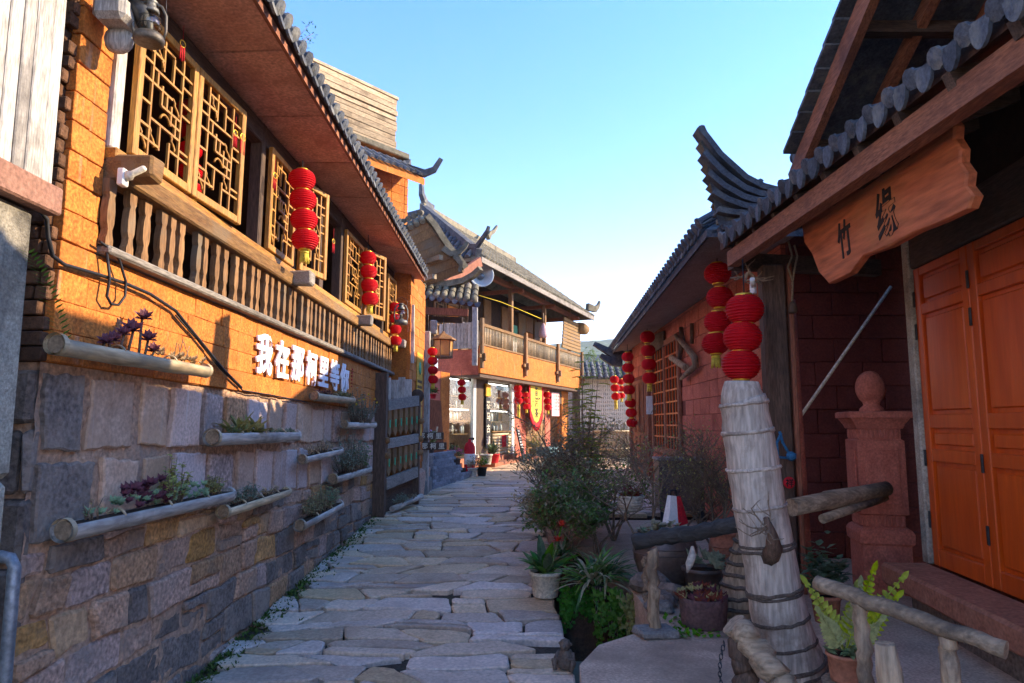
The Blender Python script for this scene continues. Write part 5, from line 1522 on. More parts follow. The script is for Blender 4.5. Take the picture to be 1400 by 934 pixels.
# oil lanterns
def oil_lantern(loc, k, label):
    e = empty('oil_lantern', loc, .4, label, 'lantern', 'old oil lanterns'); e.scale = (k, k, k)
    MB().lathe([(.10, 0), (.13, .012), (.135, .05), (.12, .085), (.06, .10), (.05, .115)], seg=18).build('tank', 'old_metal', e)
    MB().lathe([(.05, .116), (.085, .15), (.095, .20), (.085, .26), (.055, .30)], seg=18).build('globe', 'lamp_glass', e)
    MB().lathe([(.03, .10), (.03, .20), (.02, .22)], seg=10).build('burner', 'old_metal', e)
    MB().lathe([(.065, .30), (.075, .31), (.07, .34), (.045, .36), (.045, .40), (.06, .41), (.03, .43)], seg=16).build('chimney', 'old_metal', e)
    for s_ in (-1, 1): MB().tube([(s_ * .12, 0, .07), (s_ * .135, 0, .15), (s_ * .13, 0, .30), (s_ * .09, 0, .385), (s_ * .04, 0, .40)], .013, 7).build('side_tube', 'old_metal', e)
    MB().tube([(-.13, 0, .3), (-.12, 0, .48), (0, 0, .56), (.12, 0, .48), (.13, 0, .3)], .004, 5).build('bail', 'iron', e)
    for z in (.17, .24): MB().tube([(math.cos(a * .5236) * .1, math.sin(a * .5236) * .1, z) for a in range(13)], .003, 4).build('guard_wire', 'iron', e)
    return e
oil_lantern(at_l(203, 60, .30), .62, 'grey oil lantern hanging before the first lattice window')
oil_lantern(at_l(548, 444, .35) + Vector((0, 0, .0)), .8, 'small oil lantern above the hanging plank sign')
# carved drum bracket on the corner post
e = empty('post_bracket', at_l(150, 40, .10), 0, 'weathered carved bracket with a round boss on the corner post', 'bracket')
MB().cbox(-.06, .13, -.10, .10, .02, .16, .03).build('block', 'grey_wood_z', e); MB().lathe([(.02, -.04), (.07, -.03), (.085, 0), (.07, .03), (.02, .04)], (.02, .06, -.03), 14, Matrix.Rotation(math.pi / 2, 4, 'X')).build('boss', 'grey_wood_z', e); MB().tube([(.1, 0, .16), (.16, .02, .12), (.17, .05, .02)], [.05, .055, .03], 8).build('scroll', 'iron', e)
# small white wall lamp on the first beam end
e = empty('bulb_holder', at_l(168, 243, .13), 0, 'small white bulb holder fixed to the first beam end', 'lamp')
MB().cbox(-.02, .02, -.03, .03, -.05, .05, .006).build('plate', 'white_paint', e); MB().lathe([(.02, 0), (.03, .03), (.018, .05), (.018, .12), (.012, .13)], (.01, .0, .0), 12, Matrix.Rotation(1.1, 4, 'Y')).build('bulb', 'cream', e)
# wind ornaments in the windows
for u, v, k, lab in ((332, 188, 1.0, 'round dream catcher with red tassels in the open first window gap'), (322, 182, .8, 'narrow red tassel ornament next to the round dream catcher'), (456, 330, .9, 'red beaded hanging ornament behind the first lantern string'), (376, 240, .9, 'small round charm hanging on the third lattice casement'), (250, 60, .8, 'red tassel charm hanging at the top of the second casement')):
    e = empty('window_ornament', at_l(u, v, .12), 1.3, lab, 'ornament', 'hanging window ornaments'); k *= .6; e.scale = (k, k, k)
    MB().tube([(math.cos(a * .5236) * .05, 0, math.sin(a * .5236) * .05) for a in range(13)], .008, 6).build('ring', 'gold', e)
    MB().tube([(0, 0, .05), (0, 0, .28)], .004, 4).build('cord', 'red_cloth', e)
    for x in (-.035, 0, .035): MB().tube([(x, 0, -.05 + abs(x) * .5), (x, 0, -.22 - U(0, .06))], [.008, .012], 5).build('tassel', 'red_cloth', e)
    for k2 in range(4): MB().tube([(math.cos(k2 * .785) * .05, 0, math.sin(k2 * .785) * .05), (-math.cos(k2 * .785) * .05, 0, -math.sin(k2 * .785) * .05)], .002, 3).build('web', 'rope', e)

# ------------------------------------------------------------------ hanging plank sign
py = 11.75
c0, c1, c2, c3 = at_y(546, 417, py), at_y(567, 417, py), at_y(566, 497, py), at_y(545, 494, py)
e = empty('plank_sign', (0, 0, 0), 0, 'long weathered plank sign with six carved characters hanging upright', 'sign')
q = [(c3.x, c3.z), (c2.x, c2.z), (c1.x, c1.z), (c0.x, c0.z)]
MB().prism(roughen(q, .15, .006), 0, .045, lambda a, c, h: (a, py - h, c), inset=.008, rise=.006).build('plank', 'grey_wood_z', e)
for i, ch in enumerate('手工茶体验馆'):
    put_text('character', ch, 'black_ink', e, face_my((c0.x + c2.x) / 2, py - .047, c0.z + (c2.z - c0.z) * (i + .55) / 6.1), .135, .002, .003)
MB().tube([(c0.x + .1, py - .02, c0.z), (c0.x + .14, py - .02, c0.z + .3)], .008, 5).build('hanger', 'iron', e)

# ------------------------------------------------------------------ wooden rack leaning on the wall
e = empty('wooden_rack', (0, 0, 0), 0, 'weathered timber rack holding rows of dark plaques beside the stone wall', 'rack')
a_, b_ = Vector((-2.03, 10.62, 0)), Vector((-1.66, 11.85, 0))
def rp(t, z, off=0.0): p = a_.lerp(b_, t); d = (b_ - a_).normalized(); return Vector((p.x + d.y * off, p.y - d.x * off, z))
def rz(u, v, t): p = a_.lerp(b_, t); return at_y(u, v, p.y).z
MB().bar(rp(0, gz(10.6) - .02), rp(0, rz(513, 510, 0)), .19, .17).build('post', 'dark_wood_z', e)
MB().bar(rp(1, gz(11.8) - .02), rp(1, rz(562, 540, 1)), .15, .12).build('post', 'dark_wood_z', e)
MB().lathe([(.02, -.03), (.11, -.025), (.12, 0), (.11, .025), (.02, .03)], rp(1, rz(562, 540, 1) - .02, .02), 14, Matrix.Rotation(math.pi / 2, 4, 'X')).build('post_top', 'dark_wood_z', e)
bz = []
for v0, v1, hh in ((554, 548, .17), (607, 599, .15), (662, 645, .17)):
    z0, z1 = rz(518, v0, .05), rz(560, v1, .95)
    bz.append((z0, z1)); MB().bar(rp(.06, z0, .06), rp(.94, z1, .06), .07, hh).build('beam', 'grey_wood_y', e)
for i in range(2):
    for k in range(6):
        t = .12 + k * .155
        zt2 = (bz[i][0] + (bz[i][1] - bz[i][0]) * t) - .09; zb2 = (bz[i + 1][0] + (bz[i + 1][1] - bz[i + 1][0]) * t) + .085
        outl = [(-.055, 0), (.055, 0), (.06, -.12), (.045, -.2), (.06, -.30), (0, -.36), (-.06, -.30), (-.045, -.2), (-.06, -.12)]
        sc_ = (zt2 - zb2) / .37
        d = (b_ - a_).normalized()
        pl = MB().prism([(x, z * sc_) for x, z in outl][::-1], -.02, .02, lambda x, z, h: (rp(t, zt2 + z, h + .06) + d * x)).build('plaque', 'brown_wood_z', e)
        MB().prism([(-.016, -.13 * sc_), (.016, -.13 * sc_), (.022, -.24 * sc_), (-.02, -.22 * sc_)][::-1], .021, .026, lambda x, z, h: (rp(t, zt2 + z, h + .06) + d * x)).build('mark', 'green_ink', pl)
for k in range(4):
    t = .12 + k * .2; z0 = bz[0][0] + (bz[0][1] - bz[0][0]) * t
    MB().bar(rp(t, z0 + .08, .02), rp(t, z0 + .42 - .04 * (k % 2), .02), .11, .03).build('slat', 'grey_wood_z', e)
MB().bar(rp(.05, gz(10.7) + .02, -.03), rp(.95, gz(11.8) + .02, -.03), .03, .9).build('back_board', 'dark_wood_y', e)
for t, off, zz in ((0.0, .11, 1.95), (.0, .12, 1.72), (1.0, .09, 1.95), (1.0, .09, 1.72), (1.0, .1, 2.25)):
    MB().lathe([(.02, -.05), (.05, -.035), (.058, 0), (.05, .035), (.02, .05)], rp(t, zz, off), 10).build('gourd', 'brown_wood_z', e)
# thin planter at its foot
A, B = rp(.1, gz(10.8) + .08, .16), rp(.95, gz(11.8) + .14, .16)
e = empty('foot_planter', A, 0, 'thin bamboo trough with small plants on the ground at the rack foot', 'planter'); e.rotation_euler = (B - A).to_track_quat('Y', 'Z').to_euler()
L_ = (B - A).length
MB().tube([(0, 0, 0), (0, L_, 0)], .045, 10).build('trough', 'bamboo_grey_y', e)
k_small(e, L_, .03)

# ------------------------------------------------------------------ near left corner: plank box, pier, pipe
NX = -2.27
e = empty('plank_bay', (0, 0, 0), 0, 'overhanging bay of pale grey vertical planks on a rusty beam', 'bay')
z0 = at_y(66, 252, 3.28).z
y = 3.26; k = 0
while y > 1.6:
    w = U(.075, .12)
    MB().cbox(NX - .05, NX + U(-.006, .006), y - w + .006, y, z0 - .02, 6.5, .006).build('plank', 'grey_wood_z', e); y -= w; k += 1
MB().cbox(NX - .05, NX + .03, 1.5, 3.30, z0 - .16, z0 - .02, .01).build('beam', 'rust', e)
MB().box(NX - .9, NX - .055, 1.5, 3.24, z0 - .15, 6.5).build('core', 'dark_wood_z', e)
e = empty('concrete_pier', (0, 0, 0), 0, 'rough grey concrete pier under the plank bay', 'pier')
yy = at_y(46, 262, 3.22)
MB().cbox(-3.2, NX - .03, 1.5, 3.2, 1.95, z0 - .165, .03).build('upper_block', 'grey_concrete', e)
MB().cbox(-3.2, NX - .035, 1.5, 3.19, .0, 1.945, .03).build('lower_block', 'grey_concrete', e)
p = [at_y(0, 752, 3.02), at_y(12, 753, 3.05), at_y(19, 758, 3.06), at_y(20, 775, 3.06), at_y(6, 934, 3.0), at_y(4, 960, 3.0)]
p = [Vector((q.x, q.y, q.z)) for q in p]; base = Vector((p[3].x, p[3].y, gz(3) - .05))
tag(MB().tube([p[3] + Vector((-.4, .05, .045)), p[3] + Vector((-.07, .0, .045)), p[3] + Vector((-.02, 0, .035)), p[3], base], .026, 12).build('standpipe', 'pipe_metal'), 'old grey metal water pipe with an elbow at the wall corner', 'pipe')
# ------------------------------------------------------------------ garden between street and terrace
def twigs(mb, p, d, L, r, depth, tips, wob=.35, kids=3, lean=.0):
    p = Vector(p); d = Vector(d).normalized()
    pts = [p]; rs = [r]; q = p.copy(); n = 4
    for i in range(n):
        d = (d + Vector((U(-wob, wob), U(-wob, wob), U(-wob * .6, wob * .8))) * .5).normalized()
        q = q + d * (L / n); pts.append(q.copy()); rs.append(r * (1 - .55 * (i + 1) / n))
    mb.tube(pts, rs, 5 if r > .01 else 4, cap=False)
    tips.append((q.copy(), d.copy()))
    if depth:
        for k in range(kids):
            t = U(.35, 1.0); i = min(n - 1, int(t * n)); b = pts[i].lerp(pts[i + 1], t * n - i)
            a = U(0, 6.283); side = Vector((math.cos(a), math.sin(a), U(-.1, .9)))
            twigs(mb, b, d * .7 + side, L * U(.5, .75), r * .55, depth - 1, tips, wob, kids, lean)
def shrub(name, loc, label, trunks, H, depth, kids, leafm, per, ll, lw, wob=.4, tm='twig', leaf2=None, group=None):
    e = empty(name, loc, 0, label, 'shrub', group); tw, lf, l2 = MB(), MB(), MB(); tips = []
    for (dx, dy, ang, az, k) in trunks:
        twigs(tw, (dx, dy, -.03), (math.sin(ang) * math.cos(az), math.sin(ang) * math.sin(az), math.cos(ang)), H * k, .022 * k * (H ** .5), depth, tips, wob, kids)
    for p, d in tips:
        for k in range(per):
            c = p + Vector((U(-.07, .07), U(-.07, .07), U(-.07, .05)))
            (l2 if leaf2 and R.random() < .4 else lf).leaf(c, (U(-1, 1), U(-1, 1), U(-.5, .8)), (0, 0, 1), ll * U(.6, 1.3), lw * U(.7, 1.2), droop=U(0, .2), n=1)
    tag(tw.build('branches', tm, e), kind='stuff')
    if lf.v: foliage(lf, leafm, e)
    if l2.v: foliage(l2, leaf2, e)
    return e
def G(u, v, z=TZ): return at_z(u, v, z)
def pot(name, loc, r, h, m, label, flare=1.25, cat='pot', seg=18, group=None, rim=True):
    e = empty(name, loc, U(0, 3), label, cat, group)
    prof = [(r / flare, 0), (r / flare * 1.02, .01), (r, h * .86)] + ([(r * 1.09, h * .87), (r * 1.09, h), (r * .95, h), (r * .93, h * .86)] if rim else [(r, h), (r * .92, h), (r * .9, h * .86)])
    MB().lathe(prof, seg=seg).build('pot_body', m, e)
    MB().lathe([(r * .01, h * .84), (r * .9, h * .84), (r * .88, h * .88), (r * .01, h * .90)], seg=seg).build('soil', 'soil', e)
    return e

# twiggy shrub behind the bamboo post, bare crown
shrub('bare_shrub', (2.12, 7.0, TZ), 'bare twiggy shrub with a dense leafless crown behind the bamboo post', [(0, 0, .1, 0, .95), (.03, .04, .35, 2.6, .85), (-.03, 0, .4, .4, .8), (0, .03, .5, 1.5, .75), (.02, -.04, .45, 3.6, .8)], .95, 4, 4, 'leaf_olive', 1, .03, .014, .55)
shrub('leaning_shrub', (1.42, 7.0, TZ), 'leaning bare shrub with lichen grey trunk above the white bag', [(0, 0, .12, 2.6, 1.0), (0, 0, .5, 2.9, .75), (.02, 0, .45, .5, .8)], 1.0, 4, 3, 'leaf_olive', 1, .04, .02, .5)
# mixed shrubs along the street edge
shrub('dense_shrub', (.82, 9.0, TZ - .02), 'brown leaved shrub in the middle of the planted strip', [(0, 0, .15, 0, 1), (.1, .1, .3, .5, .9), (-.1, .05, .35, 2.2, .9), (.05, -.1, .4, 3.9, .8), (-.05, -.05, .5, 5.2, .85)], 1.05, 3, 4, 'leaf_olive', 4, .065, .032, .5, leaf2='leaf_dry')
shrub('dense_shrub', (.62, 9.9, TZ), 'olive shrub at the far end of the planted strip', [(0, 0, .1, 0, 1), (.1, 0, .4, .5, .9), (-.1, .05, .4, 2.4, .9), (0, -.05, .5, 4.5, .8)], .85, 3, 4, 'leaf_olive', 5, .065, .032, .5, leaf2='leaf_mid')
shrub('dense_shrub', (.55, 8.35, TZ - .06), 'low dry brown shrub spilling over the street edge', [(0, 0, .3, 2.8, .9), (.05, 0, .6, 3.3, .9), (0, .1, .5, 2.2, .8), (0, -.1, .7, 4.2, .8), (.1, .1, .2, 0, .9)], .5, 3, 4, 'leaf_dry', 15, .065, .034, .55, leaf2='leaf_olive')
shrub('dense_shrub', (1.25, 8.6, TZ), 'thin grey twig shrub beside the white hanging basket', [(0, 0, .2, 2, 1), (0, 0, .4, .2, .9), (0, 0, .4, 4.4, .9)], .95, 4, 3, 'leaf_olive', 1, .035, .016, .5)
shrub('dense_shrub', (.66, 7.75, TZ - .04), 'leafy green shrub between the arching clumps and the dry shrub', [(0, 0, .2, 1, 1), (.05, 0, .5, 2.6, .9), (0, .05, .5, .4, .9), (0, 0, .6, 4.4, .9)], .55, 3, 4, 'leaf_mid', 13, .06, .034, .5, leaf2='leaf_olive')
shrub('dense_shrub', (.95, 8.0, TZ - .02), 'dark leafed shrub beside the hanging basket', [(0, 0, .2, 1, 1), (.05, 0, .5, 2.6, .9), (0, .05, .5, .4, .9)], .7, 3, 4, 'leaf_mid', 4, .06, .032, .5, leaf2='leaf_olive')
shrub('dense_shrub', (.6, 10.6, .8), 'farthest pale leafed shrub of the planted strip', [(0, 0, .2, 1, 1), (.05, 0, .5, 2.6, .9), (0, .05, .5, .4, .9), (.3, .1, .3, .2, .9)], .8, 3, 4, 'leaf_olive', 4, .065, .032, .5, leaf2='leaf_dry')
# feathery green bush standing above the others
e = empty('feathery_bush', (.95, 9.2, TZ), 0, 'tall feathery yellow green bush rising above the shrubs', 'shrub')
tw, lf = MB(), MB()
for i in range(9):
    a = U(0, 6.28); h = U(1.2, 2.1) if i else 2.35; tip = Vector((math.cos(a) * .28 * (i > 0), math.sin(a) * .28 * (i > 0), h)); tw.tube([(0, 0, 0), tip * .5 + Vector((0, 0, .05)), tip], [.014, .01, .004], 5)
    for k in range(16):
        t = .35 + .65 * k / 15; p = tip * t; b = U(0, 6.28); d = Vector((math.cos(b), math.sin(b), .25)); L_ = .26 * (1.25 - t) + .08
        for j in range(9):
            q = p + d * (L_ * j / 9) - Vector((0, 0, .06 * (j / 9) ** 2))
            for s_ in (-1, 1): lf.leaf(q, d * .6 + Vector((-d.y, d.x, 0)) * s_, (0, 0, 1), .075, .016, droop=.2, n=1)
tag(tw.build('branches', 'twig', e), kind='stuff'); foliage(lf, 'leaf_yellow', e)

# clivia with red flowers in a tan pot at the street edge
e = pot('clivia_pot', (.33, 6.95, gz(6.95)), .15, .24, 'cream', 'glossy strap leaved plant with red flowers in a tan pot by the street', cat='potted plant')
for i in range(20):
    a = i * 2.399; el = U(.5, 1.25); b = MB()
    b.leaf((U(-.03, .03), U(-.03, .03), .2), (math.cos(a) * math.cos(el), math.sin(a) * math.cos(el), math.sin(el)), (0, 0, 1), U(.36, .54), .095, droop=U(.15, .4), fold=.25, n=7)
    b.build('leaf', 'leaf_dark' if i % 3 else 'leaf_mid', e)
for a, h in ((2.9, .34), (.1, .42)):
    b = MB(); c = Vector((math.cos(a) * .22, math.sin(a) * .1 - .16, .22 + h)); MB().tube([(0, 0, .2), c * .6, c], .008, 5).build('stalk', 'leaf_mid', e)
    for k in range(20): d = Vector((U(-1, 1), U(-1, 1), U(-.2, 1))); b.leaf(c, d, (0, 0, 1), .07, .034, n=2)
    b.build('flower', 'flower_red', e)
# arching grass like plants over the drain
def spider(loc, n, L, label, ms=('leaf_mid', 'leaf_olive', 'leaf_dark')):
    e = empty('arching_plant', loc, 0, label, 'plant', 'arching strap plants over the drain')
    for m in ms: b = MB(); strap(b, (0, 0, 0), n, L, .032, .95, (.35, 1.25), .55, 8); foliage(b, m, e)
    return e
spider((.72, 6.4, .74), 36, .66, 'big clump of long arching leaves behind the drain opening')
spider((.88, 6.5, .78), 26, .55, 'arching leaves near the dark log rail')
spider((.55, 7.6, .78), 20, .4, 'short arching clump between the clivia and the dry shrub')
# soil bank and rocks that the plants grow in
b = MB(); n = 22; vs = []; fs = []
for j in range(n + 1):
    for i in range(9):
        y = 6.1 + 2.25 * j / n; x = .455 + .6 * i / 8; k = min(1, max(0, (y - 6.1) / .4))
        vs.append((x, y, .14 + (.52 * math.sin(math.pi * (.15 + .7 * i / 8)) * k + .08 * noise.noise((x * 6, y * 6, 0))) * (1 if j else 0)))
for j in range(n):
    for i in range(8): a = j * 9 + i; fs.append((a, a + 1, a + 10, a + 9))
structure(b.add(vs, fs, True).build('soil_bank', 'soil'))
# ivy hanging into the drain
def ivy(loc, n, hh, label, m='leaf_mid', ww=.14):
    e = empty('trailing_ivy', loc, 0, label, 'ivy', 'ivy trailing into the drain'); lf, tw = MB(), MB()
    for i in range(n):
        x = U(-ww, ww); y = U(-.05, .05); L_ = hh * U(.5, 1.1); pts = [(x, y, .02)]
        for k in range(1, 6): pts.append((x + U(-.03, .03), y - .05 * k / 5 - .02, -L_ * k / 5))
        tw.tube(pts, .003, 4)
        for k in range(26):
            t = U(0, 5); j = min(4, int(t)); p = Vector(pts[j]).lerp(Vector(pts[j + 1]), t - j)
            lf.leaf(p + Vector((U(-.02, .02), -U(0, .03), 0)), (U(-1, 1), -.6, U(-.8, .1)), (0, -1, .4), .042, .036, n=1)
    foliage(lf, m, e); foliage(tw, 'twig', e, 'stems')
ivy((.86, 6.2, .76), 20, .5, 'bright green ivy hanging into the dark drain')
ivy((.58, 6.45, .72), 18, .4, 'ivy tumbling below the clivia pot', 'leaf_dark', .16)
ivy((.98, 6.1, .74), 10, .3, 'ivy beside the dark log rail', 'leaf_olive')
# fallen stones at the drain edge
for (x, y, z, s_, lab) in ((1.12, 5.4, TZ + .04, .10, 'small stone beside the hanging ivy'),):
    b = MB().cbox(-s_, s_, -s_ * .7, s_ * .7, -s_ * .4, s_ * .4, s_ * .3, s_ * .15).build('loose_stone', 'stone_grey'); b.location = (x, y, z); tag(b, lab, 'stone')
# little monkey statue on the kerb
e = empty('monkey_statue', (.40, 5.32, gz(5.32)), -.4, 'small crouching monkey statue sitting at the drain edge', 'statue')
b = MB(); b.lathe([(.03, 0), (.065, .02), (.07, .06), (.055, .11), (.04, .14), (.02, .15)], (0, 0, 0), 12); b.build('torso', 'monkey_stone', e)
b = MB(); b.lathe([(.005, -.045), (.03, -.035), (.042, 0), (.035, .03), (.005, .045)], (0, -.015, .18), 12); b.lathe([(.004, -.02), (.018, -.01), (.02, .01), (.004, .02)], (0, -.05, .17), 8); b.build('head', 'monkey_stone', e)
for s_ in (-1, 1):
    MB().tube([(s_ * .05, .0, .12), (s_ * .07, -.03, .08), (s_ * .03, -.065, .09)], [.018, .016, .013], 7).build('arm', 'monkey_stone', e); MB().tube([(s_ * .045, .01, .04), (s_ * .075, -.055, .07), (s_ * .06, -.07, .01)], [.026, .022, .016], 7).build('leg', 'monkey_stone', e)
    MB().lathe([(.003, -.012), (.014, 0), (.003, .012)], (s_ * .042, -.01, .185), 7).build('ear', 'monkey_stone', e)

# ------------------------------------------------------------------ giant bamboo post
base = G(1088, 928)
BY = base.y
path = [(1092, 945, 50), (1085, 915, 46), (1074, 880, 42), (1066, 845, 39), (1058, 805, 37.5), (1053, 770, 36.5), (1048, 745, 37), (1043, 715, 36.5), (1038, 690, 36.5), (1034, 665, 36), (1030, 640, 37), (1026, 612, 35.5), (1022, 590, 36), (1019, 566, 33), (1016, 548, 34), (1015, 545, 31), (1014, 534, 28), (1014, 522, 24)]
pts = [at_y(u, v, BY) for u, v, r in path]; pts[0].z = TZ - .02
rad = [r / FPX * BY * .93 for u, v, r in path]
e = empty('giant_bamboo_post', (0, 0, 0), 0, 'giant weathered bamboo trunk standing as a leaning post', 'post')
P2, R2 = [], []
for i in range(len(pts) - 1):
    for k in range(3):
        t = k / 3; P2.append(pts[i].lerp(pts[i + 1], t)); R2.append(rad[i] + (rad[i + 1] - rad[i]) * t)
P2.append(pts[-1]); R2.append(rad[-1])
MB().tube(P2, R2, 30, jit=.022).build('trunk', 'trunk_bamboo', e)
def ring_at(v, k, m, w=.012):
    for i in range(len(path) - 1):
        v0, v1 = path[i][1], path[i + 1][1]
        if v0 >= v >= v1:
            t = (v0 - v) / (v0 - v1); c = pts[i].lerp(pts[i + 1], t); r_ = (rad[i] + (rad[i + 1] - rad[i]) * t) * k
            ax = (pts[i + 1] - pts[i]).normalized(); x = ax.orthogonal().normalized(); y_ = ax.cross(x)
            MB().tube([c + x * (math.cos(a * .2618) * r_ * U(.985, 1.015)) + y_ * (math.sin(a * .2618) * r_) + ax * U(-.004, .004) for a in range(25)], w, 6).build('node_ring', m, e)
for v in (552, 590, 640, 692): ring_at(v, 1.0, 'trunk_bamboo', .010)
for v in (745, 805, 810, 846, 878, 905, 920): ring_at(v + U(-3, 3), 1.0, 'trunk_ring', U(.008, .014))
ring_at(748, 1.04, 'trunk_ring', .009)
# broken branch stub with twigs on it
c = at_y(1043, 748, BY) + Vector((0, -.16, 0))
MB().tube([c + Vector((0, .08, -.05)), c + Vector((-.01, -.03, .02)), c + Vector((-.03, -.07, .10)), c + Vector((-.07, -.10, .2))], [.06, .045, .03, .014], 8, jit=.1).build('branch_stub', 'dark_wood_z', e)
tips = []; b = MB()
for k in range(7): twigs(b, c + Vector((-.05, -.08, .14)), (U(-1, .2), U(-.6, 0), U(-.2, 1)), .16, .006, 1, tips, .5, 2)
tag(b.build('twigs', 'twig', e), kind='stuff')
# ringed palm like stump behind it
e = empty('ringed_stump', (0, 0, 0), 0, 'shaggy ringed stump leaning behind the giant bamboo post', 'stump')
q = [at_y(u, v, 5.35) for u, v in ((1003, 842), (1008, 815), (1014, 785), (1021, 755), (1028, 728), (1034, 700))]; q[0].z = TZ - .02
MB().tube(q, [.15, .14, .125, .11, .105, .10], 14, jit=.05).build('trunk', 'driftwood', e)
for i in range(9):
    t = i / 9 * 4.6; k = int(t); c = q[k].lerp(q[k + 1], t - k); r_ = .152 - .05 * i / 9
    MB().tube([c + Vector((math.cos(a * .2618) * r_, math.sin(a * .2618) * r_, U(-.006, .006))) for a in range(25)], .016, 5).build('ring', 'trunk_ring', e)

# ------------------------------------------------------------------ rails and posts
def log(name, p, q, r, m, label, cat, n=16, jit=.045, bend=.014, seg=12, taper=.95):
    p, q = Vector(p), Vector(q)
    pts = [p.lerp(q, i / n) + (Vector((U(-bend, bend), U(-bend, bend), U(-bend, bend))) if 0 < i < n else Vector()) for i in range(n + 1)]
    return MB().tube(pts, [r * (1 - (1 - taper) * i / n) * U(.95, 1.05) for i in range(n + 1)], seg, jit=jit, smooth=True), label, cat
def part_log(par, name, p, q, r, m, **k): b, _, _ = log(name, p, q, r, m, '', '', **k); return b.build(name, m, par)
e = empty('black_log_rail', (0, 0, 0), 0, 'charred black log rail resting on two thin posts', 'rail')
part_log(e, 'rail', at_y(866, 742, 5.45), at_y(1012, 716, 5.2), .062, 'black_log')
pb = G(896, 868); part_log(e, 'post', (pb.x, pb.y, TZ), at_y(891, 752, pb.y), .042, 'driftwood')
pb2 = at_y(882, 760, 5.62); part_log(e, 'post', (pb2.x, 5.62, TZ), pb2, .025, 'twig')
e2 = tag(MB().cbox(-.13, .13, -.1, .1, 0, .055, .012, .008).build('stone_slab', 'stone_grey'), 'square stone slab under the black log rail post', 'slab'); e2.location = (pb.x, pb.y - .02, TZ + .001); e2.rotation_euler = (0, 0, .2)
# two withered white banana flowers hanging from the rail
for u, v, lab in ((893, 765, 'withered pale pod hanging under the black log rail'), (947, 758, 'second pale pod hanging near the jar')):
    c = at_y(u, v, 5.3); tag(MB().tube([c + Vector((0, 0, .06)), c, c + Vector((-.03, -.01, -.07)), c + Vector((-.05, -.02, -.13))], [.012, .03, .03, .006], 8).build('pale_pod', 'pot_white'), lab, 'pod')
e = empty('bamboo_handrail', (0, 0, 0), 0, 'split bamboo handrail running from the post to the gate pillar', 'handrail')
p, q = at_y(1082, 694, 5.2), at_y(1212, 668, 5.75)
MB().tube([p, p.lerp(q, .34), p.lerp(q, .36), p.lerp(q, .7), q], [.066, .068, .075, .062, .06], 12).build('upper_cane', 'driftwood_x', e); MB().tube([p + Vector((.25, .05, -.09)), q + Vector((-.02, 0, -.07))], .035, 10).build('lower_cane', 'driftwood_x', e)
MB().tube([(1.98, 5.3, TZ), (2.0, 5.3, 1.3), (2.02, 5.28, 1.66)], [.07, .06, .05], 10, jit=.05).build('leg', 'driftwood', e)
# rustic rail in the foreground
e = empty('rustic_rail', (0, 0, 0), 0, 'rustic grey branch rail on short posts before the doors', 'rail')
part_log(e, 'rail', at_y(1116, 796, 3.35), at_y(1376, 889, 2.75), .036, 'driftwood_x', jit=.05, bend=.008)
for (u, v, y, r_) in ((1172, 822, 3.2, .034), (1294, 868, 2.93, .036)):
    t = at_y(u, v, y); part_log(e, 'post', (t.x + .03, y, TZ), t, r_, 'driftwood', jit=.06)
t = at_y(1210, 880, 3.0); MB().tube([(t.x + .04, 3.0, TZ), (t.x + .01, 3.0, t.z - .12), t], [.055, .05, .04], 9, jit=.08).build('stump', 'driftwood', e)
# old forked timber in front of the bamboo post
e = empty('forked_timber', (0, 0, 0), 0, 'split grey timber leaning on a stub before the bamboo post', 'timber')
part_log(e, 'beam', at_y(1003, 852, 3.7), at_y(1082, 948, 3.45), .066, 'driftwood_x', jit=.09, bend=.015)
t = at_y(1013, 872, 3.66); part_log(e, 'stub', (t.x + .02, 3.66, TZ), t, .06, 'dark_wood_z', jit=.06)

# ------------------------------------------------------------------ pots and jars
def jar(loc, r, h, label, m='jar_dark'):
    e = empty('water_jar', loc, 0, label, 'jar', 'glazed water jars'); MB().lathe([(r * .68, 0), (r * .8, h * .12), (r * .97, h * .45), (r, h * .68), (r * .93, h * .86), (r * .86, h * .93), (r * .92, h * .96), (r * .92, h), (r * .8, h), (r * .78, h * .86)], seg=26).build('jar_body', m, e)
    MB().lathe([(.01, h * .84), (r * .8, h * .85), (r * .79, h * .88), (.01, h * .89)], seg=20).build('soil', 'soil', e)
    for z in (.62, .74): MB().tube([(math.cos(a * .2618) * r * 1.0, math.sin(a * .2618) * r * 1.0, h * z) for a in range(25)], .006, 4).build('band', m, e)
    return e
e = jar(G(920, 806) + Vector((.0, .28, 0)), .29, .44, 'broad dark water jar behind the black log rail')
lf = MB(); bush(lf, None, (0, 0, .40), .24, .2, .12, 40, .06, .03, 6); foliage(lf, 'leaf_olive', e)
l2 = MB()
for i in range(8): rosette(l2, (U(-.2, .2), U(-.2, .1), .42), .06, 12)
foliage(l2, 'leaf_pale', e)
jar((1.93, 6.3, TZ), .16, .46, 'slim brown jar between the black rail and the ringed stump', 'terracotta')
# red and white bag on the jar
e = empty('shopping_bag', at_y(922, 716, 6.6), .5, 'red and white paper bag standing on the broad jar', 'bag')
b = MB(); b.bar((-.05, 0, 0), (-.02, 0, .26), .12, .09, taper=.55); b.build('white_side', 'white_paint', e); b = MB(); b.bar((.075, 0, -.01), (.035, 0, .25), .12, .09, taper=.5); b.build('red_side', 'red_cloth', e)
MB().tube([(-.04, 0, .24), (-.03, 0, .31), (.03, 0, .31), (.04, 0, .25)], .008, 5).build('handle', 'cable', e)
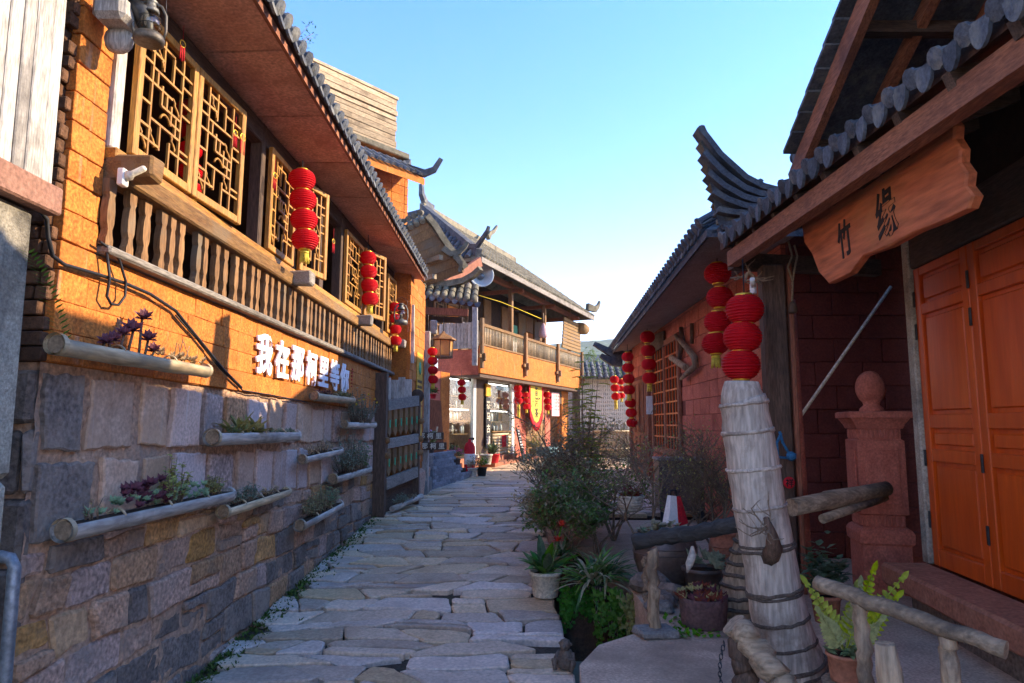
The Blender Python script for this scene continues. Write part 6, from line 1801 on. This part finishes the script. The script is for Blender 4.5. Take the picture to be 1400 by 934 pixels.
# hanging white basket
c = at_y(862, 700, 7.5)
e = empty('hanging_basket', c, 0, 'white woven basket with small plants hanging from the shrub', 'basket')
MB().lathe([(.05, 0), (.10, .02), (.135, .08), (.14, .15), (.15, .155), (.15, .175), (.13, .175), (.12, .12)], seg=24, smooth=False).build('basket_body', 'pot_white', e)
for k in range(5): MB().tube([(math.cos(a * .2618) * (.112 + .03 * math.sin(k * .5)), math.sin(a * .2618) * (.112 + .03 * math.sin(k * .5)), .03 + k * .027) for a in range(25)], .005, 4).build('weave', 'pot_white', e)
lf = MB(); bush(lf, None, (0, 0, .15), .13, .13, .1, 40, .035, .016, 7); foliage(lf, 'leaf_rust', e); lf = MB(); bush(lf, None, (0, 0, .15), .12, .12, .08, 20, .035, .016, 6); foliage(lf, 'leaf_mid', e)
for a in (0, 2.1, 4.2): MB().tube([(math.cos(a) * .14, math.sin(a) * .14, .17), (0, 0, .55)], .003, 4).build('cord', 'rope', e)
# rock pot with succulents
e = pot('succulent_bowl', G(965, 862) + Vector((.02, .12, 0)), .17, .2, 'rock_red', 'rough reddish bowl crowded with succulents beside the ringed stump', 1.1, 'potted plant', 14, rim=False)
for m, n in (('leaf_rust', 26), ('leaf_purple', 18), ('leaf_olive', 22)):
    lf = MB()
    for i in range(n):
        a = U(0, 6.28); q = math.sqrt(R.random()) * .17; rosette(lf, (math.cos(a) * q, math.sin(a) * q, .18 + .1 * (1 - q / .17)), U(.03, .055), 12)
    foliage(lf, m, e)
e = pot('rosette_pot', (1.62, 5.95, TZ), .17, .22, 'jar_dark', 'dark pot of large grey green rosettes behind the reddish bowl', 1.2, 'potted plant')
lf = MB()
for i in range(9): rosette(lf, (U(-.15, .15), U(-.12, .12), .24 + U(0, .05)), U(.07, .10), 16, .4)
foliage(lf, 'leaf_grey', e)
# low creeping plants on the terrace by the bowl
lf = MB()
for i in range(160): x, y = U(1.1, 1.75), U(4.75, 5.3); lf.leaf((x, y, TZ + .005), (U(-1, 1), U(-1, 1), U(.1, .6)), (0, 0, 1), .045, .035, n=1)
tag(lf.build('ground_creeper', 'leaf_mid'), 'small creeping leaves on the terrace around the succulent bowl', 'ground cover', kind='stuff')
# dark rocks stacked by the drain
for k, (x, y, s_) in enumerate(((1.17, 6.0, .16), (1.3, 5.75, .12), (1.2, 5.6, .10))):
    b = MB().cbox(-s_, s_, -s_ * .8, s_ * .8, 0, s_ * 1.1, s_ * .35, s_ * .2).build('garden_rock', 'dark_stone'); b.location = (x, y, TZ); b.rotation_euler = (0, 0, k)
    tag(b, ('largest dark garden rock below the broad jar', 'mid sized dark garden rock in front of the broad jar', 'smallest dark garden rock by the rail post')[k], 'rock')
# small terracotta pots by the gate pillar
e = pot('terracotta_pot', (2.28, 5.15, TZ), .10, .19, 'terracotta', 'small terracotta pot with a dark leafy plant behind the bamboo post', cat='potted plant')
lf = MB(); bush(lf, None, (0, 0, .17), .16, .16, .34, 40, .06, .035, 7); foliage(lf, 'leaf_dark', e)
# yellow green fern on a stump
st_ = at_y(1158, 934, 3.55)
zs = at_y(1158, 930, 3.55).z
e = empty('wood_stump', (st_.x, 3.55, TZ), 0, 'short sawn stump carrying the fern pot', 'stump')
MB().tube([(0, 0, 0), (.01, 0, (zs - TZ) * .5), (0, 0, zs - TZ)], [.13, .11, .12], 14, jit=.06).build('wood', 'driftwood', e)
e = pot('fern_pot', (st_.x, 3.55, zs + .001), .085, .13, 'terracotta', 'yellow green fern with long fronds in a clay pot on a stump', 1.15, 'potted plant')
e.rotation_euler = (0, 0, 0)
def frond(p0, p1, p2, n, wl, w):
    b = MB(); p0, p1, p2 = Vector(p0), Vector(p1), Vector(p2); pts = []
    for i in range(n + 1):
        t = i / n; pts.append(p0.lerp(p1, t).lerp(p1.lerp(p2, t), t))
    b.tube(pts, .004, 4)
    for i in range(3, n + 1):
        t = i / n; d = (pts[i] - pts[i - 1]).normalized(); s_ = d.cross(Vector((0, -1, .25))).normalized()
        L_ = wl * (math.sin(math.pi * min(1, .25 + .8 * t)) * .8 + .2)
        for k in (-1, 1): b.leaf(pts[i], s_ * k + d * .55, (0, -1, .3), L_, w, droop=.1, fold=.2, n=3)
    b.leaf(pts[-1], pts[-1] - pts[-2], (0, -1, .3), wl * .8, w, n=3)
    return b
ft = Vector((0, 0, .12))
def fl(u, v, dy): q = at_y(u, v, 3.55 + dy); return q - Vector((st_.x, 3.55, zs))
for a_, b_, c_, wl_ in (((1152, 880), (1135, 830), (1104, 800), .075), ((1150, 870), (1128, 862), (1122, 840), .07), ((1165, 860), (1180, 810), (1193, 783), .085), ((1168, 860), (1205, 830), (1232, 793), .08), ((1170, 870), (1198, 850), (1225, 818), .075), ((1166, 860), (1182, 820), (1176, 800), .07), ((1172, 880), (1190, 870), (1203, 850), .06), ((1160, 860), (1165, 830), (1170, 805), .06)):
    frond(ft, (fl(*a_, 0) + fl(*b_, -.03)) * .5, fl(*c_, U(-.1, .05)), 13, wl_, .03).build('frond', 'leaf_yellow', e)
lf = MB(); bush(lf, None, (0, 0, .12), .08, .08, .05, 20, .03, .02, 5); foliage(lf, 'leaf_mid', e)

# metal cabinet by the red wall
e = empty('metal_cabinet', (2.62, 10.2, TZ), -.05, 'brown sheet metal cabinet on legs against the red wall', 'cabinet')
c0, c1 = at_y(903, 700, 10.2), at_y(964, 700, 10.2); w = (c1.x - c0.x); e.location = ((c0.x + c1.x) / 2, 10.2, TZ); hh = at_y(930, 630, 10.2).z - TZ
MB().cbox(-w / 2, w / 2, -.0, .5, .16, hh, .015).build('body', 'cabinet_metal', e); MB().cbox(-w / 2 + .12, w / 2 - .03, -.016, -.001, .2, hh - .06, .006).build('door', 'cabinet_metal', e); MB().cbox(-w / 2 - .03, w / 2 + .03, -.03, .5, hh + .001, hh + .04, .008).build('top', 'pipe_metal', e)
for x in (-w / 2 + .04, w / 2 - .04): MB().cbox(x - .03, x + .03, .02, .08, 0, .159, .006).build('leg', 'iron', e)
# chain at the terrace edge
e = empty('chain', (0, 0, 0), 0, 'thin iron chain hanging from the forked timber stub', 'chain')
for i in range(12):
    c = at_y(990 - 3 * math.sin(i * .26) * 2, 880 + i * 6, 3.7); MB().tube([c + Vector((math.cos(a * .7854) * (.009 if i % 2 else .003), math.sin(a * .7854) * (.003 if i % 2 else .009), math.sin(a * .7854) * .014)) for a in range(9)], .0025, 4).build('link', 'iron', e)
# hanging rope with wooden bell, blue rope, round tag, twisted root
pz = at_y(1082, 345, 5.9)
e = empty('rope_bell', (0, 0, 0), 0, 'twisted rope with a small wooden bell hanging at the porch', 'bell')
MB().tube([at_y(u, v, 5.9) for u, v in ((1078, 330), (1083, 350), (1077, 365), (1084, 385), (1083, 412))], .009, 6).build('rope', 'rope', e); MB().tube([at_y(u, v, 5.9) for u, v in ((1086, 335), (1090, 350), (1086, 370), (1083, 390))], .009, 6).build('rope', 'rope', e)
MB().lathe([(.035, 0), (.04, .03), (.03, .08), (.012, .1)], at_y(1084, 428, 5.9), 12).build('bell', 'dark_wood_z', e)
e = empty('blue_rope', (0, 0, 0), 0, 'blue rope knotted round the porch post', 'rope')
MB().tube([at_y(u, v, 5.85) for u, v in ((1066, 590), (1070, 605), (1080, 622), (1086, 628))], .012, 7).build('cord', 'blue_rope', e); MB().tube([at_y(u, v, 5.85) for u, v in ((1068, 592), (1062, 606), (1064, 625), (1084, 627))], .012, 7).build('cord', 'blue_rope', e); MB().lathe([(.01, -.04), (.04, -.02), (.045, .02), (.01, .04)], at_y(1082, 624, 5.84), 8).build('knot', 'blue_rope', e)
e = empty('round_tag', at_y(1079, 660, 5.85), 0, 'small round red tag with a black character on the porch post', 'tag')
MB().lathe([(.01, -.008), (.048, -.006), (.05, 0), (.048, .006), (.01, .008)], (0, 0, 0), 18, Matrix.Rotation(math.pi / 2, 4, 'X')).build('disc', 'red_cloth', e); put_text('character', '祥', 'black_ink', e, face_my(0, -.0095, 0), .07, .001, .001)
e = empty('twisted_root', (0, 0, 0), 0, 'twisted dry root hung beside the big red lanterns', 'root')
b = MB(); tips = []
for k in range(6): twigs(b, at_y(1024, 372, 5.9), (U(-1, 1), U(-.4, .4), U(-1, .3)), .16, .014, 1, tips, .8, 2)
tag(b.build('root', 'driftwood', e), kind='stuff')
e = empty('white_camera', at_y(1028, 392, 5.85), .5, 'small white security camera on the porch post', 'camera')
MB().tube([(-.06, -.06, .05), (.02, .0, .0)], .022, 10).build('barrel', 'white_paint', e); MB().cbox(.0, .04, -.02, .03, -.06, .05, .006).build('bracket', 'white_paint', e)
# carved branches and tools hung on the red wall
def on_g(u, v, n): y, z = GF.px(u, v, n); return GF.w(n, y, z)
e = empty('bent_branch', (0, 0, 0), 0, 'bent grey branch and block hung on the red wall', 'branch')
MB().tube([on_g(u, v, -.10) for u, v in ((924, 459), (938, 474), (950, 490), (951, 500), (940, 510), (931, 518))], [.04, .055, .06, .055, .05, .03], 8, jit=.06).build('branch', 'driftwood', e); MB().tube([on_g(918, 489, -.08), on_g(938, 503, -.1)], .06, 8).build('block', 'driftwood', e)
e = empty('wall_yoke', (0, 0, 0), 0, 'dark curved yoke hung on the red wall', 'yoke')
MB().tube([on_g(u, v, -.06) for u, v in ((931, 448), (933, 466), (930, 485), (928, 492))], [.04, .05, .045, .03], 8).build('yoke', 'dark_wood_z', e)
e = empty('wall_bar', (0, 0, 0), 0, 'upright iron bar hung on the red wall near the porch', 'bar')
MB().tube([on_g(946, 442, -.05), on_g(946, 470, -.05)], .035, 8).build('bar', 'dark_wood_z', e)
e = empty('wall_panel', (0, 0, 0), 0, 'dark framed panel under the red house soffit', 'panel')
q = [on_g(892, 460, -.03), on_g(909, 452, -.03), on_g(909, 474, -.03), on_g(892, 484, -.03)]; q += [v + Vector((-.03, 0, 0)) for v in q]
MB().add(q, [(0, 1, 2, 3), (7, 6, 5, 4), (0, 4, 5, 1), (1, 5, 6, 2), (2, 6, 7, 3), (3, 7, 4, 0)]).build('board', 'dark_wood_y', e)
tag(MB().cbox(-.07, .07, -.01, .01, -.2, .2, .004).build('paper_notice', 'white_paint'), 'narrow white paper notice by the lattice window', 'notice').location = on_g(888, 554, -.16)
# ------------------------------------------------------------------ small things about the shop
def on_s(u, v, n): y, z = SF.px(u, v, n); return SF.w(n, y, z)
AZ = -math.atan(.41)
# grey post and horn loudspeaker
p = on_s(649, 500, .02); top = on_s(651, 372, .02)
e = empty('speaker_post', (p.x, p.y, 0), 0, 'upright grey timber post at the balcony corner', 'post')
MB().cbox(-.07, .07, -.07, .07, p.z, top.z, .012).build('post', 'grey_wood_z', e)
c = on_s(658, 376, .25)
e = empty('horn_loudspeaker', c, 0, 'grey horn loudspeaker above the balcony corner post', 'loudspeaker'); e.rotation_euler = (math.radians(86), 0, math.radians(12))
MB().lathe([(.05, -.45), (.06, -.30), (.09, -.2), (.16, -.1), (.29, 0), (.33, .02), (.33, .035), (.29, .02), (.15, -.08), (.07, -.2)], seg=28).build('horn', 'speaker', e)
MB().lathe([(.005, -.22), (.09, -.2), (.09, -.06), (.07, -.03), (.005, -.02)], seg=16).build('core', 'pipe_metal', e)
# yellow line and hanging bag
e = tag(MB().tube([on_s(u, v, -.02) for u, v in ((655, 404), (685, 413), (712, 424), (740, 436))], .009, 6).build('yellow_line', 'yellow_cloth'), 'yellow cord strung along the balcony posts', 'cord')
e = empty('hanging_bag', on_s(743, 452, .0), 0, 'pink and white cloth bag hanging from the balcony line', 'bag')
MB().lathe([(.02, .26), (.05, .2), (.10, .1), (.14, -.05), (.15, -.2), (.1, -.24)], seg=12, jit=.06).build('cloth', 'pink_paper', e); MB().tube([(0, 0, .3), (0, 0, .6)], .015, 5).build('string', 'rope', e)
# amber house lamp hanging from the gate beam
c = at_y(606, 487, 13.5)
e = empty('amber_lamp', c, .3, 'amber glass lamp with a little roof hanging beside the gate', 'lamp')
k = .21
MB().lathe([(k * .8, 0), (k * .85, .02), (k * .9, .30), (k * .88, .31)], seg=6, smooth=False).build('glass', 'lamp_amber', e)
for i in range(6):
    a = i * math.pi / 3; MB().bar((math.cos(a) * k * .84, math.sin(a) * k * .84, -.02), (math.cos(a) * k * .94, math.sin(a) * k * .94, .33), .02).build('rib', 'brown_wood_z', e)
MB().lathe([(k * 1.25, .32), (k * 1.2, .35), (k * .6, .42), (k * .2, .46), (.02, .5)], seg=6, smooth=False).build('lamp_roof', 'brown_wood_z', e); MB().lathe([(k * .9, -.04), (k * .95, -.01), (k * .9, -.001)], seg=6, smooth=False).build('base', 'brown_wood_z', e)
MB().tube([(0, 0, .48), (0, 0, .75)], .01, 5).build('hanger', 'iron', e)
# yellow banner with red fringe
e = empty('tea_banner', on_s(733, 549, -.2), AZ + .05, 'yellow pennant with red fringe and dark characters above the carved door', 'banner')
W, H = .62, .62
poly = [(-W, H), (W, H), (W * .92, -H * .5), (W * .4, -H), (0, -H * 1.12), (-W * .4, -H), (-W * .92, -H * .5)]
MB().prism(poly[::-1], 0, .012, lambda a, c, h: (h, a, c)).build('cloth', 'banner_cloth', e)
big = [(x * 1.16, z * 1.14) for x, z in poly]
for i in range(len(big)):
    (x0, z0), (x1, z1) = big[i], big[(i + 1) % len(big)]
    if i == 0: MB().bar((.02, x0, z0), (.02, x1, z1), .03, .06).build('rod', 'red_cloth', e); continue
    MB().bar((.006, x0, z0), (.006, x1, z1), .02, .12).build('border', 'red_cloth', e)
    n = int(math.hypot(x1 - x0, z1 - z0) / .07)
    for k in range(n): t = (k + .5) / n; x, z = x0 + (x1 - x0) * t, z0 + (z1 - z0) * t; MB().tube([(.006, x, z), (.006, x * 1.03, z - .2)], .016, 4).build('fringe', 'red_cloth', e)
for i, ch in enumerate('普洱茶'): put_text('character', ch, 'black_ink', e, face_x(.016, 0, .34 - i * .36), .33, .002, .006)
# pink notice, black vertical plaque
e = empty('pink_notice', on_s(759, 553, -.3), AZ, 'pale pink notice board with dark writing beside the banner', 'notice')
MB().cbox(-.01, .02, -.42, .42, -.42, .42, .006).build('board', 'pink_paper', e)
for i in range(3):
    for k in range(5): MB().box(.021, .024, .3 - i * .2, .36 - i * .2, .26 - k * .12, .33 - k * .12).build('lettering', 'black_ink', e)
e = empty('vertical_plaque', on_s(666, 578, -.42), AZ, 'tall black plaque with pale characters between the shop windows', 'plaque')
MB().cbox(-.01, .04, -.16, .16, -.72, .72, .01).build('board', 'black_board', e); MB().cbox(-.01, .045, -.16, .16, .74, 1.1, .01).build('top_board', 'notice_yellow', e)
for i, ch in enumerate('茶马古道'): put_text('character', ch, 'cream', e, face_x(.043, 0, .5 - i * .33), .25, .002, .004)
# chalk board
p = on_s(717, 626, .05)
e = empty('chalk_board', (p.x, p.y, gz(p.y) + .02), AZ + .25, 'leaning black chalk board with white scribbles by the steps', 'board')
b = MB(); b.box(-.02, .02, -.3, .3, 0, .95, Matrix.Rotation(-.22, 4, 'Y')); b.build('board', 'black_board', e)
for i in range(9):
    z = .88 - i * .085; y = -.26
    while y < .2:
        w = U(.04, .12); b = MB(); b.box(.0205, .024, y, y + w, z, z + U(.02, .04), Matrix.Rotation(-.22, 4, 'Y')); b.build('chalk_mark', 'white_paint' if i < 7 else 'flower_pink', e); y += w + .05
# grey brick planter, stepping down
bp0, bp1 = Vector((-1.62, 13.95, 0)), Vector((-1.02, 16.1, 0))
BR = empty('brick_planter', (0, 0, 0), 0, 'low blue grey brick planter wall stepping down beside the lane', 'planter')
d = (bp1 - bp0).normalized(); nn = Vector((d.y, -d.x, 0)); Lb = (bp1 - bp0).length
bme = MB().cbox(-.105, .105, -.05, .05, -.03, .03, .005, .003).mesh('brick'); bme.materials.append(MT['grey_brick'])
rz_ = math.atan2(d.y, d.x)
zb = gz(14) - .02; k = 0
while k < 11:
    z = zb + .035 + k * .066; L2 = Lb * (1 if k < 3 else (.72 if k < 6 else .5)); s_ = .11 * (k % 2)
    while s_ < L2:
        c = bp0 + d * (s_ + .05); o = mk('brick', bme, None, BR, (c.x, c.y, z + .02 * s_ / Lb), (0, 0, rz_)); s_ += .222
    s_ = .06
    while s_ < .6:
        c = bp0 + Vector((-s_, .08, 0)); mk('brick', bme, None, BR, (c.x, c.y - .1, z), (0, 0, U(-.02, .02))); s_ += .222
    k += 1
q = [bp0 + Vector((-.6, .0, 0)), bp0, bp0 + d * Lb * .5, bp0 + d * Lb * .5 + Vector((-.6, .2, 0))]
MB().prism([(v.x - nn.x * .04, v.y + .05) for v in q], zb, zb + .68, lambda a, c, h: (a, c, h)).build('fill', 'soil', BR)
q = [bp0 + d * Lb * .5, bp1, bp1 + Vector((-.5, .2, 0)), bp0 + d * Lb * .5 + Vector((-.5, .2, 0))]
MB().prism([(v.x - nn.x * .05, v.y) for v in q], zb, zb + .3, lambda a, c, h: (a, c, h)).build('fill', 'soil', BR)
# flowers on it
def flowers(loc, r, h, n, m, label, pm='jar_dark', pr=.12, ph=.2):
    e = pot('flower_pot', loc, pr, ph, pm, label, cat='potted plant'); a, b = MB(), MB()
    bush(b, None, (0, 0, ph), r, r, h, 30, .05, .03, 6)
    for i in range(n): t = U(0, 6.28); q = r * math.sqrt(R.random()); rosette(a, (math.cos(t) * q, math.sin(t) * q, ph + h * U(.6, 1.1) * (1.1 - .5 * q / r)), .03, 7, .4, .9)
    foliage(b, 'leaf_mid', e); foliage(a, m, e, 'blossom'); return e
flowers((-1.72, 14.25, zb + .69), .24, .26, 60, 'flower_lilac', 'pot overflowing with lilac white flowers on the brick planter')
flowers((-1.28, 15.6, zb + .34), .2, .24, 46, 'flower_pink', 'pot of pink flowers on the lower planter step')
e = pot('shrub_pot', (-.93, 16.3, gz(16.3)), .11, .2, 'pot_white', 'white pot of low green grass at the planter end', cat='potted plant'); lf = MB(); bush(lf, None, (0, 0, .18), .16, .16, .3, 40, .06, .02, 7); foliage(lf, 'leaf_olive', e)
e = pot('shrub_pot', (-.72, 16.5, gz(16.5)), .12, .2, 'black_board', 'black pot of low green shrub at the planter end', cat='potted plant'); lf = MB(); bush(lf, None, (0, 0, .18), .18, .18, .3, 40, .06, .02, 7); foliage(lf, 'leaf_mid', e)
# brown cabinet lid with stick, red pot plants
e = empty('leaning_cabinet', at_y(592, 640, 15.2), 0, 'brown slanting timber bin behind the lilac flowers', 'bin')
q = [at_y(u, v, 15.2) - e.location for u, v in ((583, 655), (609, 655), (603, 548), (583, 546))]; q = q + [v + Vector((-.1, .5, 0)) for v in q]
MB().add(q, [(0, 1, 2, 3), (7, 6, 5, 4), (0, 4, 5, 1), (1, 5, 6, 2), (2, 6, 7, 3), (3, 7, 4, 0)]).build('board', 'red_wood_z', e); MB().tube([Vector((-.05, -.1, .1)), Vector((.1, -.12, .9))], .02, 6).build('stick', 'bamboo_y', e)
flowers(at_y(592, 545, 15.3), .14, .14, 16, 'flower_red', 'small pot of red flowers on top of the timber bin', 'red_cloth', .07, .1)
# name boards on the footing
for i, (u, v, lab) in enumerate(((588, 596, 'upper dark name board with pale characters by the footing'), (592, 610, 'lower dark name board with pale characters by the footing'))):
    e = empty('name_board', at_y(u, v, 13.1), .2, lab, 'sign', 'name boards by the footing')
    MB().cbox(-.26, .26, -.02, .02, -.07, .07, .01).build('board', 'dark_wood_x', e)
    for k, ch in enumerate('那柯里'): put_text('character', ch, 'cream', e, face_my(-.16 + k * .16, -.023, 0), .12, .002, .003)
# fire extinguisher, buckets and plants at the shop front
p = on_s(642, 635, .05)
e = empty('fire_extinguisher', (p.x, p.y, gz(p.y)), 0, 'red fire extinguisher with a white label standing by the shop front', 'extinguisher')
MB().lathe([(.13, 0), (.14, .02), (.14, .62), (.10, .72), (.04, .76), (.04, .82)], seg=18).build('cylinder', 'red_cloth', e); MB().lathe([(.142, .2), (.1425, .21), (.1425, .45), (.142, .46)], seg=18).build('label_band', 'white_paint', e); MB().cbox(-.02, .12, -.02, .02, .8, .86, .01).build('valve', 'iron', e)
p = on_s(664, 628, .2); e = pot('white_bucket', (p.x, p.y, 1.17), .17, .26, 'pot_white', 'white bucket standing on the shop step', cat='bucket')
p = on_s(674, 625, .1); e = pot('green_pot', (p.x, p.y, 1.17), .17, .24, 'red_cloth', 'red pot of dark green leaves below the bamboo counter', cat='potted plant'); lf = MB(); strap(lf, (0, 0, .22), 34, .5, .07, .9, (.5, 1.3), .3, 5); foliage(lf, 'leaf_dark', e)
p = on_s(729, 612, .1); e = pot('green_pot', (p.x, p.y, 1.23), .14, .22, 'jar_dark', 'dark pot of pink flowering plant on the blue steps', cat='potted plant'); lf = MB(); bush(lf, None, (0, 0, .2), .25, .25, .4, 40, .08, .04, 7); foliage(lf, 'leaf_olive', e)
# right end of the balcony: brown awning and rolled blind
e = empty('bamboo_blind', SF.w(0, 0, 0), AZ, 'brown bamboo blind closing the far end of the balcony', 'blind')
for i in range(9): z = 4.95 + i * .13; MB().cbox(-.03, .02, 7.0 + i * .03, 9.3, z, z + .115, .01).build('slat', 'curtain_brown', e)
c = Vector((.05, 9.45, 5.95)); MB().lathe([(.01, -.4), (.2, -.38), (.24, 0), (.2, .38), (.01, .4)], c, 16, Matrix.Rotation(math.pi / 2, 4, 'X'), jit=.05).build('roll', 'curtain_brown', e)
# a second house far beyond the lattice wall, and trees at its back
e = empty('far_house', at_y(880, 590, 34), 0, 'small far house with grey tiled roof beyond the lattice wall', 'house'); e.location.z = gz(34)
MB().box(-4.5, 3, 0, 4, 0, 3.2).build('wall', 'tan_stone', e)
MB().add([(-5, -.6, 3.1), (3.5, -.6, 3.1), (3.5, 2, 4.4), (-5, 2, 4.4), (-5, 4.6, 3.1), (3.5, 4.6, 3.1)], [(0, 1, 2, 3), (3, 2, 5, 4), (0, 3, 4), (1, 5, 2), (0, 4, 5, 1)]).build('roof', 'roof_tile', e)
for i, (u, y, h, lab) in enumerate(((812, 31, 4.4, 'leafy tree rising behind the lattice wall'), (835, 40, 4.6, 'dark tree behind the far tiled house'), (800, 44, 5.0, 'far tree glimpsed past the balcony end'))):
    c = at_y(u, 560, y); e = empty('lane_tree', (c.x, y, gz(30)), 0, lab, 'tree', 'trees beyond the lane end')
    tw, lf = MB(), MB(); tips = []
    tw.tube([(0, 0, 0), (.05, 0, h * .3), (0, .05, h * .5)], [.14, .11, .08], 8)
    for k in range(6): twigs(tw, (0, 0, h * .3 + k * .08 * h * .3), (math.cos(k * 1.1), math.sin(k * 1.1), 1.0), h * .38, .05, 2, tips, .4, 3)
    for q, dd in tips:
        for k in range(26): lf.leaf(q + Vector((R.gauss(0, .22), R.gauss(0, .22), R.gauss(0, .18))), (U(-1, 1), U(-1, 1), U(-.5, .7)), (0, 0, 1), .16, .09, n=1)
    tag(tw.build('trunk', 'twig', e)); foliage(lf, ('leaf_mid', 'leaf_dark', 'leaf_olive')[i], e, 'crown')

# ------------------------------------------------------------------ haze over the whole place
hz = bpy.data.materials.new('haze'); hz.use_nodes = True; N = hz.node_tree.nodes; N.clear()
ho = N.new('ShaderNodeOutputMaterial'); hv = N.new('ShaderNodeVolumePrincipled')
hv.inputs['Color'].default_value = (.86, .92, 1.0, 1); hv.inputs['Density'].default_value = 0.0005; hv.inputs['Anisotropy'].default_value = .2
hz.node_tree.links.new(hv.outputs[0], ho.inputs['Volume'])
h = MB().box(-1400, 1400, -1400, 1400, -9, 104).build('haze', hz); h['kind'] = 'stuff'
tag(h, 'pale haze in the valley air', 'haze', kind='stuff')
